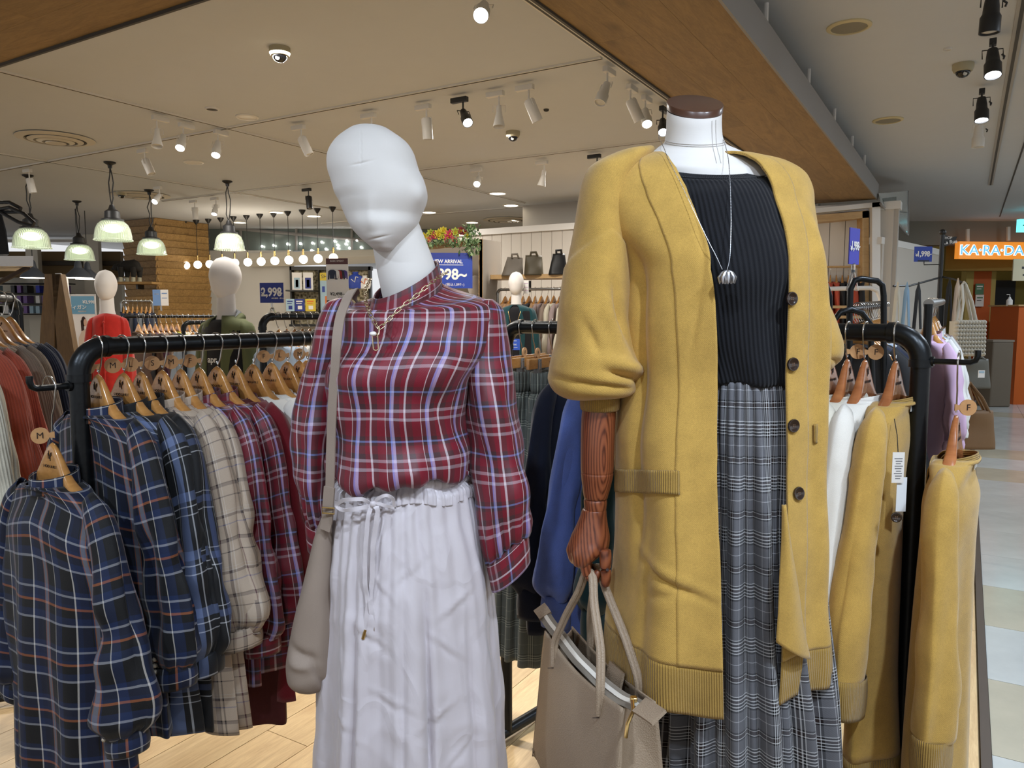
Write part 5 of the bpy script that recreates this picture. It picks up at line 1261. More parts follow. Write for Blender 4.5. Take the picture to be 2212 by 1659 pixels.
def spot(label, base, aim, kind='cyl', black=False, on=False, adapter=True, along=W_, L=.135, r=.036, stem=.06, group=None, asz=.13):
    """a track spotlight: adapter box, fork and a turned head that points along aim"""
    m = M_fixb if black else M_fix; t = thing('track_spotlight', label, 'spotlight', tuple(base), 0, group)
    d = Vector((along[0], along[1], 0)).normalized(); side = d.cross(Vector((0, 0, 1)))
    Mx = Matrix((d, side, Vector((0, 0, 1)))).transposed().to_4x4()
    if adapter: obj('adapter', MB().box(base + Vector((0, 0, -.030)) + d * .03, (asz, .034, .034), Mx), m, t, world=True, bevel=.003, smooth=False)
    ax = Vector(aim).normalized(); pv = base + Vector((0, 0, -.047 - stem)); 
    obj('stem', MB().tube([base + Vector((0, 0, -.04)), pv], .006, 8), m, t, world=True)
    q = ax.to_track_quat('Z', 'Y').to_matrix(); q4 = q.to_4x4(); hx = q @ Vector((1, 0, 0))
    obj('fork', MB().tube([pv - hx * (r + .006) + ax * L * .35, pv - hx * (r + .006) - ax * .0, pv + hx * (r + .006), pv + hx * (r + .006) + ax * L * .35], .003, 6), m, t, world=True)
    c = pv + ax * .01; M = Matrix.Translation(c) @ q4
    if kind == 'cyl': prof = [(.0, -.012), (r * .75, -.012), (r, .0), (r, L), (r * .9, L), (r * .86, L - .012), (.0, L - .012)]
    elif kind == 'bell': prof = [(.0, -.01), (r * .45, -.008), (r * .55, L * .3), (r * 1.15, L), (r * 1.08, L), (r * .5, L * .35), (.0, L * .35)]
    else: prof = [(.0, -.01), (r * .6, -.008), (r * .75, L * .25), (r * .8, L * .45), (r, L * .55), (r, L), (r * .9, L), (r * .85, L - .01), (0, L - .01)]
    obj('lamp_head', MB().lathe(prof, 24, M), m, t, world=True, angle=40)
    zl = L - .010 if kind != 'bell' else L * .8
    obj('lens', MB().lathe([(0, zl + .001), (r * .84 if kind != 'bell' else r * .9, zl + .001), (r * .5, zl + .006), (0, zl + .008)], 20, M), M_lampw if on else M_lampd, t, world=True)
    return t
def c2(px, py): return PZ(px, py, CZ - .012)
def aim_at(p, x, y, z=1.1): return Vector((x, y, z)) - p
fr = (-.1, -.85, -.6)
SP = [
 ((338, 246), 'white bell spotlight, leftmost of three on the crossing tracks', 'bell', 0, 0, (.1, -.3, -1)),
 ((395, 262), 'lit white spotlight, middle of three near the track crossing', 'step', 0, 1, (.05, -.62, -.8)),
 ((470, 277), 'lit white spotlight, right of three near the track crossing', 'step', 0, 1, (.05, -.55, -.85)),
 ((312, 318), 'finned beige spotlight hanging above the wooden column', 'cyl', 0, 0, (.45, -.1, -1)),
 ((650, 266), 'white cylinder spotlight just left of the faceless head', 'cyl', 0, 0, (.45, .0, -1)),
 ((802, 240), 'white bell spotlight right above the faceless head', 'bell', 0, 0, (.3, .3, -1)),
 ((921, 221), 'white cylinder spotlight hanging straight down', 'cyl', 0, 0, (.05, .1, -1)),
 ((1000, 205), 'black spotlight, lit, on the crossing track', 'step', 1, 1, (.3, -.75, -.8)),
 ((1078, 192), 'white bell spotlight right of the lit black one', 'bell', 0, 0, (.0, -.15, -1)),
 ((1142, 178), 'white spotlight with long adapter on the crossing track', 'cyl', 0, 0, (.45, .15, -1)),
 ((1312, 140), 'white spotlight at the corner where the beam track starts', 'step', 0, 0, (-.3, -.3, -.8)),
 ((1362, 178), 'white spotlight, second along the beam track', 'cyl', 0, 0, (.4, .1, -.8)),
 ((1394, 202), 'small lit white spotlight, third along the beam track', 'step', 0, 1, (.0, -.6, -.8)),
 ((1432, 226), 'lit black spotlight at the left edge of the neck cap', 'step', 1, 1, (-.1, -.7, -.8)),
 ((1290, 330), 'lit black spotlight near the cardigan shoulder', 'step', 1, 1, (-.2, -.7, -.8)),
 ((1034, 360), 'lit white spotlight on the second crossing track', 'step', 0, 1, (-.1, -.8, -.6)),
 ((1176, 344), 'unlit white spotlight on the second crossing track', 'bell', 0, 0, (-.2, .1, -1)),
 ((666, 404), 'small black spotlight above the globe pendants', 'cyl', 1, 0, (.1, -.1, -1)),
 ((344, 400), 'greenish lit spotlight above the glass pendants', 'step', 0, 1, (-.1, -.75, -.7)),
 ((420, 430), 'small beige spotlight above the wooden column', 'cyl', 0, 0, (.0, .1, -1)),
 ((466, 424), 'small lit spotlight right of the wooden column', 'step', 0, 1, (.0, -.5, -.9)),
 ((62, 362), 'white spotlight above the leftmost glass pendant', 'cyl', 0, 0, (.15, .1, -1)),
]
for (px, py), lab, kd, bl_, on, aim in SP:
    spot(lab, c2(px, py), aim, kd, bool(bl_), bool(on), group=None, along=W_ if px not in (338, 395, 470, 1312, 1362, 1394, 1432) else U)
p = PZ(1046, -35, CZ - .012); spot('brightly lit spotlight at the top of the photo', p, (-.08, -.8, -.62), 'step', False, True, stem=.045)
# black corridor spotlights
for (px, py), lab, on, aim in (((2146, 95), 'large black corridor spotlight, lit, with a side knob', True, (-.15, -.35, -1)), ((2122, 205), 'second black corridor spotlight, lit', True, (-.10, -.25, -1)), ((2146, -30), 'black corridor spotlight cut by the top edge of the photo', False, (0, .05, -1)), ((2116, 268), 'white corridor spotlight behind the two black ones', False, (0, 0, -1))):
    p = PZ(px, py - 20, CZ - .012); t = spot(lab, p, aim, 'step', 'white' not in lab, on, along=U, L=.15, r=.042, stem=.03, asz=.05)
    if 'black' in lab: obj('knob', MB().tube([p + Vector((.05, 0, -.10)), p + Vector((.066, 0, -.11)), p + Vector((.06, 0, -.125))], .005, 8), M_fixb, t, world=True)

# dome cameras
M_camb = plain('camera_beige', '#a9a083', .5)
t_ = NT('smoked_dome'); M_dome = t_.set(hexc('#0c0c0e'), .12, 0, .5, 0)
for (px, py), lab in (((604, 103), 'beige dome camera on the ceiling above the faceless head'), ((1108, 284), 'small beige dome camera right of the faceless head'), ((2081, 138), 'beige dome camera on the corridor ceiling'), ((262, 414), 'tiny beige dome camera between the glass pendants')):
    p = PZ(px, py, CZ); t = thing('dome_camera', lab, 'camera', tuple(p))
    obj('housing', MB().lathe([(.0, 0), (.058, 0), (.058, -.028), (.050, -.045), (.046, -.046), (0, -.046)], 32), M_camb, t, angle=40)
    obj('dome', MB().lathe([(.040, -.044)] + [(.040 * math.cos(a), -.046 - .034 * math.sin(a)) for a in np.linspace(0, PI / 2, 9)], 28), M_dome, t)
    obj('lens', MB().lathe([(0, .0), (.012, .0), (.012, .008), (0, .010)], 16, Matrix.Translation((-.004, -.026, -.062)) @ Matrix.Rotation(1.9, 4, 'X')), M_lampd, t)

# round air outlets
M_vent = plain('vent_paint', '#cbc4b6', .6)
def vent(px, py, R, lab):
    p = PZ(px, py, CZ); t = thing('air_outlet', lab, 'air vent', tuple(p))
    for k, (r0, r1, z, z2) in enumerate(((.78, 1.0, -.022, -.010), (.55, .70, -.034, -.024), (.34, .48, -.042, -.032), (0.001, .26, -.050, -.046))):
        obj('ring', MB().lathe([(R * r0, -.004), (R * r0, z), (R * r1, z2), (R * r1, z2 + .004), (R * r0 + (R * (r1 - r0)) * .2, z + .006), (R * r0 + (R * (r1 - r0)) * .2, -.004)], 48), M_vent, t, angle=30)
    obj('cavity', MB().lathe([(0, -.006), (R * .8, -.006), (R * .8, -.001), (0, -.001)], 40), M_slot, t)
vent(120, 298, .30, 'large round air outlet in the ceiling at the left'); vent(305, 421, .34, 'round air outlet farther back above the glass pendants'); vent(1092, 474, .36, 'dark round air outlet above the flower garland')
# speaker discs, sensors, downlights
def disc(px, py, R, lab, mat, name='ceiling_disc', cat='ceiling fitting', th=.012, inner=None, group=None):
    p = PZ(px, py, CZ); t = thing(name, lab, cat, tuple(p), 0, group)
    obj('rim', MB().lathe([(0, 0), (R, 0), (R, -th * .5), (R * .9, -th), (R * .82, -th), (R * .80, -th * .5), (0, -th * .5)], 36), mat, t, angle=40)
    if inner is not None: obj('face', MB().lathe([(0, -th * .55), (R * .8, -th * .55), (R * .8, -th * .6), (0, -th * .6)], 30), inner, t)
disc(534, 252, .085, 'white speaker disc above the track crossing', M_fix); disc(418, 350, .095, 'white speaker disc beside the finned spotlight', M_fix); disc(458, 234, .05, 'small sensor disc above the track crossing', M_fix, inner=M_slot)
disc(1834, 57, .11, 'yellowish recessed downlight at the top of the corridor ceiling', plain('downlight_cream', '#cdbf94', .5), inner=plain('downlight_hollow', '#8a8472', .6), name='downlight', cat='downlight'); disc(1918, 259, .11, 'yellowish recessed downlight farther along the corridor ceiling', MATS['downlight_cream'], inner=MATS['downlight_hollow'], name='downlight', cat='downlight')
disc(2047, 104, .022, 'tiny sprinkler disc near the corridor camera', M_fix); disc(1180, 236, .02, 'tiny round sensor beside the unlit spotlights', M_slot)
DLN = {(1075, 417): 'uppermost, above the flower garland', (1104, 443): 'right of the uppermost one', (927, 458): 'just right of the faceless head', (1020, 480): 'lowest, right over the garland', (702, 502): 'between the two rightmost globe pendants', (598, 458): 'behind the middle globe canopies', (518, 480): 'right of the glass pendant over the olive jacket', (632, 506): 'small, under the middle of the globe row', (678, 466): 'left of the faceless chin, high up', (2058, 495): 'top of three stacked above the orange sign', (2072, 506): 'middle of three stacked above the orange sign', (2075, 515): 'bottom of three stacked above the orange sign', (2168, 491): 'upper one of the pair at the far right', (2160, 502): 'lower one of the pair at the far right'}
for px, py in ((1075, 417), (1104, 443), (927, 458), (1020, 480), (702, 502), (598, 458), (518, 480), (632, 506), (678, 466), (2058, 495), (2072, 506), (2075, 515), (2168, 491), (2160, 502)):
    disc(px, py, .12 if px < 2000 else .16, ('lit downlight in the far ceiling, %s' % DLN[(px, py)]), M_fix, inner=M_warmglow, name='downlight', cat='downlight', group='far ceiling downlights')

# glass pendant lamps --------------------------------------------------
t_ = NT('prismatic_glass'); co_ = t_.coord(); ang = t_.n('ShaderNodeSeparateXYZ', i_0=co_)
at_ = t_.math('ARCTAN2', ang.outputs[0], ang.outputs[1]); t_.bump(t_.math('SINE', t_.math('MULTIPLY', at_, 48)), .6, .004)
M_pris = t_.set((.86, .92, .78, 1), .12, 0, .6, 0, Transmission_Weight=.75, IOR=1.12, Emission_Color=(.86, 1, .68, 1), Emission_Strength=.16)
M_bulb = emit('bulb_glow', (1, .97, .80, 1), 9)
gp_first = None
for i, (cx, cy, sx, sy, w) in enumerate(((237, 350, 250, 520, 74), (166, 434, 174, 562, 57), (322, 410, 327, 550, 58), (491, 391, 500, 540, 61), (60, 378, 70, 536, 72))):
    p = PZ(cx, cy, CZ); Y = p.y; R = w * Y / F / 2; zb = P(sx, sy, Y).z; H_ = R * 1.12; lab = ['large glass pendant lamp left of the wooden column', 'small glass pendant lamp, second from the left edge', 'whitish glass pendant lamp in front of the wooden column', 'glass pendant lamp above the green jacket mannequin', 'bright glass pendant lamp beside the black bag at the left'][i]
    t = thing('glass_pendant', lab, 'pendant lamp', tuple(p)); zb -= CZ
    obj('canopy', MB().lathe([(0, 0), (.055, 0), (.055, -.012), (.022, -.03), (.018, -.06), (0, -.06)], 20), M_fixb, t, angle=40)
    zt = zb + H_ + R * .85
    rr = random.Random(i)
    for s in (-1, 1): obj('cable', MB().tube([(0, 0, -.05)] + [(s * .016 + rr.uniform(-.012, .012), rr.uniform(-.01, .01), -.05 + (zt + .05) * k / 5) for k in range(1, 5)] + [(0, 0, zt)], .006, 6), M_fixb, t)
    obj('lamp_socket', MB().lathe([(0, zt + .01), (.02, zt + .01), (.034, zt - R * .18), (R * .40, zt - R * .32), (R * .42, zt - R * .70), (R * .60, zt - R * .76), (R * .60, zt - R * .84), (0, zt - R * .84)], 24), M_fixb, t, angle=40)
    prof = [(R * .42, zb + H_), (R * .62, zb + H_ * .97), (R * .80, zb + H_ * .82), (R * .92, zb + H_ * .58), (R * .98, zb + H_ * .28), (R * 1.0, zb + .012), (R * 1.05, zb + .008), (R * 1.05, zb)]
    prof2 = [(a - .005, b) for a, b in reversed(prof)]
    obj('glass_shade', MB().lathe(prof + prof2, 40), M_pris, t)
    obj('bulb', MB().sphere((0, 0, zb + H_ * .62), R * .36, 16, 10, (1.5, 1.5, .7)), M_bulb, t)
# globe pendant row along one line
pa = PZ(398, 478, CZ); pb = PZ(718, 447, CZ)
M_globe = emit('globe_glow', (1, .93, .78, 1), 5.5)
n = 12
t0_ = None
for i in range(n):
    p = pa + (pb - pa) * ((i) / (n - 1)); p = p + (pb - pa) * (-.0)
    if t0_ is None:
        t = thing('globe_pendant', 'small globe pendant lamp in the long row above the far counter', 'pendant lamp', tuple(p), 0, 'row of globe pendants'); t0_ = t
        obj('canopy', MB().lathe([(0, 0), (.05, 0), (.045, -.02), (.012, -.07), (0, -.07)], 16), M_fixb, t, angle=40)
        obj('cable', MB().tube([(0, 0, -.06), (0, 0, -.58)], .005, 6), M_fixb, t)
        obj('lamp_socket', MB().lathe([(0, -.56), (.014, -.56), (.018, -.66), (0, -.66)], 12), M_gold, t)
        obj('globe', MB().sphere((0, 0, -.705), .062, 18, 12), M_globe, t)
    else: t = dup(t0_, tuple(p))
    t['label'] = 'small globe pendant lamp, %s from the left in the long row' % ['first', 'second', 'third', 'fourth', 'fifth', 'sixth', 'seventh', 'eighth', 'ninth', 'tenth', 'eleventh', 'twelfth'][i]
lamp('globe_row_light', 'POINT', (pa + pb) / 2 - Vector((0, .3, .75)), 26, WARM, .3)
# ------------------------------------------------------------------ far walls and the left background
ORD = ['first', 'second', 'third', 'fourth', 'fifth', 'sixth', 'seventh', 'eighth', 'ninth', 'tenth', 'eleventh', 'twelfth', 'thirteenth', 'fourteenth', 'fifteenth', 'sixteenth', 'seventeenth', 'eighteenth', 'nineteenth', 'twentieth', 'twenty-first', 'twenty-second', 'twenty-third', 'twenty-fourth']
M_cremew = plain('cream_wall_paint', '#cfc9bb', .8); M_whw = plain('far_white_wall', '#dcd8d0', .8)
def wallbox(name, p, q, z0, z1, mat, th=.12, kind=True, parent=None):
    p = Vector((p.x, p.y, 0)); q = Vector((q.x, q.y, 0)); d = (q - p).normalized(); n = Vector((-d.y, d.x, 0)); mb = MB()
    vs = [c + n * k + Vector((0, 0, z)) for c in (p, q) for k in (0, th) for z in (z0, z1)]
    mb.add(vs, [(0, 2, 3, 1), (4, 5, 7, 6), (0, 1, 5, 4), (2, 6, 7, 3), (0, 4, 6, 2), (1, 3, 7, 5)])
    if kind: return struct(name, mb, mat, angle=30)
    return obj(name, mb, mat, parent, world=True, angle=30)
FY = 13.5
# white wall of the neighbouring shop, then its shop window
w_ = wallbox('wall_far', P(425, 600, FY), P(632, 600, FY), 0, P(500, 541, FY).z, M_whw)
w2 = wallbox('wall_far_lower', P(632, 600, FY), P(1045, 600, FY), 0, P(500, 690, FY).z, M_whw)
fa = struct('trim_2', MB().tube([P(x, 560 + 16 * math.cos((x - 600) / 260) * 0 - (x - 600) * .03, FY - .25 * math.sin((x - 440) / 400 * PI)) for x in range(540, 830, 18)], .12, 4, flat=.6), M_cremew)
tg = NT('transom_glass'); M_trans = tg.set(hexc('#6d7773'), .12, 0, .6)
wallbox('window_1', P(425, 520, FY + .1), P(1060, 520, FY + .1), P(500, 541, FY).z, CZ, M_trans, .05)
obj('transom_rail', MB().tube([P(440, 488, FY + .05), P(800, 520, FY + .05)], .03, 6), MATS['grey_trim_metal'], bpy.data.objects['window_1'], world=True)
for i, px in enumerate((520, 640, 760)): obj('mullion', MB().tube([P(px, 541, FY + .05), P(px, 480, FY + .05)], .025, 6), MATS['grey_trim_metal'], bpy.data.objects['window_1'], world=True)
M_star = emit('reflected_dot_glow', (1, .98, .92, 1), 14)  # glow put into beads on the glass for reflected light dots
rs9 = random.Random(9); TL_ = []
for i, (px, py) in enumerate(((566, 532), (591, 530), (621, 527), (649, 526), (675, 525), (695, 523), (723, 521), (749, 520), (771, 519), (729, 529), (755, 536), (747, 527), (673, 541), (626, 543), (614, 545), (704, 538), (730, 536), (745, 545), (780, 534))):
    o = obj('glow_bead', MB().sphere(P(px, py, FY + .04), .022, 8, 6), M_star); tag(o, 'tiny bright lamp in the glass band above the far counter, %s listed from the left' % 'x', 'lamp', 'tiny lamps in the glass band'); TL_.append((px, py, o))
for k, (px, py, o) in enumerate(sorted(TL_, key=lambda q: q[:2])): o['label'] = 'tiny bead glowing as a reflected light in the glass band of the far wall, %s from the left' % ORD[k]
# shop window with stone paper, shelves, cards and posters
M_stone = NT('stone_paper'); vo_ = M_stone.n('ShaderNodeTexVoronoi', i_Scale=22.0); M_stone.t.links.new(M_stone.coord(), vo_.inputs['Vector'])
M_stone = M_stone.set(M_stone.ramp(vo_.outputs['Distance'], [(.1, hexc('#3a352c')), (.5, hexc('#a59a7c')), (.8, hexc('#d6ccb0'))]), .8)
sw = thing('shop_window', 'dark-framed display window with speckled stone backing behind the price signs', 'window', tuple(P(715, 700, FY)))
def rect(name, x0, y0, x1, y1, Y, mat, parent, th=.03):
    a = P(x0, y0, Y); b = P(x1, y1, Y); return obj(name, MB().box(((a.x + b.x) / 2, Y, (a.z + b.z) / 2), (abs(b.x - a.x), th, abs(a.z - b.z))), mat, parent, world=True, smooth=False)
rect('stone_backing', 632, 580, 800, 700, FY - .02, M_stone, sw)
for r_ in ((628, 576, 804, 584), (628, 576, 635, 700), (689, 584, 693, 700), (797, 576, 804, 700)): rect('window_frame', *r_, FY - .12, M_black, sw, .16)
rect('display_shelf', 624, 627, 684, 630, FY - .30, M_black, sw, .4)
rect('display_shelf', 632, 700, 800, 705, FY - .30, M_black, sw, .4)
M_or = plain('orange_ink', '#e0762e', .6); M_blu = plain('sign_blue', '#2340a0', .5); M_blu2 = plain('deep_sign_blue', '#1b2f86', .5); M_yel = plain('sign_yellow', '#d9bf3c', .6); M_pal = plain('pale_blue_print', '#a8c4d4', .6); M_wht_s = plain('sign_white', '#eceae6', .5)
def board(name, label, cat, x0, y0, x1, y1, Y, mat, yaw=0, th=.006, group=None, lean=0):
    """flat sign, its own frame: returns (thing, function that adds a print rectangle, function that adds text)"""
    a = P((x0 + x1) / 2, (y0 + y1) / 2, Y); w = (x1 - x0) * Y / F; h = (y1 - y0) * Y / F
    t = thing(name, label, cat, tuple(a), 0, group)
    xd = Vector((math.cos(yaw), math.sin(yaw), 0)); up = Vector((0, math.sin(lean), math.cos(lean))); fm = frame_mat(xd, up)
    R4 = fm.to_4x4()
    obj('sign_board', MB().add([R4 @ Vector((sx * w / 2, sy * h / 2, sz * th / 2)) for sx in (-1, 1) for sy in (-1, 1) for sz in (-1, 1)], [(0, 1, 3, 2), (4, 6, 7, 5), (0, 4, 5, 1), (2, 3, 7, 6), (0, 2, 6, 4), (1, 5, 7, 3)]), mat, t, smooth=False)
    def pr(u0, v0, u1, v1, m, nm='print'):
        z = th / 2 + .0012; return obj(nm, MB().add([R4 @ Vector(((u - .5) * w, (.5 - v) * h, z)) for u, v in ((u0, v1), (u1, v1), (u1, v0), (u0, v0))], [(0, 1, 2, 3)]), m, t, smooth=False)
    def tx(s, u, v, size, m, bold=0, sx=1.0):
        return text('lettering', s, size * h, R4 @ Vector(((u - .5) * w, (.5 - v) * h, th / 2 + .002)), fm, m, t, extr=.0006, bold=bold * size * h, sx=sx)
    return t, pr, tx
for i, (x, mt) in enumerate(((641, M_pal), (665, M_blu2))):
    t, pr, tx = board('framed_card', ['pale framed portrait card on the display shelf, left one', 'framed card with dark blue edge on the display shelf, right one'][i], 'card', x - 10, 589, x + 11, 626, FY - .42, M_wht_s)
    pr(.2, .3, .8, .92, mt); pr(.36, .42, .64, .84, M_wht_s); pr(.4, .55, .46, .6, M_black); pr(.54, .55, .6, .6, M_black)
for i, (x0, x1, mt, l2, la) in enumerate(((618, 636, M_pal, M_blu2, 'pale poster low in the display window'), (637, 658, M_blu2, M_wht_s, 'dark blue poster low in the display window'), (660, 682, M_yel, M_or, 'yellow poster low in the display window'))):
    t, pr, tx = board('small_poster', la, 'poster', x0, 646, x1, 672, FY - .5, mt); pr(.15, .15, .8, .24, l2); pr(.15, .34, .7, .40, l2); pr(.3, .55, .75, .85, M_wht_s if i else M_blu2)
t, pr, tx = board('shop_sign', 'yellow and pale green sign beside the dark window post', 'sign', 692, 590, 712, 672, FY - .35, M_pal); pr(.0, .0, 1, .2, M_yel); tx('SH', .45, .10, .14, M_black); pr(.2, .35, .5, .5, M_blu); pr(.5, .6, .8, .8, M_or)
for i, (cx, cy, R, m, l) in enumerate(((768, 606, .14, M_blu, 'dark blue drawstring bag in the far shop window'), (788, 610, .11, M_wht_s, 'white and orange bag in the far shop window'))):
    c = P(cx, cy, FY - .5); t = thing('hanging_bag', l, 'bag', tuple(c))
    obj('bag_body', MB().lathe([(0, -R), (R * .8, -R * .95), (R, -R * .2), (R * .8, R * .5), (R * .3, R * .8), (R * .38, R * 1.05), (0, R * 1.05)], 18, Matrix.Diagonal((1, .5, 1, 1))), m, t)
    obj('motif', MB().tube([(-.06, -R * .52, .02), (0, -R * .54, -.03), (.02, -R * .54, .06), (.06, -R * .5, .05)], .008, 6), M_wht_s if i == 0 else M_or, t)

# ---- slatted wooden column ----------------------------------------------
M_slat = wood('slat_wood', '#75572f', '#b48f56', (1.2, 8, 8), .6, rnd=.16)
c0 = PZ(335, 470, CZ); colm = struct('column_core', MB().box((0, 0, 0), (1, 1, 1)), M_dark)
ua = (c0.x * U[0] + c0.y * U[1]); wb = (c0.x * W_[0] + c0.y * W_[1])
bpy.data.objects.remove(colm)
colm = struct('column', gbox(ua + .03, ua + .95, wb + .03, wb + .85, 0, CZ), M_dark, angle=30)
nsl = 26
for i in range(nsl):
    z = .06 + i * (CZ - .06) / nsl; h_ = (CZ - .06) / nsl
    M = Matrix.Translation(G(ua + .475, wb + .010, z + h_ / 2)) @ Matrix.Rotation(ROTU, 4, 'Z') @ Matrix.Rotation(.30, 4, 'X')
    obj('slat', MB().add([M @ Vector(v) for v in MB().box((0, 0, 0), (.99, .020, h_ * .97)).v], MB().box((0, 0, 0), (1, 1, 1)).f), M_slat, colm, world=True, smooth=False)
    M = Matrix.Translation(G(ua + .010, wb + .43, z + h_ / 2)) @ Matrix.Rotation(ROTW, 4, 'Z') @ Matrix.Rotation(-.30, 4, 'X')
    obj('slat', MB().add([M @ Vector(v) for v in MB().box((0, 0, 0), (.86, .020, h_ * .97)).v], MB().box((0, 0, 0), (1, 1, 1)).f), M_slat, colm, world=True, smooth=False)
# bear figure on its little shelf
c = P(281, 607, c0.y - .35); sh = thing('small_wall_shelf', 'short wooden shelf under the black bear figure', 'shelf', tuple(c - Vector((0, 0, .03))))
obj('shelf_board', MB().box((0.05, .1, .0), (.62, .34, .035)), M_slat, sh, smooth=False); obj('bracket', MB().box((0.05, .2, -.05), (.03, .2, .08)), M_black, sh, smooth=False)
c = c + Vector((0, 0, -.012)); br_ = thing('bear_figure', 'black carved bear figure with pale feet on the wooden column shelf', 'statue', tuple(c)); M_bear = plain('carved_black', '#1c1a18', .8, bump=.4, bscale=60); M_boot = plain('pale_feet', '#b5b29c', .8)
body = [(-.17, .215, .03), (-.13, .235, .05), (-.08, .245, .075), (0, .235, .09), (.08, .245, .092), (.14, .225, .078), (.17, .20, .04)]
A = np.array([[(x, r * .8 * math.cos(q), z + r * math.sin(q)) for q in np.linspace(0, 2 * PI, 16, endpoint=False)] for x, z, r in body]); grid('bear_body', A, M_bear, br_, closed=True, cap0=True, cap1=True)
obj('bear_head', MB().sphere((-.19, 0, .215), .055, 14, 10, (1.2, .9, .95)).sphere((-.245, 0, .195), .03, 10, 8, (1.3, .8, .7)).sphere((-.17, .035, .262), .016, 8, 6).sphere((-.17, -.035, .262), .016, 8, 6), M_bear, br_)
for x, y in ((-.11, -.045), (-.06, .045), (.08, -.045), (.13, .045)):
    obj('bear_leg', MB().tube([(x, y, .22), (x, y, .11), (x - .005, y, .07)], .04, 12, rs=[.05, .038, .03]), M_bear, br_); obj('bear_foot', MB().tube([(x - .005, y, .09), (x - .008, y, .03), (x - .012, y, .0)], .03, 12, rs=[.028, .030, .036]), M_boot, br_)

# ---- the shop far left: fascia, cream columns, shelves ---------------------
LY = 15.0
wallbox('wall_left', P(-420, 600, LY), P(262, 600, LY), 0, P(100, 560, LY).z, M_cremew)
M_fasc = plain('brown_fascia', '#6d5630', .7); fs = wallbox('trim_3', P(-420, 600, LY - .2), P(262, 600, LY - .2), P(100, 600, LY).z, P(100, 545, LY).z, M_fasc)
wallbox('trim_4', P(-420, 600, LY - .3), P(262, 600, LY - .3), P(100, 575, LY).z, P(100, 566, LY).z, plain('dark_beam', '#33291c', .7))
wallbox('trim_5', P(-300, 600, LY - .1), P(262, 600, LY - .1), P(100, 524, LY).z, P(100, 518, LY).z, M_fix)
for px0, px1 in ((58, 84), (182, 215), (-60, -20)): wallbox('column_plain', P(px0, 600, LY - .5), P(px1, 600, LY - .5), 0, P(100, 500, LY).z, M_cremew)
M_bluet = plain('blue_box', '#1c2fae', .5); rr = random.Random(4)
shf = thing('far_shelving', 'dark shelving with small coloured boxes at the far left', 'shelf', tuple(P(60, 690, LY - .8)))
for k in range(4): rect('shelf_board', -60, 612 + k * 22, 150, 614 + k * 22, LY - .8, M_dark, shf, .4)
for k in range(3):
    for i in range(15):
        x = -50 + i * 13.4
        if rr.random() < .8:
            o = rect('shelf_box', x, 617 + k * 22, x + 9, 633 + k * 22, LY - .8, [M_bluet, M_black, plain('violet_box', '#7a5a9c', .5), M_wht_s, M_pal][rr.randrange(5)], None, .2)
            tag(o, 'small box on the dark far-left shelving, %s shelf from the top, %s along it' % (ORD[k], ORD[i]), 'box', 'boxes on the far left shelving')
for i, (x, y, w, l) in enumerate(((72, 600, 50, 'grey metal pendant lamp at the left edge, behind the glass ones'), (170, 600, 55, 'bluish metal pendant lamp behind the small glass pendant'), (190, 603, 48, 'metal pendant lamp partly hidden by the bluish one'))):
    p = P(x, y, 10.8 + i * .2); R = w * p.y / F / 2; t = thing('metal_pendant', l, 'pendant lamp', tuple(p)); mtp = plain('lamp_slate', '#565d6a', .4)
    obj('shade', MB().lathe([(R, 0), (R * .95, .03), (R * .55, .10), (R * .3, .14), (R * .22, .22), (R * .1, .25), (0, .25)], 28), mtp, t); obj('lit_rim', MB().lathe([(0, .004), (R * .97, .004), (R * .97, -.004), (0, -.004)], 28), M_warmglow, t)
    obj('cable', MB().tube([(0, 0, .24), (0, 0, CZ - p.z)], .006, 6), M_fixb, t)

# ---- standing A-shaped mirror and poster stand ------------------------------
M_mir = NT('mirror_glass').set((.85, .87, .86, 1), .03, 1); M_mfr = wood('mirror_wood', '#5a452c', '#86683f', (6, 6, 1), .5, rnd=.02)
my = 3.6; mr = thing('floor_mirror', 'tall brown wooden floor mirror with A-shaped side frame at the left', 'mirror', tuple(P(135, 1000, my).xy) + (0,))
def slab(name, pts, th, mat, parent, d=Vector((0, 1, 0))):
    a = [Vector(p) for p in pts]; n = len(a); mb = MB(); mb.add([p for p in a] + [p + d * th for p in a], [tuple(range(n)), tuple(reversed(range(n, 2 * n)))] + [(k, n + k, n + (k + 1) % n, (k + 1) % n) for k in range(n)]); return obj(name, mb, mat, parent, world=True, smooth=False)
slab('side_frame', [P(97, 592, my), P(130, 592, my), P(118, 700, my), P(112, 1150, my), P(60, 1150, my), P(88, 700, my)], .04, M_mfr, mr)
slab('side_frame', [P(112, 592, my), P(131, 592, my), P(160, 760, my), P(196, 1150, my), P(160, 1150, my), P(118, 690, my)], .04, M_mfr, mr)
slab('mirror_edge', [P(131, 590, my - .0), P(147, 600, my + .5), P(192, 1150, my + .5), P(197, 1150, my)], .03, M_wht_s, mr, Vector((-1, .2, 0)))
slab('mirror_pane', [P(135, 608, my + .1), P(144, 612, my + .4), P(186, 1140, my + .4), P(190, 1140, my + .1)], .01, M_mir, mr, Vector((1, -.2, 0)) * .4)
M_skin = plain('poster_skin', '#d9b39a', .7); M_hair = plain('poster_hair', '#3a2620', .7); M_frame = plain('poster_frame_white', '#d8d8d6', .5)
t, pr, tx = board('poster_stand', 'white-framed standing poster of a woman with the price 2,998 at its top', 'poster', 156, 636, 208, 778, 6.4, M_wht_s, .12)
pr(.05, .03, .95, .30, plain('poster_sky', '#6fa5c4', .6)); tx('ディガン', .26, .20, .07, M_wht_s, .02); tx('¥2,998', .74, .12, .065, M_wht_s, .02); pr(.30, .25, .62, .27, M_wht_s)
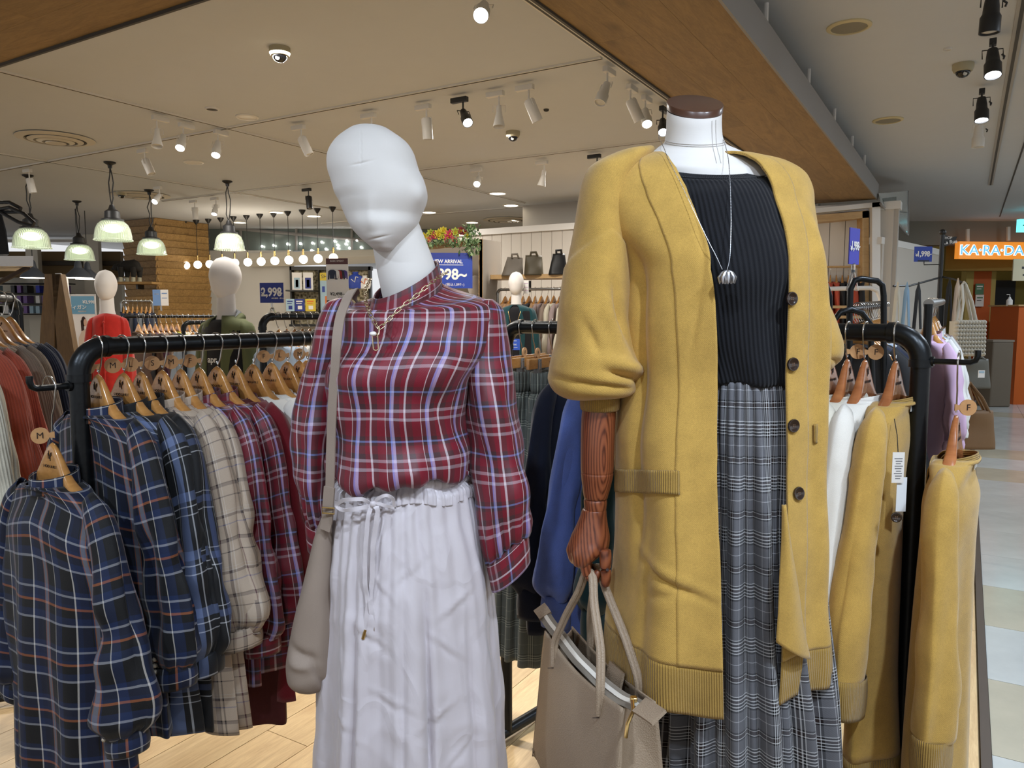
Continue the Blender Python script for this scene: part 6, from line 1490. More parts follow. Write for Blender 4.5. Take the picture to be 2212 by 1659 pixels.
A = [(.55 + .09 * math.cos(q), .42 + .075 * math.sin(q)) for q in np.linspace(0, 2 * PI, 16, endpoint=False)]
def blob(pts, m, zoff, nm):
    w = (208 - 156) * 6.4 / F; h = (778 - 636) * 6.4 / F; fm = frame_mat((math.cos(.12), math.sin(.12), 0)).to_4x4(); obj(nm, MB().add([fm @ Vector(((u - .5) * w, (.5 - v) * h, .004 + zoff)) for u, v in pts], [tuple(reversed(range(len(pts))))]), m, t, smooth=False)
blob([(u - .05, v - .01) for u, v in A] , M_hair, .001, 'printed_hair'); blob([(.38, .40), (.50, .36), (.50, .62), (.40, .64)], M_hair, .001, 'printed_hair'); blob([(.56 + .065 * math.cos(q), .43 + .055 * math.sin(q)) for q in np.linspace(0, 2 * PI, 14, endpoint=False)], M_skin, .002, 'printed_face')
blob([(.40, .56), (.60, .52), (.80, .60), (.88, .52), (.92, .54), (.84, .72), (.88, 1), (.22, 1), (.28, .66)], plain('poster_blouse', '#d5c3b0', .7), .0025, 'printed_blouse')
for r_ in ((0, 0, 1, .025), (0, 0, .04, 1), (.96, 0, 1, 1)): pr(*r_, M_frame, 'frame_strip')
obj('legs', MB().tube([(-.08, .03, -.28), (-.10, .10, -1.30)], .012, 6).tube([(.08, .03, -.28), (.10, .10, -1.30)], .012, 6), M_frame, t)

# ---- background mannequins -----------------------------------------------------
def bg_man(label, px, py, hh, col, collabel, kind, yaw=0, L=.62, inner=None, name_c='sweater', hat=None, ws=1.0):
    """px,py: head centre, hh: head height in photo pixels"""
    Y = .235 * F / hh; c = P(px, py, Y); t = thing('mannequin', label, 'mannequin', (c.x, c.y, 0), yaw); hz = c.z
    rows = []
    for k in np.linspace(0, 1, 18):
        r = .088 * math.sqrt(max(0, 1 - (2 * k - 1) ** 2)) ** .9 * (1 - .25 * max(0, k - .45)); z = hz + .118 - .236 * k
        rows.append([(r * .86 * math.sin(q), -r * 1.08 * math.cos(q) - .018 * (k > .6) * (k - .6) * 2, z) for q in np.linspace(-PI, PI, 24, endpoint=False)])
    grid('head', np.array(rows), M_linen, t, closed=True, cap0=True, cap1=True)
    obj('neck', MB().lathe([(.06, hz - .23), (.05, hz - .18), (.047, hz - .06)], 20), M_linen, t)
    obj('torso', MB().lathe([(0, .75), (.11, .78), (.12, hz - .50), (.14, hz - .32), (.10, hz - .235), (.05, hz - .215), (0, hz - .21)], 20, Matrix.Diagonal((.85 * ws, .6, 1, 1))), M_linen, t)
    obj('stand', MB().tube([(0, 0, .0), (0, 0, .8)], .014, 8).lathe([(0, 0), (.16, 0), (.16, .01), (0, .012)], 20), MATS['brushed_steel'], t)
    g = thing(name_c, collabel, name_c.split('_')[-1], (c.x, c.y, hz - .2 - L), yaw); z0 = .2 + L
    def TZ(z): return z - .2 + z0 - 0
    # body: open at the front for a jacket
    K = [(0, -.205, .062, .055), (.06, -.215, .10, .07), (.16, -.235, .17, .09), (.24, -.27, .20, .10), (.45, -.45, .205, .12), (1, -.2 - L, .235, .145)]
    K = [(a_, b_, c__ * .76 * ws, d_ * .9) for a_, b_, c__, d_ in K]; V = interp(K, np.linspace(0, 1, 30)); op = .0 if kind == 'closed' else .34
    ph = np.linspace(op, 2 * PI - op, 60) if op else np.linspace(-PI, PI, 60, endpoint=False)
    B = np.zeros((30, 60, 3)); nz = Noise2(int(px), 14, 1.5, 4); T = np.linspace(0, 1, 30)[:, None]
    f = 1 + .035 * nz(np.broadcast_to(ph, (30, 60)), np.broadcast_to(T * 4, (30, 60))) * T + .04 * np.sin(7 * ph)[None] * T
    B[..., 0] = V[:, 1:2] * np.sin(ph) * f; B[..., 1] = -V[:, 2:3] * np.cos(ph) * f; B[..., 2] = V[:, 0:1] + z0
    grid('body', B, col, g, arc_uv(B, not op), closed=not op, solid=.004)
    for s in (-1, 1):
        KS = [(0, s * .11, -.230, .02), (.06, s * .135, -.250, .04), (.2, s * .155, -.33, .048), (.6, s * .185, -.58, .055), (.9, s * .19, -.78, .05), (1, s * .19, -.83, .035)]
        VS = interp(KS, np.linspace(0, 1, 24)); ps = np.linspace(-PI, PI, 24, endpoint=False); S = np.zeros((24, 24, 3))
        S[..., 0] = VS[:, 0:1] * ws + VS[:, 2:3] * (ws ** .7) * np.sin(ps); S[..., 1] = -VS[:, 2:3] * np.cos(ps) * 1.05; S[..., 2] = VS[:, 1:2] + z0
        S[..., 0] += .006 * np.sin(4 * ps + 9 * np.linspace(0, 1, 24)[:, None])
        grid('sleeve', S, col, g, arc_uv(S, True), closed=True, cap1=True)
    return t, g, c, hz, z0
M_redw = knit('red_wool', '#b3261e', .9); M_olive = plain('olive_cotton', '#5d6340', .85, bump=.1, bscale=300, vary=.06)
t, g, c, hz, z0 = bg_man('white mannequin in a red cardigan at the left, before the bear shelf', 229, 617, 68, M_redw, 'red wool cardigan on the mannequin before the bear shelf', 'closed', .25, .62, name_c='red_cardigan', ws=.70)
for k in range(5): obj('button', MB().sphere((-.0 , -.115 - .006 * k, z0 - .27 - .09 * k), .009, 8, 6), M_redw, g)
obj('placket', MB().tube([(0, -.075, z0 - .215), (0, -.11, z0 - .27), (0, -.135, z0 - .45), (0, -.155, z0 - .8)], .004, 6), M_redw, g)
t, g, c, hz, z0 = bg_man('white mannequin in an olive jacket, left of the blouse mannequin', 487, 601, 92, M_olive, 'olive hooded jacket with grey lining on the mannequin in the middle distance', 'open', -.45, .66, name_c='olive_jacket')
obj('hood', MB().tube([(-.10, -.075, z0 - .31), (-.095, -.05, z0 - .25), (-.075, .03, z0 - .215), (0, .075, z0 - .205), (.075, .03, z0 - .215), (.095, -.05, z0 - .25), (.10, -.075, z0 - .31)], .035, 12, rs=[.008, .018, .026, .03, .026, .018, .008]), M_olive, g)
obj('hood_lining', MB().tube([(-.075, -.01, z0 - .215), (-.06, .03, z0 - .190), (0, .055, z0 - .178), (.06, .03, z0 - .190), (.075, -.01, z0 - .215)], .022, 10, rs=[.006, .014, .018, .014, .006]), plain('grey_lining', '#8a9094', .8), g)
it = thing('black_tee', 'black printed T-shirt under the olive jacket', 'T-shirt', (c.x, c.y, .8), -.45); zz0 = hz - .8
K = [(0, -.225, .075, .06), (.1, -.24, .13, .08), (.25, -.28, .165, .095), (1, -.80, .19, .115)]; V = interp(K, np.linspace(0, 1, 20)); ph = np.linspace(-PI, PI, 40, endpoint=False)
B = np.stack([V[:, 1:2] * np.sin(ph), -V[:, 2:3] * np.cos(ph), V[:, 0:1] + zz0 + 0 * ph], -1); grid('body', B, M_blak, it, arc_uv(B, True), closed=True, cap1=False)
text('lettering', 'apr', .05, (0.01, -.122, zz0 - .44), frame_mat((1, 0, 0)), M_wht_s, it, bold=.001)
M_teal = knit('teal_knit', '#123e44', .9)
t, g, c, hz, z0 = bg_man('white mannequin in a teal cardigan under the oak shelf', 1115, 613, 52, M_teal, 'teal cardigan on the mannequin under the oak shelf', 'open', -.2, .66, name_c='teal_cardigan')
it = thing('knit_shirt', 'black top under the teal cardigan', 'top', (c.x, c.y, .7), -.2); zz0 = hz - .7
B = np.stack([V[:, 1:2] * np.sin(ph), -V[:, 2:3] * np.cos(ph), V[:, 0:1] + zz0 + 0 * ph], -1); grid('body', B, M_blak, it, arc_uv(B, True), closed=True)
obj('collar', MB().lathe([(.062, zz0 - .235), (.056, zz0 - .20), (.052, zz0 - .20)], 20), M_blak, it)
nk2 = thing('long_pendant', 'fine long necklace on the teal cardigan mannequin', 'necklace', (c.x, c.y, hz - .5), -.2); q0 = hz - (hz - .5)
obj('fine_chain', MB().tube([(-.055, -.03, q0 - .20), (-.06, -.09, q0 - .27), (-.02, -.12, q0 - .42), (0, -.122, q0 - .45), (.02, -.12, q0 - .42), (.06, -.09, q0 - .27), (.055, -.03, q0 - .20)], .002, 5), M_gold, nk2); obj('pendant', MB().sphere((0, -.124, q0 - .46), .008, 8, 6), M_gold, nk2)
t, g, c, hz, z0 = bg_man('white mannequin mostly hidden behind the blouse shoulder', 1026, 618, 46, M_blak, 'dark top on the mannequin behind the blouse shoulder', 'closed', -.6, .6, name_c='dark_top')

# ---- background racks with rows of clothes -----------------------------------------
PAL = {k: plain('cloth_' + k.replace(' ', '_'), v, .85, vary=.06) for k, v in {'brown': '#4a3426', 'dark grey': '#3b3b40', 'grey': '#6f7378', 'light grey': '#9fa3a8', 'cream': '#cfc8b4', 'lime': '#b9bb3c', 'taupe': '#8b7a6e', 'pale blue': '#9fb0c4', 'white': '#d9d8d4', 'black': '#17171a', 'navy': '#1a2238', 'tan': '#b08c68', 'mauve grey': '#9b8a88', 'rust': '#a8452e', 'lilac': '#c6a8c4', 'pink': '#c8a0ba', 'denim': '#3f5c86', 'plum': '#4a2a3c'}.items()}
_hc = {}
def lo_hanger(col='h'):
    h = hanger('x', M_hang, None, -1, logo=False, lo=True); return h
def row(where, p, q, n, cols, L=(.6, .8), kind='sweater', hang=True, amp=1, rotj=.12, W=.20, rotz=None, sl=.55):
    global _hc
    d = (q - p); Ld = d.length; dn = d.normalized(); rz0 = math.atan2(-dn.x, dn.y) + PI if rotz is None else rotz
    rr = random.Random(int(abs(p.x * 100)) + n)
    for i in range(n):
        loc = p + d * ((i + .5) / n); cname = cols[i % len(cols)]; rz = rz0 + rr.uniform(-rotj, rotj)
        g = hung('%s garment, %s from the left on %s' % (cname, ORD[i], where), 'garment', PAL[cname], rr.uniform(*L), kind, seed=int(rr.random() * 900), lo=True, name='hanging_garment', group='garments on ' + where, W=W, sl=sl, tag_=False)
        place(g, loc, rz)
        if hang:
            if 'h' not in _hc: _hc['h'] = lo_hanger(); h = _hc['h']; h['label'] = 'wooden hanger, first on ' + where; h['group'] = 'hangers on ' + where; place(h, loc, rz)
            else: dup(_hc['h'], tuple(loc), rz, 'wooden hanger, %s from the left on %s' % (ORD[i], where), 'hangers on ' + where)
def simple_rack(label, p, q, z, r, mat=None, name='clothes_rack'):
    t, a, b, d = pipe_rack(name, label, (p.x, p.y), (q.x, q.y), z, r, None, mat); return Vector((a.x, a.y, z)), Vector((b.x, b.y, z))
p, q = simple_rack('steel rack of skirts and knits behind the red cardigan mannequin', P(262, 683, 6.9), P(520, 683, 7.6), 1.395, .014)
row('the steel rack', p + Vector((.12, .01, 0)), q, 20, ['brown', 'black', 'brown', 'plum', 'taupe', 'brown', 'dark grey', 'lime', 'cream', 'cream', 'grey', 'light grey', 'grey', 'pale blue', 'grey', 'black', 'navy', 'brown', 'taupe', 'grey'], (.75, .95))
p, q = simple_rack('black pipe rack behind the first rack, under the blue 2,998 sign', P(566, 683, 3.9), P(830, 683, 4.5), 1.405, .018)
row('the black rack under the blue sign', p + Vector((.06, .01, 0)), q - Vector((.06, 0, 0)), 14, ['pale blue', 'light grey', 'white', 'taupe', 'grey', 'white', 'denim', 'mauve grey', 'white', 'cream', 'taupe', 'light grey', 'navy', 'grey'], (.6, .8))
p, q = simple_rack('low rack of folded hangers behind the olive jacket', P(395, 683, 5.2), P(480, 683, 5.4), 1.36, .014)
row('the low rack left of the olive jacket', p + Vector((.04, .01, 0)), q - Vector((.04, 0, 0)), 5, ['pale blue', 'light grey', 'lime', 'cream', 'light grey'], (.6, .8))
# silver rail far back right of the column
p, q = simple_rack('silver rail with hangers in front of the wooden column', P(262, 655, 9.5), P(330, 655, 9.6), P(300, 650, 9.5).z, .012, MATS['brushed_steel'])
row('the silver rail before the wooden column', p, q, 7, ['navy', 'black', 'dark grey', 'navy', 'grey', 'black', 'navy'], (.6, .7))

# price signs ---------------------------------------------------------------------------
t_ = NT('clear_acrylic'); M_acr = t_.set((.92, .94, .96, 1), .05, 0, .5, 0, Transmission_Weight=.9, IOR=1.2)
t, pr, tx = board('price_sign', 'blue price sign reading 2,998 yen on the black rack', 'sign', 560, 611, 614, 654, 3.95, M_blu2, -.18, .004)
tx('¥', .13, .58, .26, M_wht_s, .03); tx('2,998', .50, .48, .58, M_wht_s, .03, .86); tx('~', .88, .52, .36, M_wht_s, .03); tx('本体価格・税込み', .78, .78, .09, M_wht_s)
obj('clip_stand', MB().tube([(0, 0, -.045), (0, 0, -.08)], .006, 8).tube([(0, 0, -.08), (-.03, 0, -.12)], .004, 6).tube([(0, 0, -.08), (.03, 0, -.12)], .004, 6).sphere((0, 0, -.085), .012, 8, 6), M_acr, t)
t, pr, tx = board('price_poster', 'tall white poster of folded tops reading 2,498 yen behind the blouse shoulder', 'sign', 705, 559, 753, 655, 4.1, M_wht_s, -.08, .004)
pr(0, 0, 1, .13, plain('poster_brown', '#5a3a3c', .6)); pr(0, .93, 1, 1, MATS['poster_brown']); tx('BASIC SWEAT', .5, .06, .05, M_wht_s); tx('¥2,498~', .5, .79, .10, M_black, .005); tx('税込み', .62, .87, .035, M_black)
def top_icon(u, v, s, m):
    w = 48 * 4.1 / F; h = 96 * 4.1 / F; pts = [(-.5, -.35), (-.2, -.5), (.2, -.5), (.5, -.35), (.58, .5), (.40, .5), (.34, -.05), (.30, .42), (-.30, .42), (-.34, -.05), (-.40, .5), (-.58, .5)]
    fm = frame_mat((math.cos(-.08), math.sin(-.08), 0)).to_4x4(); global _ic; _ic = globals().get('_ic', 0) + 1
    obj('printed_top', MB().add([fm @ Vector((((u - .5) * w + a * s * w * .5), (.5 - v) * h - b * s * w * .62, .004 + .0004 * (_ic % 7))) for a, b in pts], [tuple(reversed(range(12)))]), m, t, smooth=False)
for u, s, m in ((.80, .62, plain('print_purple', '#4a3a86', .6)), (.66, .66, M_black), (.56, .64, plain('print_red', '#8c2420', .6)), (.44, .66, M_wht_s), (.28, .7, plain('print_navy', '#232a42', .6))): top_icon(u, .36, s, m)
obj('clip_stand', MB().tube([(0, 0, -.12), (0, 0, -.16)], .006, 8).tube([(0, 0, -.16), (-.03, 0, -.20)], .004, 6).tube([(0, 0, -.16), (.03, 0, -.20)], .004, 6), M_acr, t)
t, pr, tx = board('info_card', 'small blue and white card standing on the steel rack', 'sign', 331, 626, 363, 660, 7.0, M_wht_s, .1, .004)
pr(0, 0, .5, 1, plain('card_blue', '#6f93c4', .6)); pr(.58, .2, .92, .26, MATS['card_blue']); pr(.58, .5, .92, .54, MATS['card_blue']); pr(.1, .25, .4, .3, M_wht_s)
obj('clip_stand', MB().tube([(0, 0, -.07), (0, 0, -.12)], .008, 8), M_acr, t)

# ---- near-left rack of knitwear and the shelf with the black bag ----------------------------
LYn = 2.55
p, q = simple_rack('black bar rack of knitwear at the left edge', P(-330, 640, LYn + .6), P(40, 640, LYn + .85), P(20, 645, LYn + .8).z, .014)
p, q = simple_rack('silver-hooked rack holding coral and navy knits at the left edge', Vector((-1.41, 1.74, 0)), Vector((-1.75, 2.68, 0)), 1.472, .014)
waf = {}
for nm, c_ in (('cream', '#e0dac6'), ('coral', '#b5553f'), ('taupe', '#8a7867'), ('navy', '#1a2136')): waf[nm] = knit('waffle_' + nm, c_, .9, rib=120, ribamp=.8)
for i, (t_, cn, L, lab) in enumerate(((.14, 'cream', .80, 'cream waffle cardigan at the left edge of the photo'), (.34, 'coral', .70, 'coral knit cardigan, nearer of the two at the left'), (.46, 'coral', .70, 'second coral knit cardigan behind the first'), (.60, 'taupe', .68, 'taupe knit, nearer of two at the left rack'), (.72, 'taupe', .68, 'taupe knit next to the navy ones'), (.84, 'navy', .66, 'navy knit, nearer of two at the left rack'), (.94, 'navy', .64, 'navy knit at the far end of the left rack'))):
    loc = p + (q - p) * t_; rz = -.11 + .05 * math.sin(i * 3)
    g = hung(lab, 'cardigan', waf[cn], L, 'sweater', seed=200 + i, D=.03, W=.175, name='knit_cardigan', sl=.58); place(g, loc, rz)
    h = hanger('wooden hanger of the ' + lab.replace(',', ''), M_hang, None, -1); place(h, loc, rz)
t = thing('wall_shelf', 'thick white shelf board at the left edge carrying a black bag', 'shelf', tuple(P(20, 565, 2.6)))
slab('shelf_board', [P(-160, 553, 2.5), P(72, 553, 2.5), P(72, 575, 2.5), P(-160, 575, 2.5)], .35, M_white, t, Vector((-.60, .80, 0))); obj('bracket', MB().tube([P(-20, 620, 2.7), P(60, 578, 2.55)], .008, 6), plain('bracket_brown', '#3a2a20', .6), t, world=True)
wallbox('wall_side', P(-330, 600, 3.6), P(-170, 600, 3.3), 0, 2.3, M_cremew)
t = thing('black_bag', 'black leather bag with looped handles on the white shelf at the left edge', 'bag', tuple(P(-10, 548, 2.65))); M_blkl = leather('black_leather', '#18181a', .4)
slab('bag_body', [P(-70, 549, 2.6), P(20, 549, 2.6), P(14, 500, 2.62), P(0, 446, 2.66), P(-60, 446, 2.66)], .12, M_blkl, t, Vector((-.60, .80, 0)))
obj('handle', MB().tube([P(-20, 452, 2.62), P(-10, 437, 2.6), P(20, 437, 2.58), P(45, 450, 2.56), P(42, 458, 2.56), P(10, 458, 2.58), P(-20, 450, 2.6)], .006, 8), M_blkl, t, world=True)
obj('handle', MB().tube([P(-20, 455, 2.60), P(20, 448, 2.56), P(52, 462, 2.53), P(74, 482, 2.52), P(70, 488, 2.52), P(40, 480, 2.54), P(0, 458, 2.58)], .006, 8), M_blkl, t, world=True)
# ------------------------------------------------------------------ the right-hand background
M_oak = wood('pale_oak', '#b08c5c', '#cdaa78', (1, 6, 6), .5, rnd=.05)
SY = 8.3
# shelf with three bags
t = thing('oak_shelf', 'pale oak shelf on the board wall carrying three handbags', 'shelf', tuple(P(1145, 605, SY)))
a = P(1055, 603, SY - .2); b = P(1330, 597, SY - .3); slab('shelf_board', [Vector((a.x, a.y, a.z)), Vector((b.x, b.y - .3, a.z)), Vector((b.x, b.y - .3, a.z + .045)), Vector((a.x, a.y, a.z + .045))], .36, M_oak, t)
obj('bracket', MB().box((.0, .3, -.06), (.03, .3, .12)), M_black, t, smooth=False)
def soft_bag(name, label, x0, y0, x1, y1, Y, mat, topw=.7, handles=1, lean=0):
    A0 = P(x0, y1, Y); B0 = P(x1, y1, Y); hgt = (y1 - y0) * Y / F; t = thing(name, label, 'bag', tuple((A0 + B0) / 2)); w = (B0.x - A0.x) / 2
    rows = []; nz = Noise2(int(x0), 12, 1, 3)
    for k in np.linspace(0, 1, 14):
        ww = w * (1 - (1 - topw) * k); d = .09 * (1 - .75 * k)
        rows.append([(ww * np.sign(math.sin(q)) * abs(math.sin(q)) ** .6 + lean * k, -d * np.sign(math.cos(q)) * abs(math.cos(q)) ** .6 + .006 * float(nz(q, k * 3)), hgt * k * (1 - .05 * abs(math.sin(q * 2)))) for q in np.linspace(-PI, PI, 28, endpoint=False)])
    grid('bag_body', np.array(rows), mat, t, closed=True, cap0=True, cap1=True)
    for s in range(handles):
        obj('handle', MB().tube([(-w * .4 * topw + lean, -.02 + .04 * s, hgt * .95), (-w * .3 + lean, -.04 + .04 * s, hgt * 1.12), (w * .2 + lean, -.04 + .04 * s, hgt * 1.14), (w * .45 * topw + lean, -.02 + .04 * s, hgt * .95)], .012, 8), mat, t)
    return t
M_bgy = leather('grey_leather', '#6f675d', .5); M_bol = leather('olive_leather', '#4f4736', .5)
soft_bag('handbag', 'grey slouchy handbag, leftmost on the oak shelf', 1083, 556, 1130, 596, SY - .25, M_bgy, .70, 1, .03)
soft_bag('handbag', 'olive brown handbag in the middle of the oak shelf', 1132, 552, 1174, 595, SY - .3, M_bol, .85, 2)
soft_bag('handbag', 'black drawstring handbag at the right of the oak shelf', 1184, 548, 1226, 594, SY - .35, M_blkl, .62, 2, .01)
# wooden display box with sign and flowers
bx = thing('display_cabinet', 'wood-edged display cabinet holding the NEW ARRIVAL board', 'cabinet', tuple(P(990, 700, 7.9).xy) + (0,))
slab('side_panel', [P(1042, 517, 7.75), P(1082, 522, 8.6), P(1082, 900, 8.6), P(1042, 960, 7.75)], .03, plain('cabinet_grey', '#8d857b', .7), bx, Vector((-1, 0, 0)))
slab('top_edge', [P(905, 528, 7.75), P(1042, 516, 7.75), P(1042, 524, 7.75), P(905, 536, 7.75)], .25, M_oak, bx)
slab('front_post', [P(1034, 517, 7.75), P(1043, 517, 7.75), P(1043, 960, 7.75), P(1034, 960, 7.75)], .05, M_oak, bx)
slab('back_panel', [P(905, 530, 8.6), P(1080, 524, 8.6), P(1080, 900, 8.6), P(905, 900, 8.6)], .02, plain('cabinet_back', '#a49b8e', .7), bx)
obj('sign_post', MB().tube([P(970, 620, 7.66), P(970, 900, 7.66)], .012, 8), MATS['black_metal'], bx, world=True)
t, pr, tx = board('arrival_board', 'large blue NEW ARRIVAL board with the price 998 under the flowers', 'sign', 921, 547, 1020, 622, 7.6, M_blu, .10, .02)
pr(0, 0, 1, .16, M_blu2); tx('NEW ARRIVAL', .46, .25, .145, M_wht_s, .02, .92); pr(.12, .335, .80, .35, M_wht_s); tx('998~', .56, .62, .42, M_wht_s, .03, .95); tx('(税込1,097~)', .62, .90, .10, M_wht_s)
# flower garland: blooms, leaves
rf = random.Random(12)
def bloom(p, r, mat, lab):
    t = thing('artificial_flower', lab, 'flower', tuple(p), 0, 'flowers along the cabinet top')
    for ring, (n, rr, tl) in enumerate(((8, r, .35), (7, r * .72, .9), (5, r * .42, 1.5))):
        mb = MB()
        for k in range(n):
            a = 2 * PI * k / n + ring * .4; M = Matrix.Rotation(a, 4, 'Y') @ Matrix.Translation((rr * .55, -r * .25 * ring, 0)) @ Matrix.Rotation(-tl * .5, 4, 'Z')
            mb.add([M @ Vector(v) for v in ((-rr * .45, 0, 0), (0, -.012, rr * .34), (rr * .45, -.02, 0), (0, -.012, -rr * .34))], [(0, 1, 2, 3)])
        obj('petals', mb, mat, t, smooth=False)
    obj('flower_centre', MB().sphere((0, -r * .4, 0), r * .22, 8, 6), MATS['sign_yellow'], t)
MF = {'yellow': plain('petal_yellow', '#c9bb3e', .7), 'pink': plain('petal_pink', '#c0405e', .7), 'lime': plain('petal_lime', '#a9b24c', .7), 'dusky': plain('petal_dusky', '#8c3a40', .7), 'coral': plain('petal_coral', '#d27a70', .7)}
for i, (px, py, c_, r) in enumerate(((916, 512, 'yellow', .05), (926, 518, 'coral', .04), (937, 509, 'pink', .05), (948, 506, 'yellow', .06), (957, 512, 'lime', .05), (967, 515, 'pink', .055), (972, 507, 'pink', .06), (981, 518, 'coral', .05), (984, 503, 'lime', .06), (996, 499, 'dusky', .05), (1004, 503, 'dusky', .04), (1009, 508, 'lime', .04), (931, 504, 'lime', .05), (958, 499, 'yellow', .05))):
    bloom(P(px, py, 7.62), r, MF[c_], '%s artificial flower, %s from the left on the cabinet top' % (c_, ORD[i]))
t = thing('leaf_garland', 'green leafy garland trailing over the right corner of the flower cabinet', 'garland', tuple(P(1000, 520, 7.65))); M_leaf = plain('garland_leaf', '#3f5a34', .7); M_leaf2 = plain('garland_leaf_pale', '#7e9468', .7)
for m_, cnt, sd_ in ((M_leaf, 220, 1), (M_leaf2, 260, 2)):
    mb = MB(); r2 = random.Random(sd_)
    for k in range(cnt):
        if r2.random() < .5: px, py = r2.gauss(1018, 9), r2.uniform(486, 552) - 0
        else: px = r2.uniform(908, 1030); py = 522 + r2.gauss(2, 5)
        c = P(px, py, 7.60 + r2.uniform(-.05, .08)); s = r2.uniform(.014, .03); M = Matrix.Translation(c) @ Euler((r2.uniform(0, 6), r2.uniform(0, 6), r2.uniform(0, 6))).to_matrix().to_4x4()
        mb.add([M @ Vector(v) for v in ((-s, 0, 0), (0, s * .2, s * .45), (s, 0, 0), (0, -s * .2, -s * .45))], [(0, 1, 2, 3)])
    o = obj('leaves', mb, m_, t, world=True, smooth=False); o['kind'] = 'stuff'
obj('vine', MB().tube([P(1012, 495, 7.6), P(1016, 515, 7.56), P(1010, 535, 7.55), P(1014, 552, 7.56)], .004, 5), M_leaf, t, world=True)
# rail of clothes below the shelf
p, q = simple_rack('silver rail of tan and grey clothes under the oak shelf', P(1075, 626, 8.15), P(1330, 624, 7.6), P(1150, 625, 8.0).z, .014, MATS['brushed_steel'])
row('the silver rail under the oak shelf', p + Vector((.05, 0, 0)), q, 18, ['tan', 'tan', 'mauve grey', 'tan', 'dark grey', 'tan', 'mauve grey', 'taupe', 'cream', 'mauve grey', 'cream', 'navy', 'navy', 'white', 'navy', 'white', 'pale blue', 'white'], (.65, .85))
t, pr, tx = board('info_card', 'small white card beside the teal cardigan mannequin', 'sign', 1131, 606, 1142, 634, 7.5, M_wht_s, .1, .004); pr(.1, .2, .9, .25, MATS['cloth_lilac']); pr(.1, .5, .9, .55, MATS['cloth_lilac']); pr(.1, .75, .9, .8, MATS['cloth_lilac'])
t, pr, tx = board('point_card', 'small blue point card behind the checked trousers', 'sign', 1090, 732, 1123, 756, 2.9, plain('card_royal', '#3c62c8', .5), -.1, .003); tx('倍point', .5, .5, .26, M_wht_s, .02); pr(.2, .15, .8, .2, M_wht_s); pr(.15, .75, .85, .80, M_wht_s)
for i, (px, l) in enumerate(((1216, 'tall black pipe post behind the cardigan sleeve'),)):
    t, a, b, d = pipe_rack('clothes_rack', 'black pipe rack end showing behind the cardigan sleeve', tuple(P(1216, 700, 5.0).xy), tuple(P(1420, 700, 6.2).xy), P(1216, 622, 5.0).z, .022, None)

# white portal with an oak inner frame, arch and small rail
PYY = 8.0
t = thing('portal_frame', 'white and oak portal frame on the back wall right of the dress form', 'frame', tuple(P(1800, 700, PYY).xy) + (0,))
slab('white_post', [P(1884, 438, PYY), P(1902, 436, PYY), P(1902, 980, PYY), P(1884, 980, PYY)], .10, M_white, t); slab('white_lintel', [P(1560, 470, PYY), P(1902, 436, PYY), P(1902, 446, PYY), P(1560, 480, PYY)], .10, M_white, t)
slab('oak_post', [P(1863, 455, PYY + .05), P(1877, 455, PYY + .05), P(1877, 985, PYY + .05), P(1863, 985, PYY + .05)], .22, M_oak, t); slab('oak_lintel', [P(1560, 482, PYY + .05), P(1877, 455, PYY + .05), P(1877, 470, PYY + .05), P(1560, 497, PYY + .05)], .22, M_oak, t)
ac = P(1738, 640, 8.55)
obj('white_arch', MB().tube([Vector((ac.x + .52 * math.cos(a), 8.62 - .0, ac.z + .52 * math.sin(a))) for a in np.linspace(-.3, PI + .3, 30)], .035, 8), M_white, t, world=True)
p = P(1700, 577, 8.3); q = P(1866, 576, 8.1); rl = thing('wall_rail', 'thin oak rail with hooks in the portal right of the dress form', 'rail', tuple(p)); obj('rail_bar', MB().tube([p, q], .012, 8), M_oak, rl, world=True)
row('the rail inside the portal', p + Vector((.25, 0, -.02)), q + Vector((0, 0, -.02)), 9, ['white', 'white', 'white', 'rust', 'rust', 'black', 'black', 'rust', 'black'], (.6, .9), W=.13)
wt = thing('white_rail_table', 'white tubular rail with oak shelves inside the portal', 'table', tuple(P(1820, 760, 7.4).xy) + (0,))
obj('white_tube', MB().tube([P(1740, 625, 7.4), P(1880, 622, 7.4), P(1895, 628, 7.4), P(1902, 645, 7.4), P(1902, 990, 7.4)], .022, 10), M_white, wt, world=True)
for yy in (660, 682): slab('oak_slat', [P(1745, yy, 7.42), P(1880, yy, 7.42), P(1880, yy + 6, 7.42), P(1745, yy + 6, 7.42)], .03, M_oak, wt)
# glass fin and panels at the end of the beam
M_fin = NT('dark_glass').set(hexc('#4b524f'), .08, 0, .5)
fn = thing('glass_screen', 'dark hanging glass screen above the corridor-side wall', 'glass panel', tuple(P(1930, 500, 8.0)))
t_ = NT('smoke_glass'); M_smoke = t_.set((.50, .56, .54, 1), .06, 0, .5, 0, Transmission_Weight=.75, IOR=1.1)
slab('glass_pane', [P(1898, 418, 7.9), P(1962, 412, 8.8), P(1962, 508, 8.8), P(1903, 442, 7.9)], .012, M_smoke, fn, Vector((0, 1, 0)))
obj('lower_edge', MB().tube([P(1902, 440, 7.9), P(1961, 508, 8.8)], .012, 8), MATS['grey_trim_metal'], fn, world=True); obj('upright', MB().tube([P(1962, 412, 8.8), P(1961, 508, 8.8)], .014, 8), MATS['grey_trim_metal'], fn, world=True)
# corridor-side wall
wallbox('wall_corridor', P(1903, 600, 8.0), P(2031, 600, 9.6), 0, P(1903, 516, 8.0).z, M_panelw, .1)
wallbox('trim_6', P(1901, 600, 7.97), P(2034, 600, 9.6), P(1903, 527, 8.0).z, P(1903, 512, 8.0).z, M_white, .16)
struct('wall_bulkhead_corridor', MB().box(P(2090, 480, 12.6) + Vector((0, 0, .12)), (6.0, .3, 1.0)), plain('corridor_bulkhead', '#8a857c', .8))

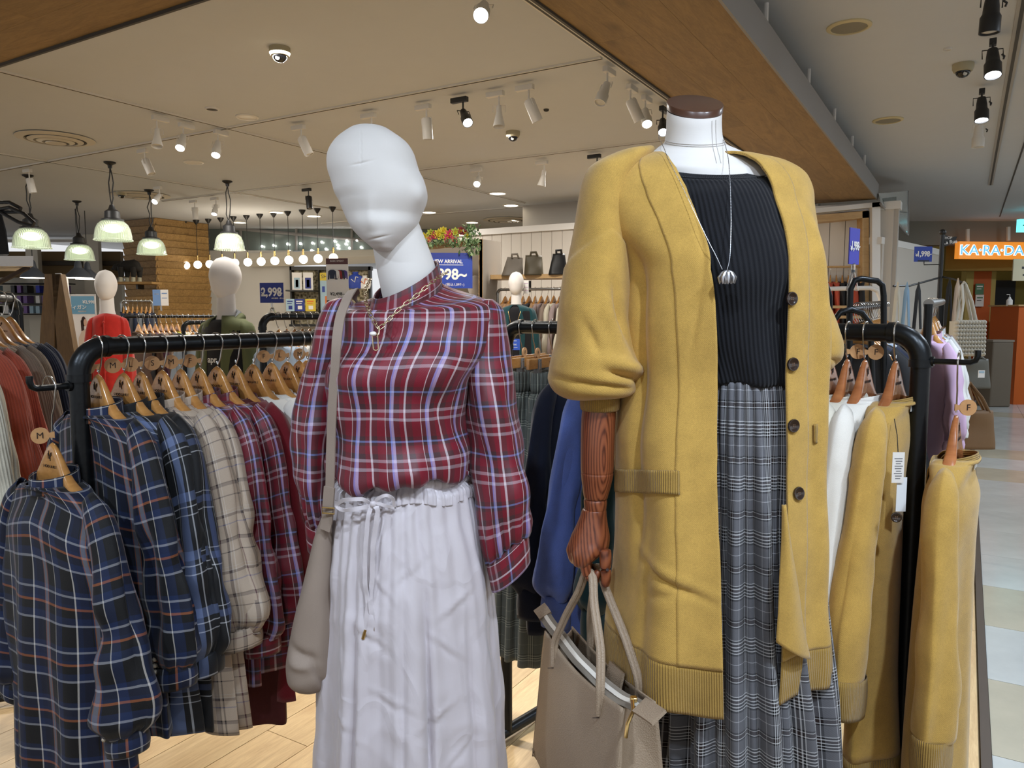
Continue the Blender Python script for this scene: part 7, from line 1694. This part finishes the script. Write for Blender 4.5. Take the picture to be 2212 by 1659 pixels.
# ---- massage salon across the corridor
KY = 12.3
M_yw = plain('salon_yellow', '#7a6a2c', .8); M_orp = plain('salon_orange', '#c2590f', .6); M_yl = plain('salon_pale_yellow', '#b5a058', .7)
wallbox('wall_salon', P(2000, 600, KY + 1.4), P(2500, 600, KY + 1.4), 0, CZ, M_yw)
wallbox('wall_salon_upper', P(2040, 600, KY + .4), P(2500, 600, KY + .4), P(2100, 582, KY).z, P(2100, 505, KY).z, M_yw)
t, pr, tx = board('shop_sign', 'lit orange sign of the salon with pale blue capital letters', 'sign', 2058, 524, 2330, 560, KY, emit('sign_orange_lit', hexc('#dc8426'), .85), .12, .1)
for dx, m_, bd in ((0, emit('letter_white_lit', (1, 1, 1, 1), .95), .05), (.0, emit('letter_blue_lit', hexc('#62b4ee'), .95), .0)):
    o = tx('KA·RA·DA', .275, .52, .78, m_, bd, 1.16)
    if bd == 0: o.location.y -= .012
o = tx('本舗', .70, .5, .5, MATS['letter_blue_lit'], 0)
obj('hanger_rod', MB().tube([P(2090, 524, KY), P(2090, 495, KY)], .03, 8), M_fix, t, world=True); obj('hanger_rod', MB().tube([P(2178, 520, KY), P(2178, 490, KY)], .03, 8), M_fix, t, world=True)
for i, (x0, x1, y0, m_, l) in enumerate(((2082, 2098, 580, M_yl, 'pale yellow panel at the salon entrance'), (2098, 2136, 578, M_orp, 'tall orange panel at the salon entrance'), (2136, 2146, 580, M_yl, 'narrow yellow post right of the orange panel'))):
    a = P(x0, 600, KY + .9); b = P(x1, 600, KY + .9); tp_ = P(x0, y0, KY + .9).z; o = obj('entrance_panel', MB().box(((a.x + b.x) / 2, a.y, tp_ / 2), (b.x - a.x, .15, tp_)), m_, smooth=False); tag(o, l, 'panel')
wallbox('wall_recess', P(2150, 600, KY + 1.3), P(2195, 600, KY + 1.3), 0, P(2160, 598, KY).z, M_dark, .05)
ct = thing('reception_counter', 'orange reception counter of the salon', 'counter', tuple(P(2230, 775, KY - .1).xy) + (0,)); a = P(2170, 662, KY - .1); b = P(2330, 662, KY - .1)
obj('counter_front', MB().box(((a.x + b.x) / 2, a.y, a.z / 2), (b.x - a.x, .7, a.z)), M_orp, ct, world=True, smooth=False); obj('counter_top', MB().box(((a.x + b.x) / 2, a.y, a.z + .012), (b.x - a.x + .06, .76, .024)), M_oak, ct, world=True, smooth=False)
c = P(2180, 661, KY - .2); t = thing('pump_bottle', 'white pump bottle on the orange counter', 'bottle', tuple(c)); obj('bottle_body', MB().lathe([(0, 0), (.045, 0), (.045, .09), (.02, .12), (.015, .14), (0, .14)], 16), M_wht_s, t); obj('pump', MB().tube([(0, 0, .13), (0, 0, .18), (-.05, 0, .18)], .007, 6), M_wht_s, t)
for i, (y0, y1, m_, l) in enumerate(((613, 636, plain('poster_green', '#4f7a58', .6), 'green poster on the orange panel'), (637, 662, M_fix, 'pale poster under the green one on the orange panel'))):
    t, pr, tx = board('small_poster', l, 'poster', 2107, y0, 2125, y1, KY + .78, m_); pr(.15, .2, .85, .3, M_wht_s if i == 0 else MATS['poster_green']); pr(.15, .45, .7, .52, M_wht_s if i == 0 else M_black)
t, pr, tx = board('hanging_notice', 'cream notice board at the right edge under the orange sign', 'sign', 2188, 560, 2240, 606, KY - .9, plain('notice_cream', '#d2c5a4', .6), 0, .02); pr(.35, .35, .8, .46, M_black); pr(.4, .7, .6, .78, M_black); obj('hook', MB().tube([(0, 0, .16), (0, 0, .30)], .01, 6), M_fix, t)
t, pr, tx = board('exit_sign', 'glowing cyan hanging exit sign at the right edge', 'sign', 2200, 474, 2260, 501, 11.0, emit('exit_cyan_lit', hexc('#6ee0e8'), 1.6), 0, .08); pr(.1, .45, .9, .55, plain('exit_green', '#138a6c', .6)); obj('rod', MB().tube([(0, 0, .09), (0, 0, .5)], .012, 6), M_fix, t)
c = P(2150, 775, KY - .6); t = thing('grey_bin', 'grey cabinet beside the salon entrance', 'cabinet', (c.x, c.y, 0)); obj('cabinet_body', MB().box((0, 0, .5), (.32, .35, 1.0)), plain('cabinet_taupe', '#6e6253', .7), t, bevel=.02, smooth=False); obj('cabinet_lid', MB().box((0, 0, 1.01), (.33, .36, .03)), plain('cabinet_lid', '#84786a', .6), t, smooth=False)
wallbox('wall_end', P(1400, 600, 18), P(3200, 600, 18), 0, CZ, plain('end_wall', '#6a6450', .8))
wallbox('wall_right', P(2950, 600, 5.5), P(2700, 600, 18), 0, CZ, M_cremew)

# ---- black stand with flag, sign, bag straps
TY = 5.6
t = thing('bag_stand', 'tall black bag stand with a wavy flag sign on top', 'rack', tuple(P(2036, 900, TY).xy) + (0,))
pb = P(2036, 505, TY); obj('pole', MB().tube([Vector((pb.x, pb.y, .02)), pb], .016, 12), M_black, t, world=True); obj('finial', MB().sphere(pb + Vector((0, 0, .01)), .024, 12, 8), M_black, t, world=True); obj('base', MB().lathe([(0, 0), (.25, 0), (.25, .015), (0, .02)], 24), M_black, t)
fl_ = [P(x, y, TY) for x, y in ((2037, 508), (2046, 509), (2054, 514), (2062, 511), (2068, 511), (2064, 520), (2058, 528), (2050, 528), (2044, 532), (2037, 529))]
slab('flag', fl_, .008, plain('flag_black', '#20201f', .5), t)
text('lettering', 'SHOP', .026, P(2047, 514, TY - .01), frame_mat((1, 0, 0)), M_wht_s, t, world=True); text('lettering', 'La Rue', .036, P(2053, 523, TY - .01), frame_mat((1, 0, .12)), M_wht_s, t, world=True, bold=.0006)
z1 = P(2036, 598, TY)
obj('arm', MB().tube([z1, z1 + Vector((-.30, -.12, -.07)), P(1930, 618, TY - .3)], .007, 8), M_black, t, world=True); obj('arm', MB().tube([z1, P(2060, 603, TY - .1), P(2088, 613, TY - .25)], .007, 8), M_black, t, world=True)
obj('bracket', MB().tube([P(2036, 571, TY), P(1996, 572, TY), P(1996, 565, TY)], .004, 6), M_black, t, world=True)
t, pr, tx = board('price_sign', 'blue 1,998 yen sign clamped to the black bag stand', 'sign', 1975, 533, 2013, 565, TY, M_blu, 0, .005); tx('¥', .12, .58, .26, M_wht_s, .02); tx('1,998', .50, .50, .50, M_wht_s, .03, .78); tx('~', .88, .5, .34, M_wht_s, .02); pr(.2, .90, .85, .99, M_black)
def strap_bag(name, label, x0, y0, x1, y1, Y, mat, hx, hy, straps, thick=.10, build=None):
    A0 = P(x0, y1, Y); B0 = P(x1, y1, Y); h = (y1 - y0) * Y / F; w = (B0.x - A0.x) / 2; t = thing(name, label, 'bag', tuple((A0 + B0) / 2)); H_ = P(hx, hy, Y)
    if build: build(t, w, h, thick)
    else:
        nz = Noise2(int(x0), 10, 1, 3); rows = []
        for k in np.linspace(0, 1, 14):
            ww = w * (1 - .18 * k) ; d = thick / 2 * (1 - .6 * k)
            rows.append([(ww * np.sign(math.sin(q)) * abs(math.sin(q)) ** .7, -d * np.sign(math.cos(q)) * abs(math.cos(q)) ** .7 + .006 * float(nz(q, k * 3)), h * k) for q in np.linspace(-PI, PI, 30, endpoint=False)])
        grid('bag_body', np.array(rows), mat, t, closed=True, cap0=True, cap1=True)
    M0 = root_inv(t)
    Hl = M0 @ H_
    for k in range(straps):
        obj('strap', MB().tube([(-w * .5, -.02 + .04 * k, h * .96), (-w * .25 + Hl.x * .5, -.02 + .04 * k, (h + Hl.z) * .5), (Hl.x - .01, Hl.y, Hl.z - .01), (Hl.x, Hl.y, Hl.z + .006), (Hl.x + .01, Hl.y, Hl.z - .01), (w * .3 + Hl.x * .5, -.02 + .04 * k, (h + Hl.z) * .5), (w * .5, -.02 + .04 * k, h * .96)], .008, 8, flat=1.5), mat, t)
    return t
M_puff = plain('quilted_cream', '#c9c4b6', .7, bump=.2)
def puffy(t, w, h, th):
    obj('bag_core', MB().box((0, 0, h / 2), (w * 1.7, th * .6, h * .94)), M_puff, t, smooth=False)
    n, m = 10, 9
    for i in range(m):
        for j in range(n):
            x = -w + 2 * w * (j + .5) / n; z = h * (i + .5) / m
            obj('woven_puff', MB().sphere((x * (1 - .05 * i / m), -th * .34, z), 1, 8, 6, (w / n * 1.25, th * .2, h / m * .62)), M_puff, t)
strap_bag('woven_bag', 'white puffy woven bag hanging on the black bag stand', 2050, 692, 2116, 768, 4.3, M_puff, 2082, 612, 2, .12, puffy)
M_gryb = leather('grey_green_leather', '#63625a', .5); M_brn = leather('tan_brown_leather', '#7d5f40', .55)
strap_bag('grey_tote', 'grey leather bag with white tag under the woven bag', 2070, 775, 2136, 838, 4.5, M_gryb, 2090, 760, 1)
t, pr, tx = board('bag_tag', 'small white tag on the grey leather bag', 'tag', 2113, 800, 2127, 816, 4.25, M_wht_s, 0, .003); pr(.1, .1, .9, .35, M_pal)
strap_bag('brown_tote', 'brown slouchy tote bag lowest on the bag stand', 2070, 885, 2146, 968, 4.0, M_brn, 2096, 830, 2)
for i, (px, c_, l) in enumerate(((1940, '#cfc8b6', 'cream bag strap hanging from the stand arm'), (1960, '#8fb0cc', 'pale blue bag strap hanging from the stand arm'), (1985, '#2c2f33', 'black bag strap hanging from the stand arm'), (2052, '#191919', 'black ruffled bag hanging near the stand pole'), (2070, '#cbb8a4', 'beige bag strap hanging right of the stand pole'))):
    Y = 5.0; top = P(px, 612 - (px > 2030) * 8, Y); bot = P(px + 2, 700, Y); o = obj('hanging_strap', MB().tube([top + Vector((-.02, 0, -.30)), top + Vector((-.008, 0, -.05)), top, top + Vector((.012, .01, -.05)), top + Vector((.03, .01, -.30))], .012, 6, flat=.4), plain('strap_%d' % i, c_, .7)); tag(o, l, 'bag strap')

# ---- looped black rack with steel hangers, lilac tops
t = thing('loop_rack', 'black looped pipe rack behind the right rack, with a blue sign clipped on top', 'rack', tuple(P(1880, 800, 2.9).xy) + (0,))
def pp(L_, Y): return [P(x, y, Y) for x, y in L_]
obj('loop_bar', MB().tube(pp([(1838, 1100), (1835, 690), (1837, 625), (1846, 606), (1860, 602), (1895, 607), (1906, 616), (1909, 640), (1909, 700), (1908, 1100)], 2.9), .0115, 12), M_pipe, t, world=True)
obj('loop_bar', MB().tube(pp([(1790, 1000), (1796, 700), (1815, 675), (1838, 668), (1862, 676), (1880, 700), (1890, 1000)], 2.75), .011, 12), M_pipe, t, world=True)
obj('loop_bar', MB().tube(pp([(1762, 1000), (1762, 640), (1770, 618), (1785, 616), (1792, 640), (1792, 1000)], 3.4), .013, 12), M_pipe, t, world=True)
q0 = P(1840, 668, 2.85); q1 = P(1912, 660, 3.9); obj('hang_bar', MB().tube([q0, q1], .012, 10), M_pipe, t, world=True)
row('the looped rack', q0 + (q1 - q0) * .1 + Vector((0, 0, 0)), q1, 16, ['black', 'black', 'navy', 'dark grey', 'black', 'pale blue', 'white', 'navy', 'rust', 'black', 'grey', 'white', 'navy', 'black', 'denim', 'white'], (.6, .75))
t, pr, tx = board('price_sign', 'violet-blue 1,998 yen sign in a clear clip on the looped rack', 'sign', 1822, 494, 1868, 570, 2.95, plain('sign_violet', '#3a3ca4', .5), .72, .004); tx('¥', .14, .58, .18, M_wht_s, .02); tx('1,998', .52, .50, .34, M_wht_s, .02, .62); tx('~', .92, .5, .2, M_wht_s, .02)
obj('clip_stand', MB().tube([(0, 0, -.065), (0, 0, -.10)], .008, 8).tube([(0, 0, -.09), (-.02, 0, -.17)], .006, 8).tube([(0, 0, -.09), (.02, 0, -.17)], .006, 8), M_acr, t)
t = thing('lilac_rack', 'steel rack holding the lilac blouses', 'rack', tuple(P(2000, 800, 3.1).xy) + (0,)); q0 = P(2006, 657, 3.0); q1 = P(2034, 652, 4.4)
obj('hang_bar', MB().tube([q0, q1], .02, 12), MATS['brushed_steel'], t, world=True); obj('post', MB().tube([q0, Vector((q0.x, q0.y, .02))], .016, 10), M_pipe, t, world=True); obj('post', MB().tube([q1, Vector((q1.x, q1.y, .02))], .016, 10), M_pipe, t, world=True)
row('the lilac rack', q0 + (q1 - q0) * .02, q0 + (q1 - q0) * .5, 6, ['lilac', 'lilac', 'white', 'pale blue', 'white', 'mauve grey'], (.70, .8), kind='shirt', rotz=-1.60, sl=.36, W=.16)
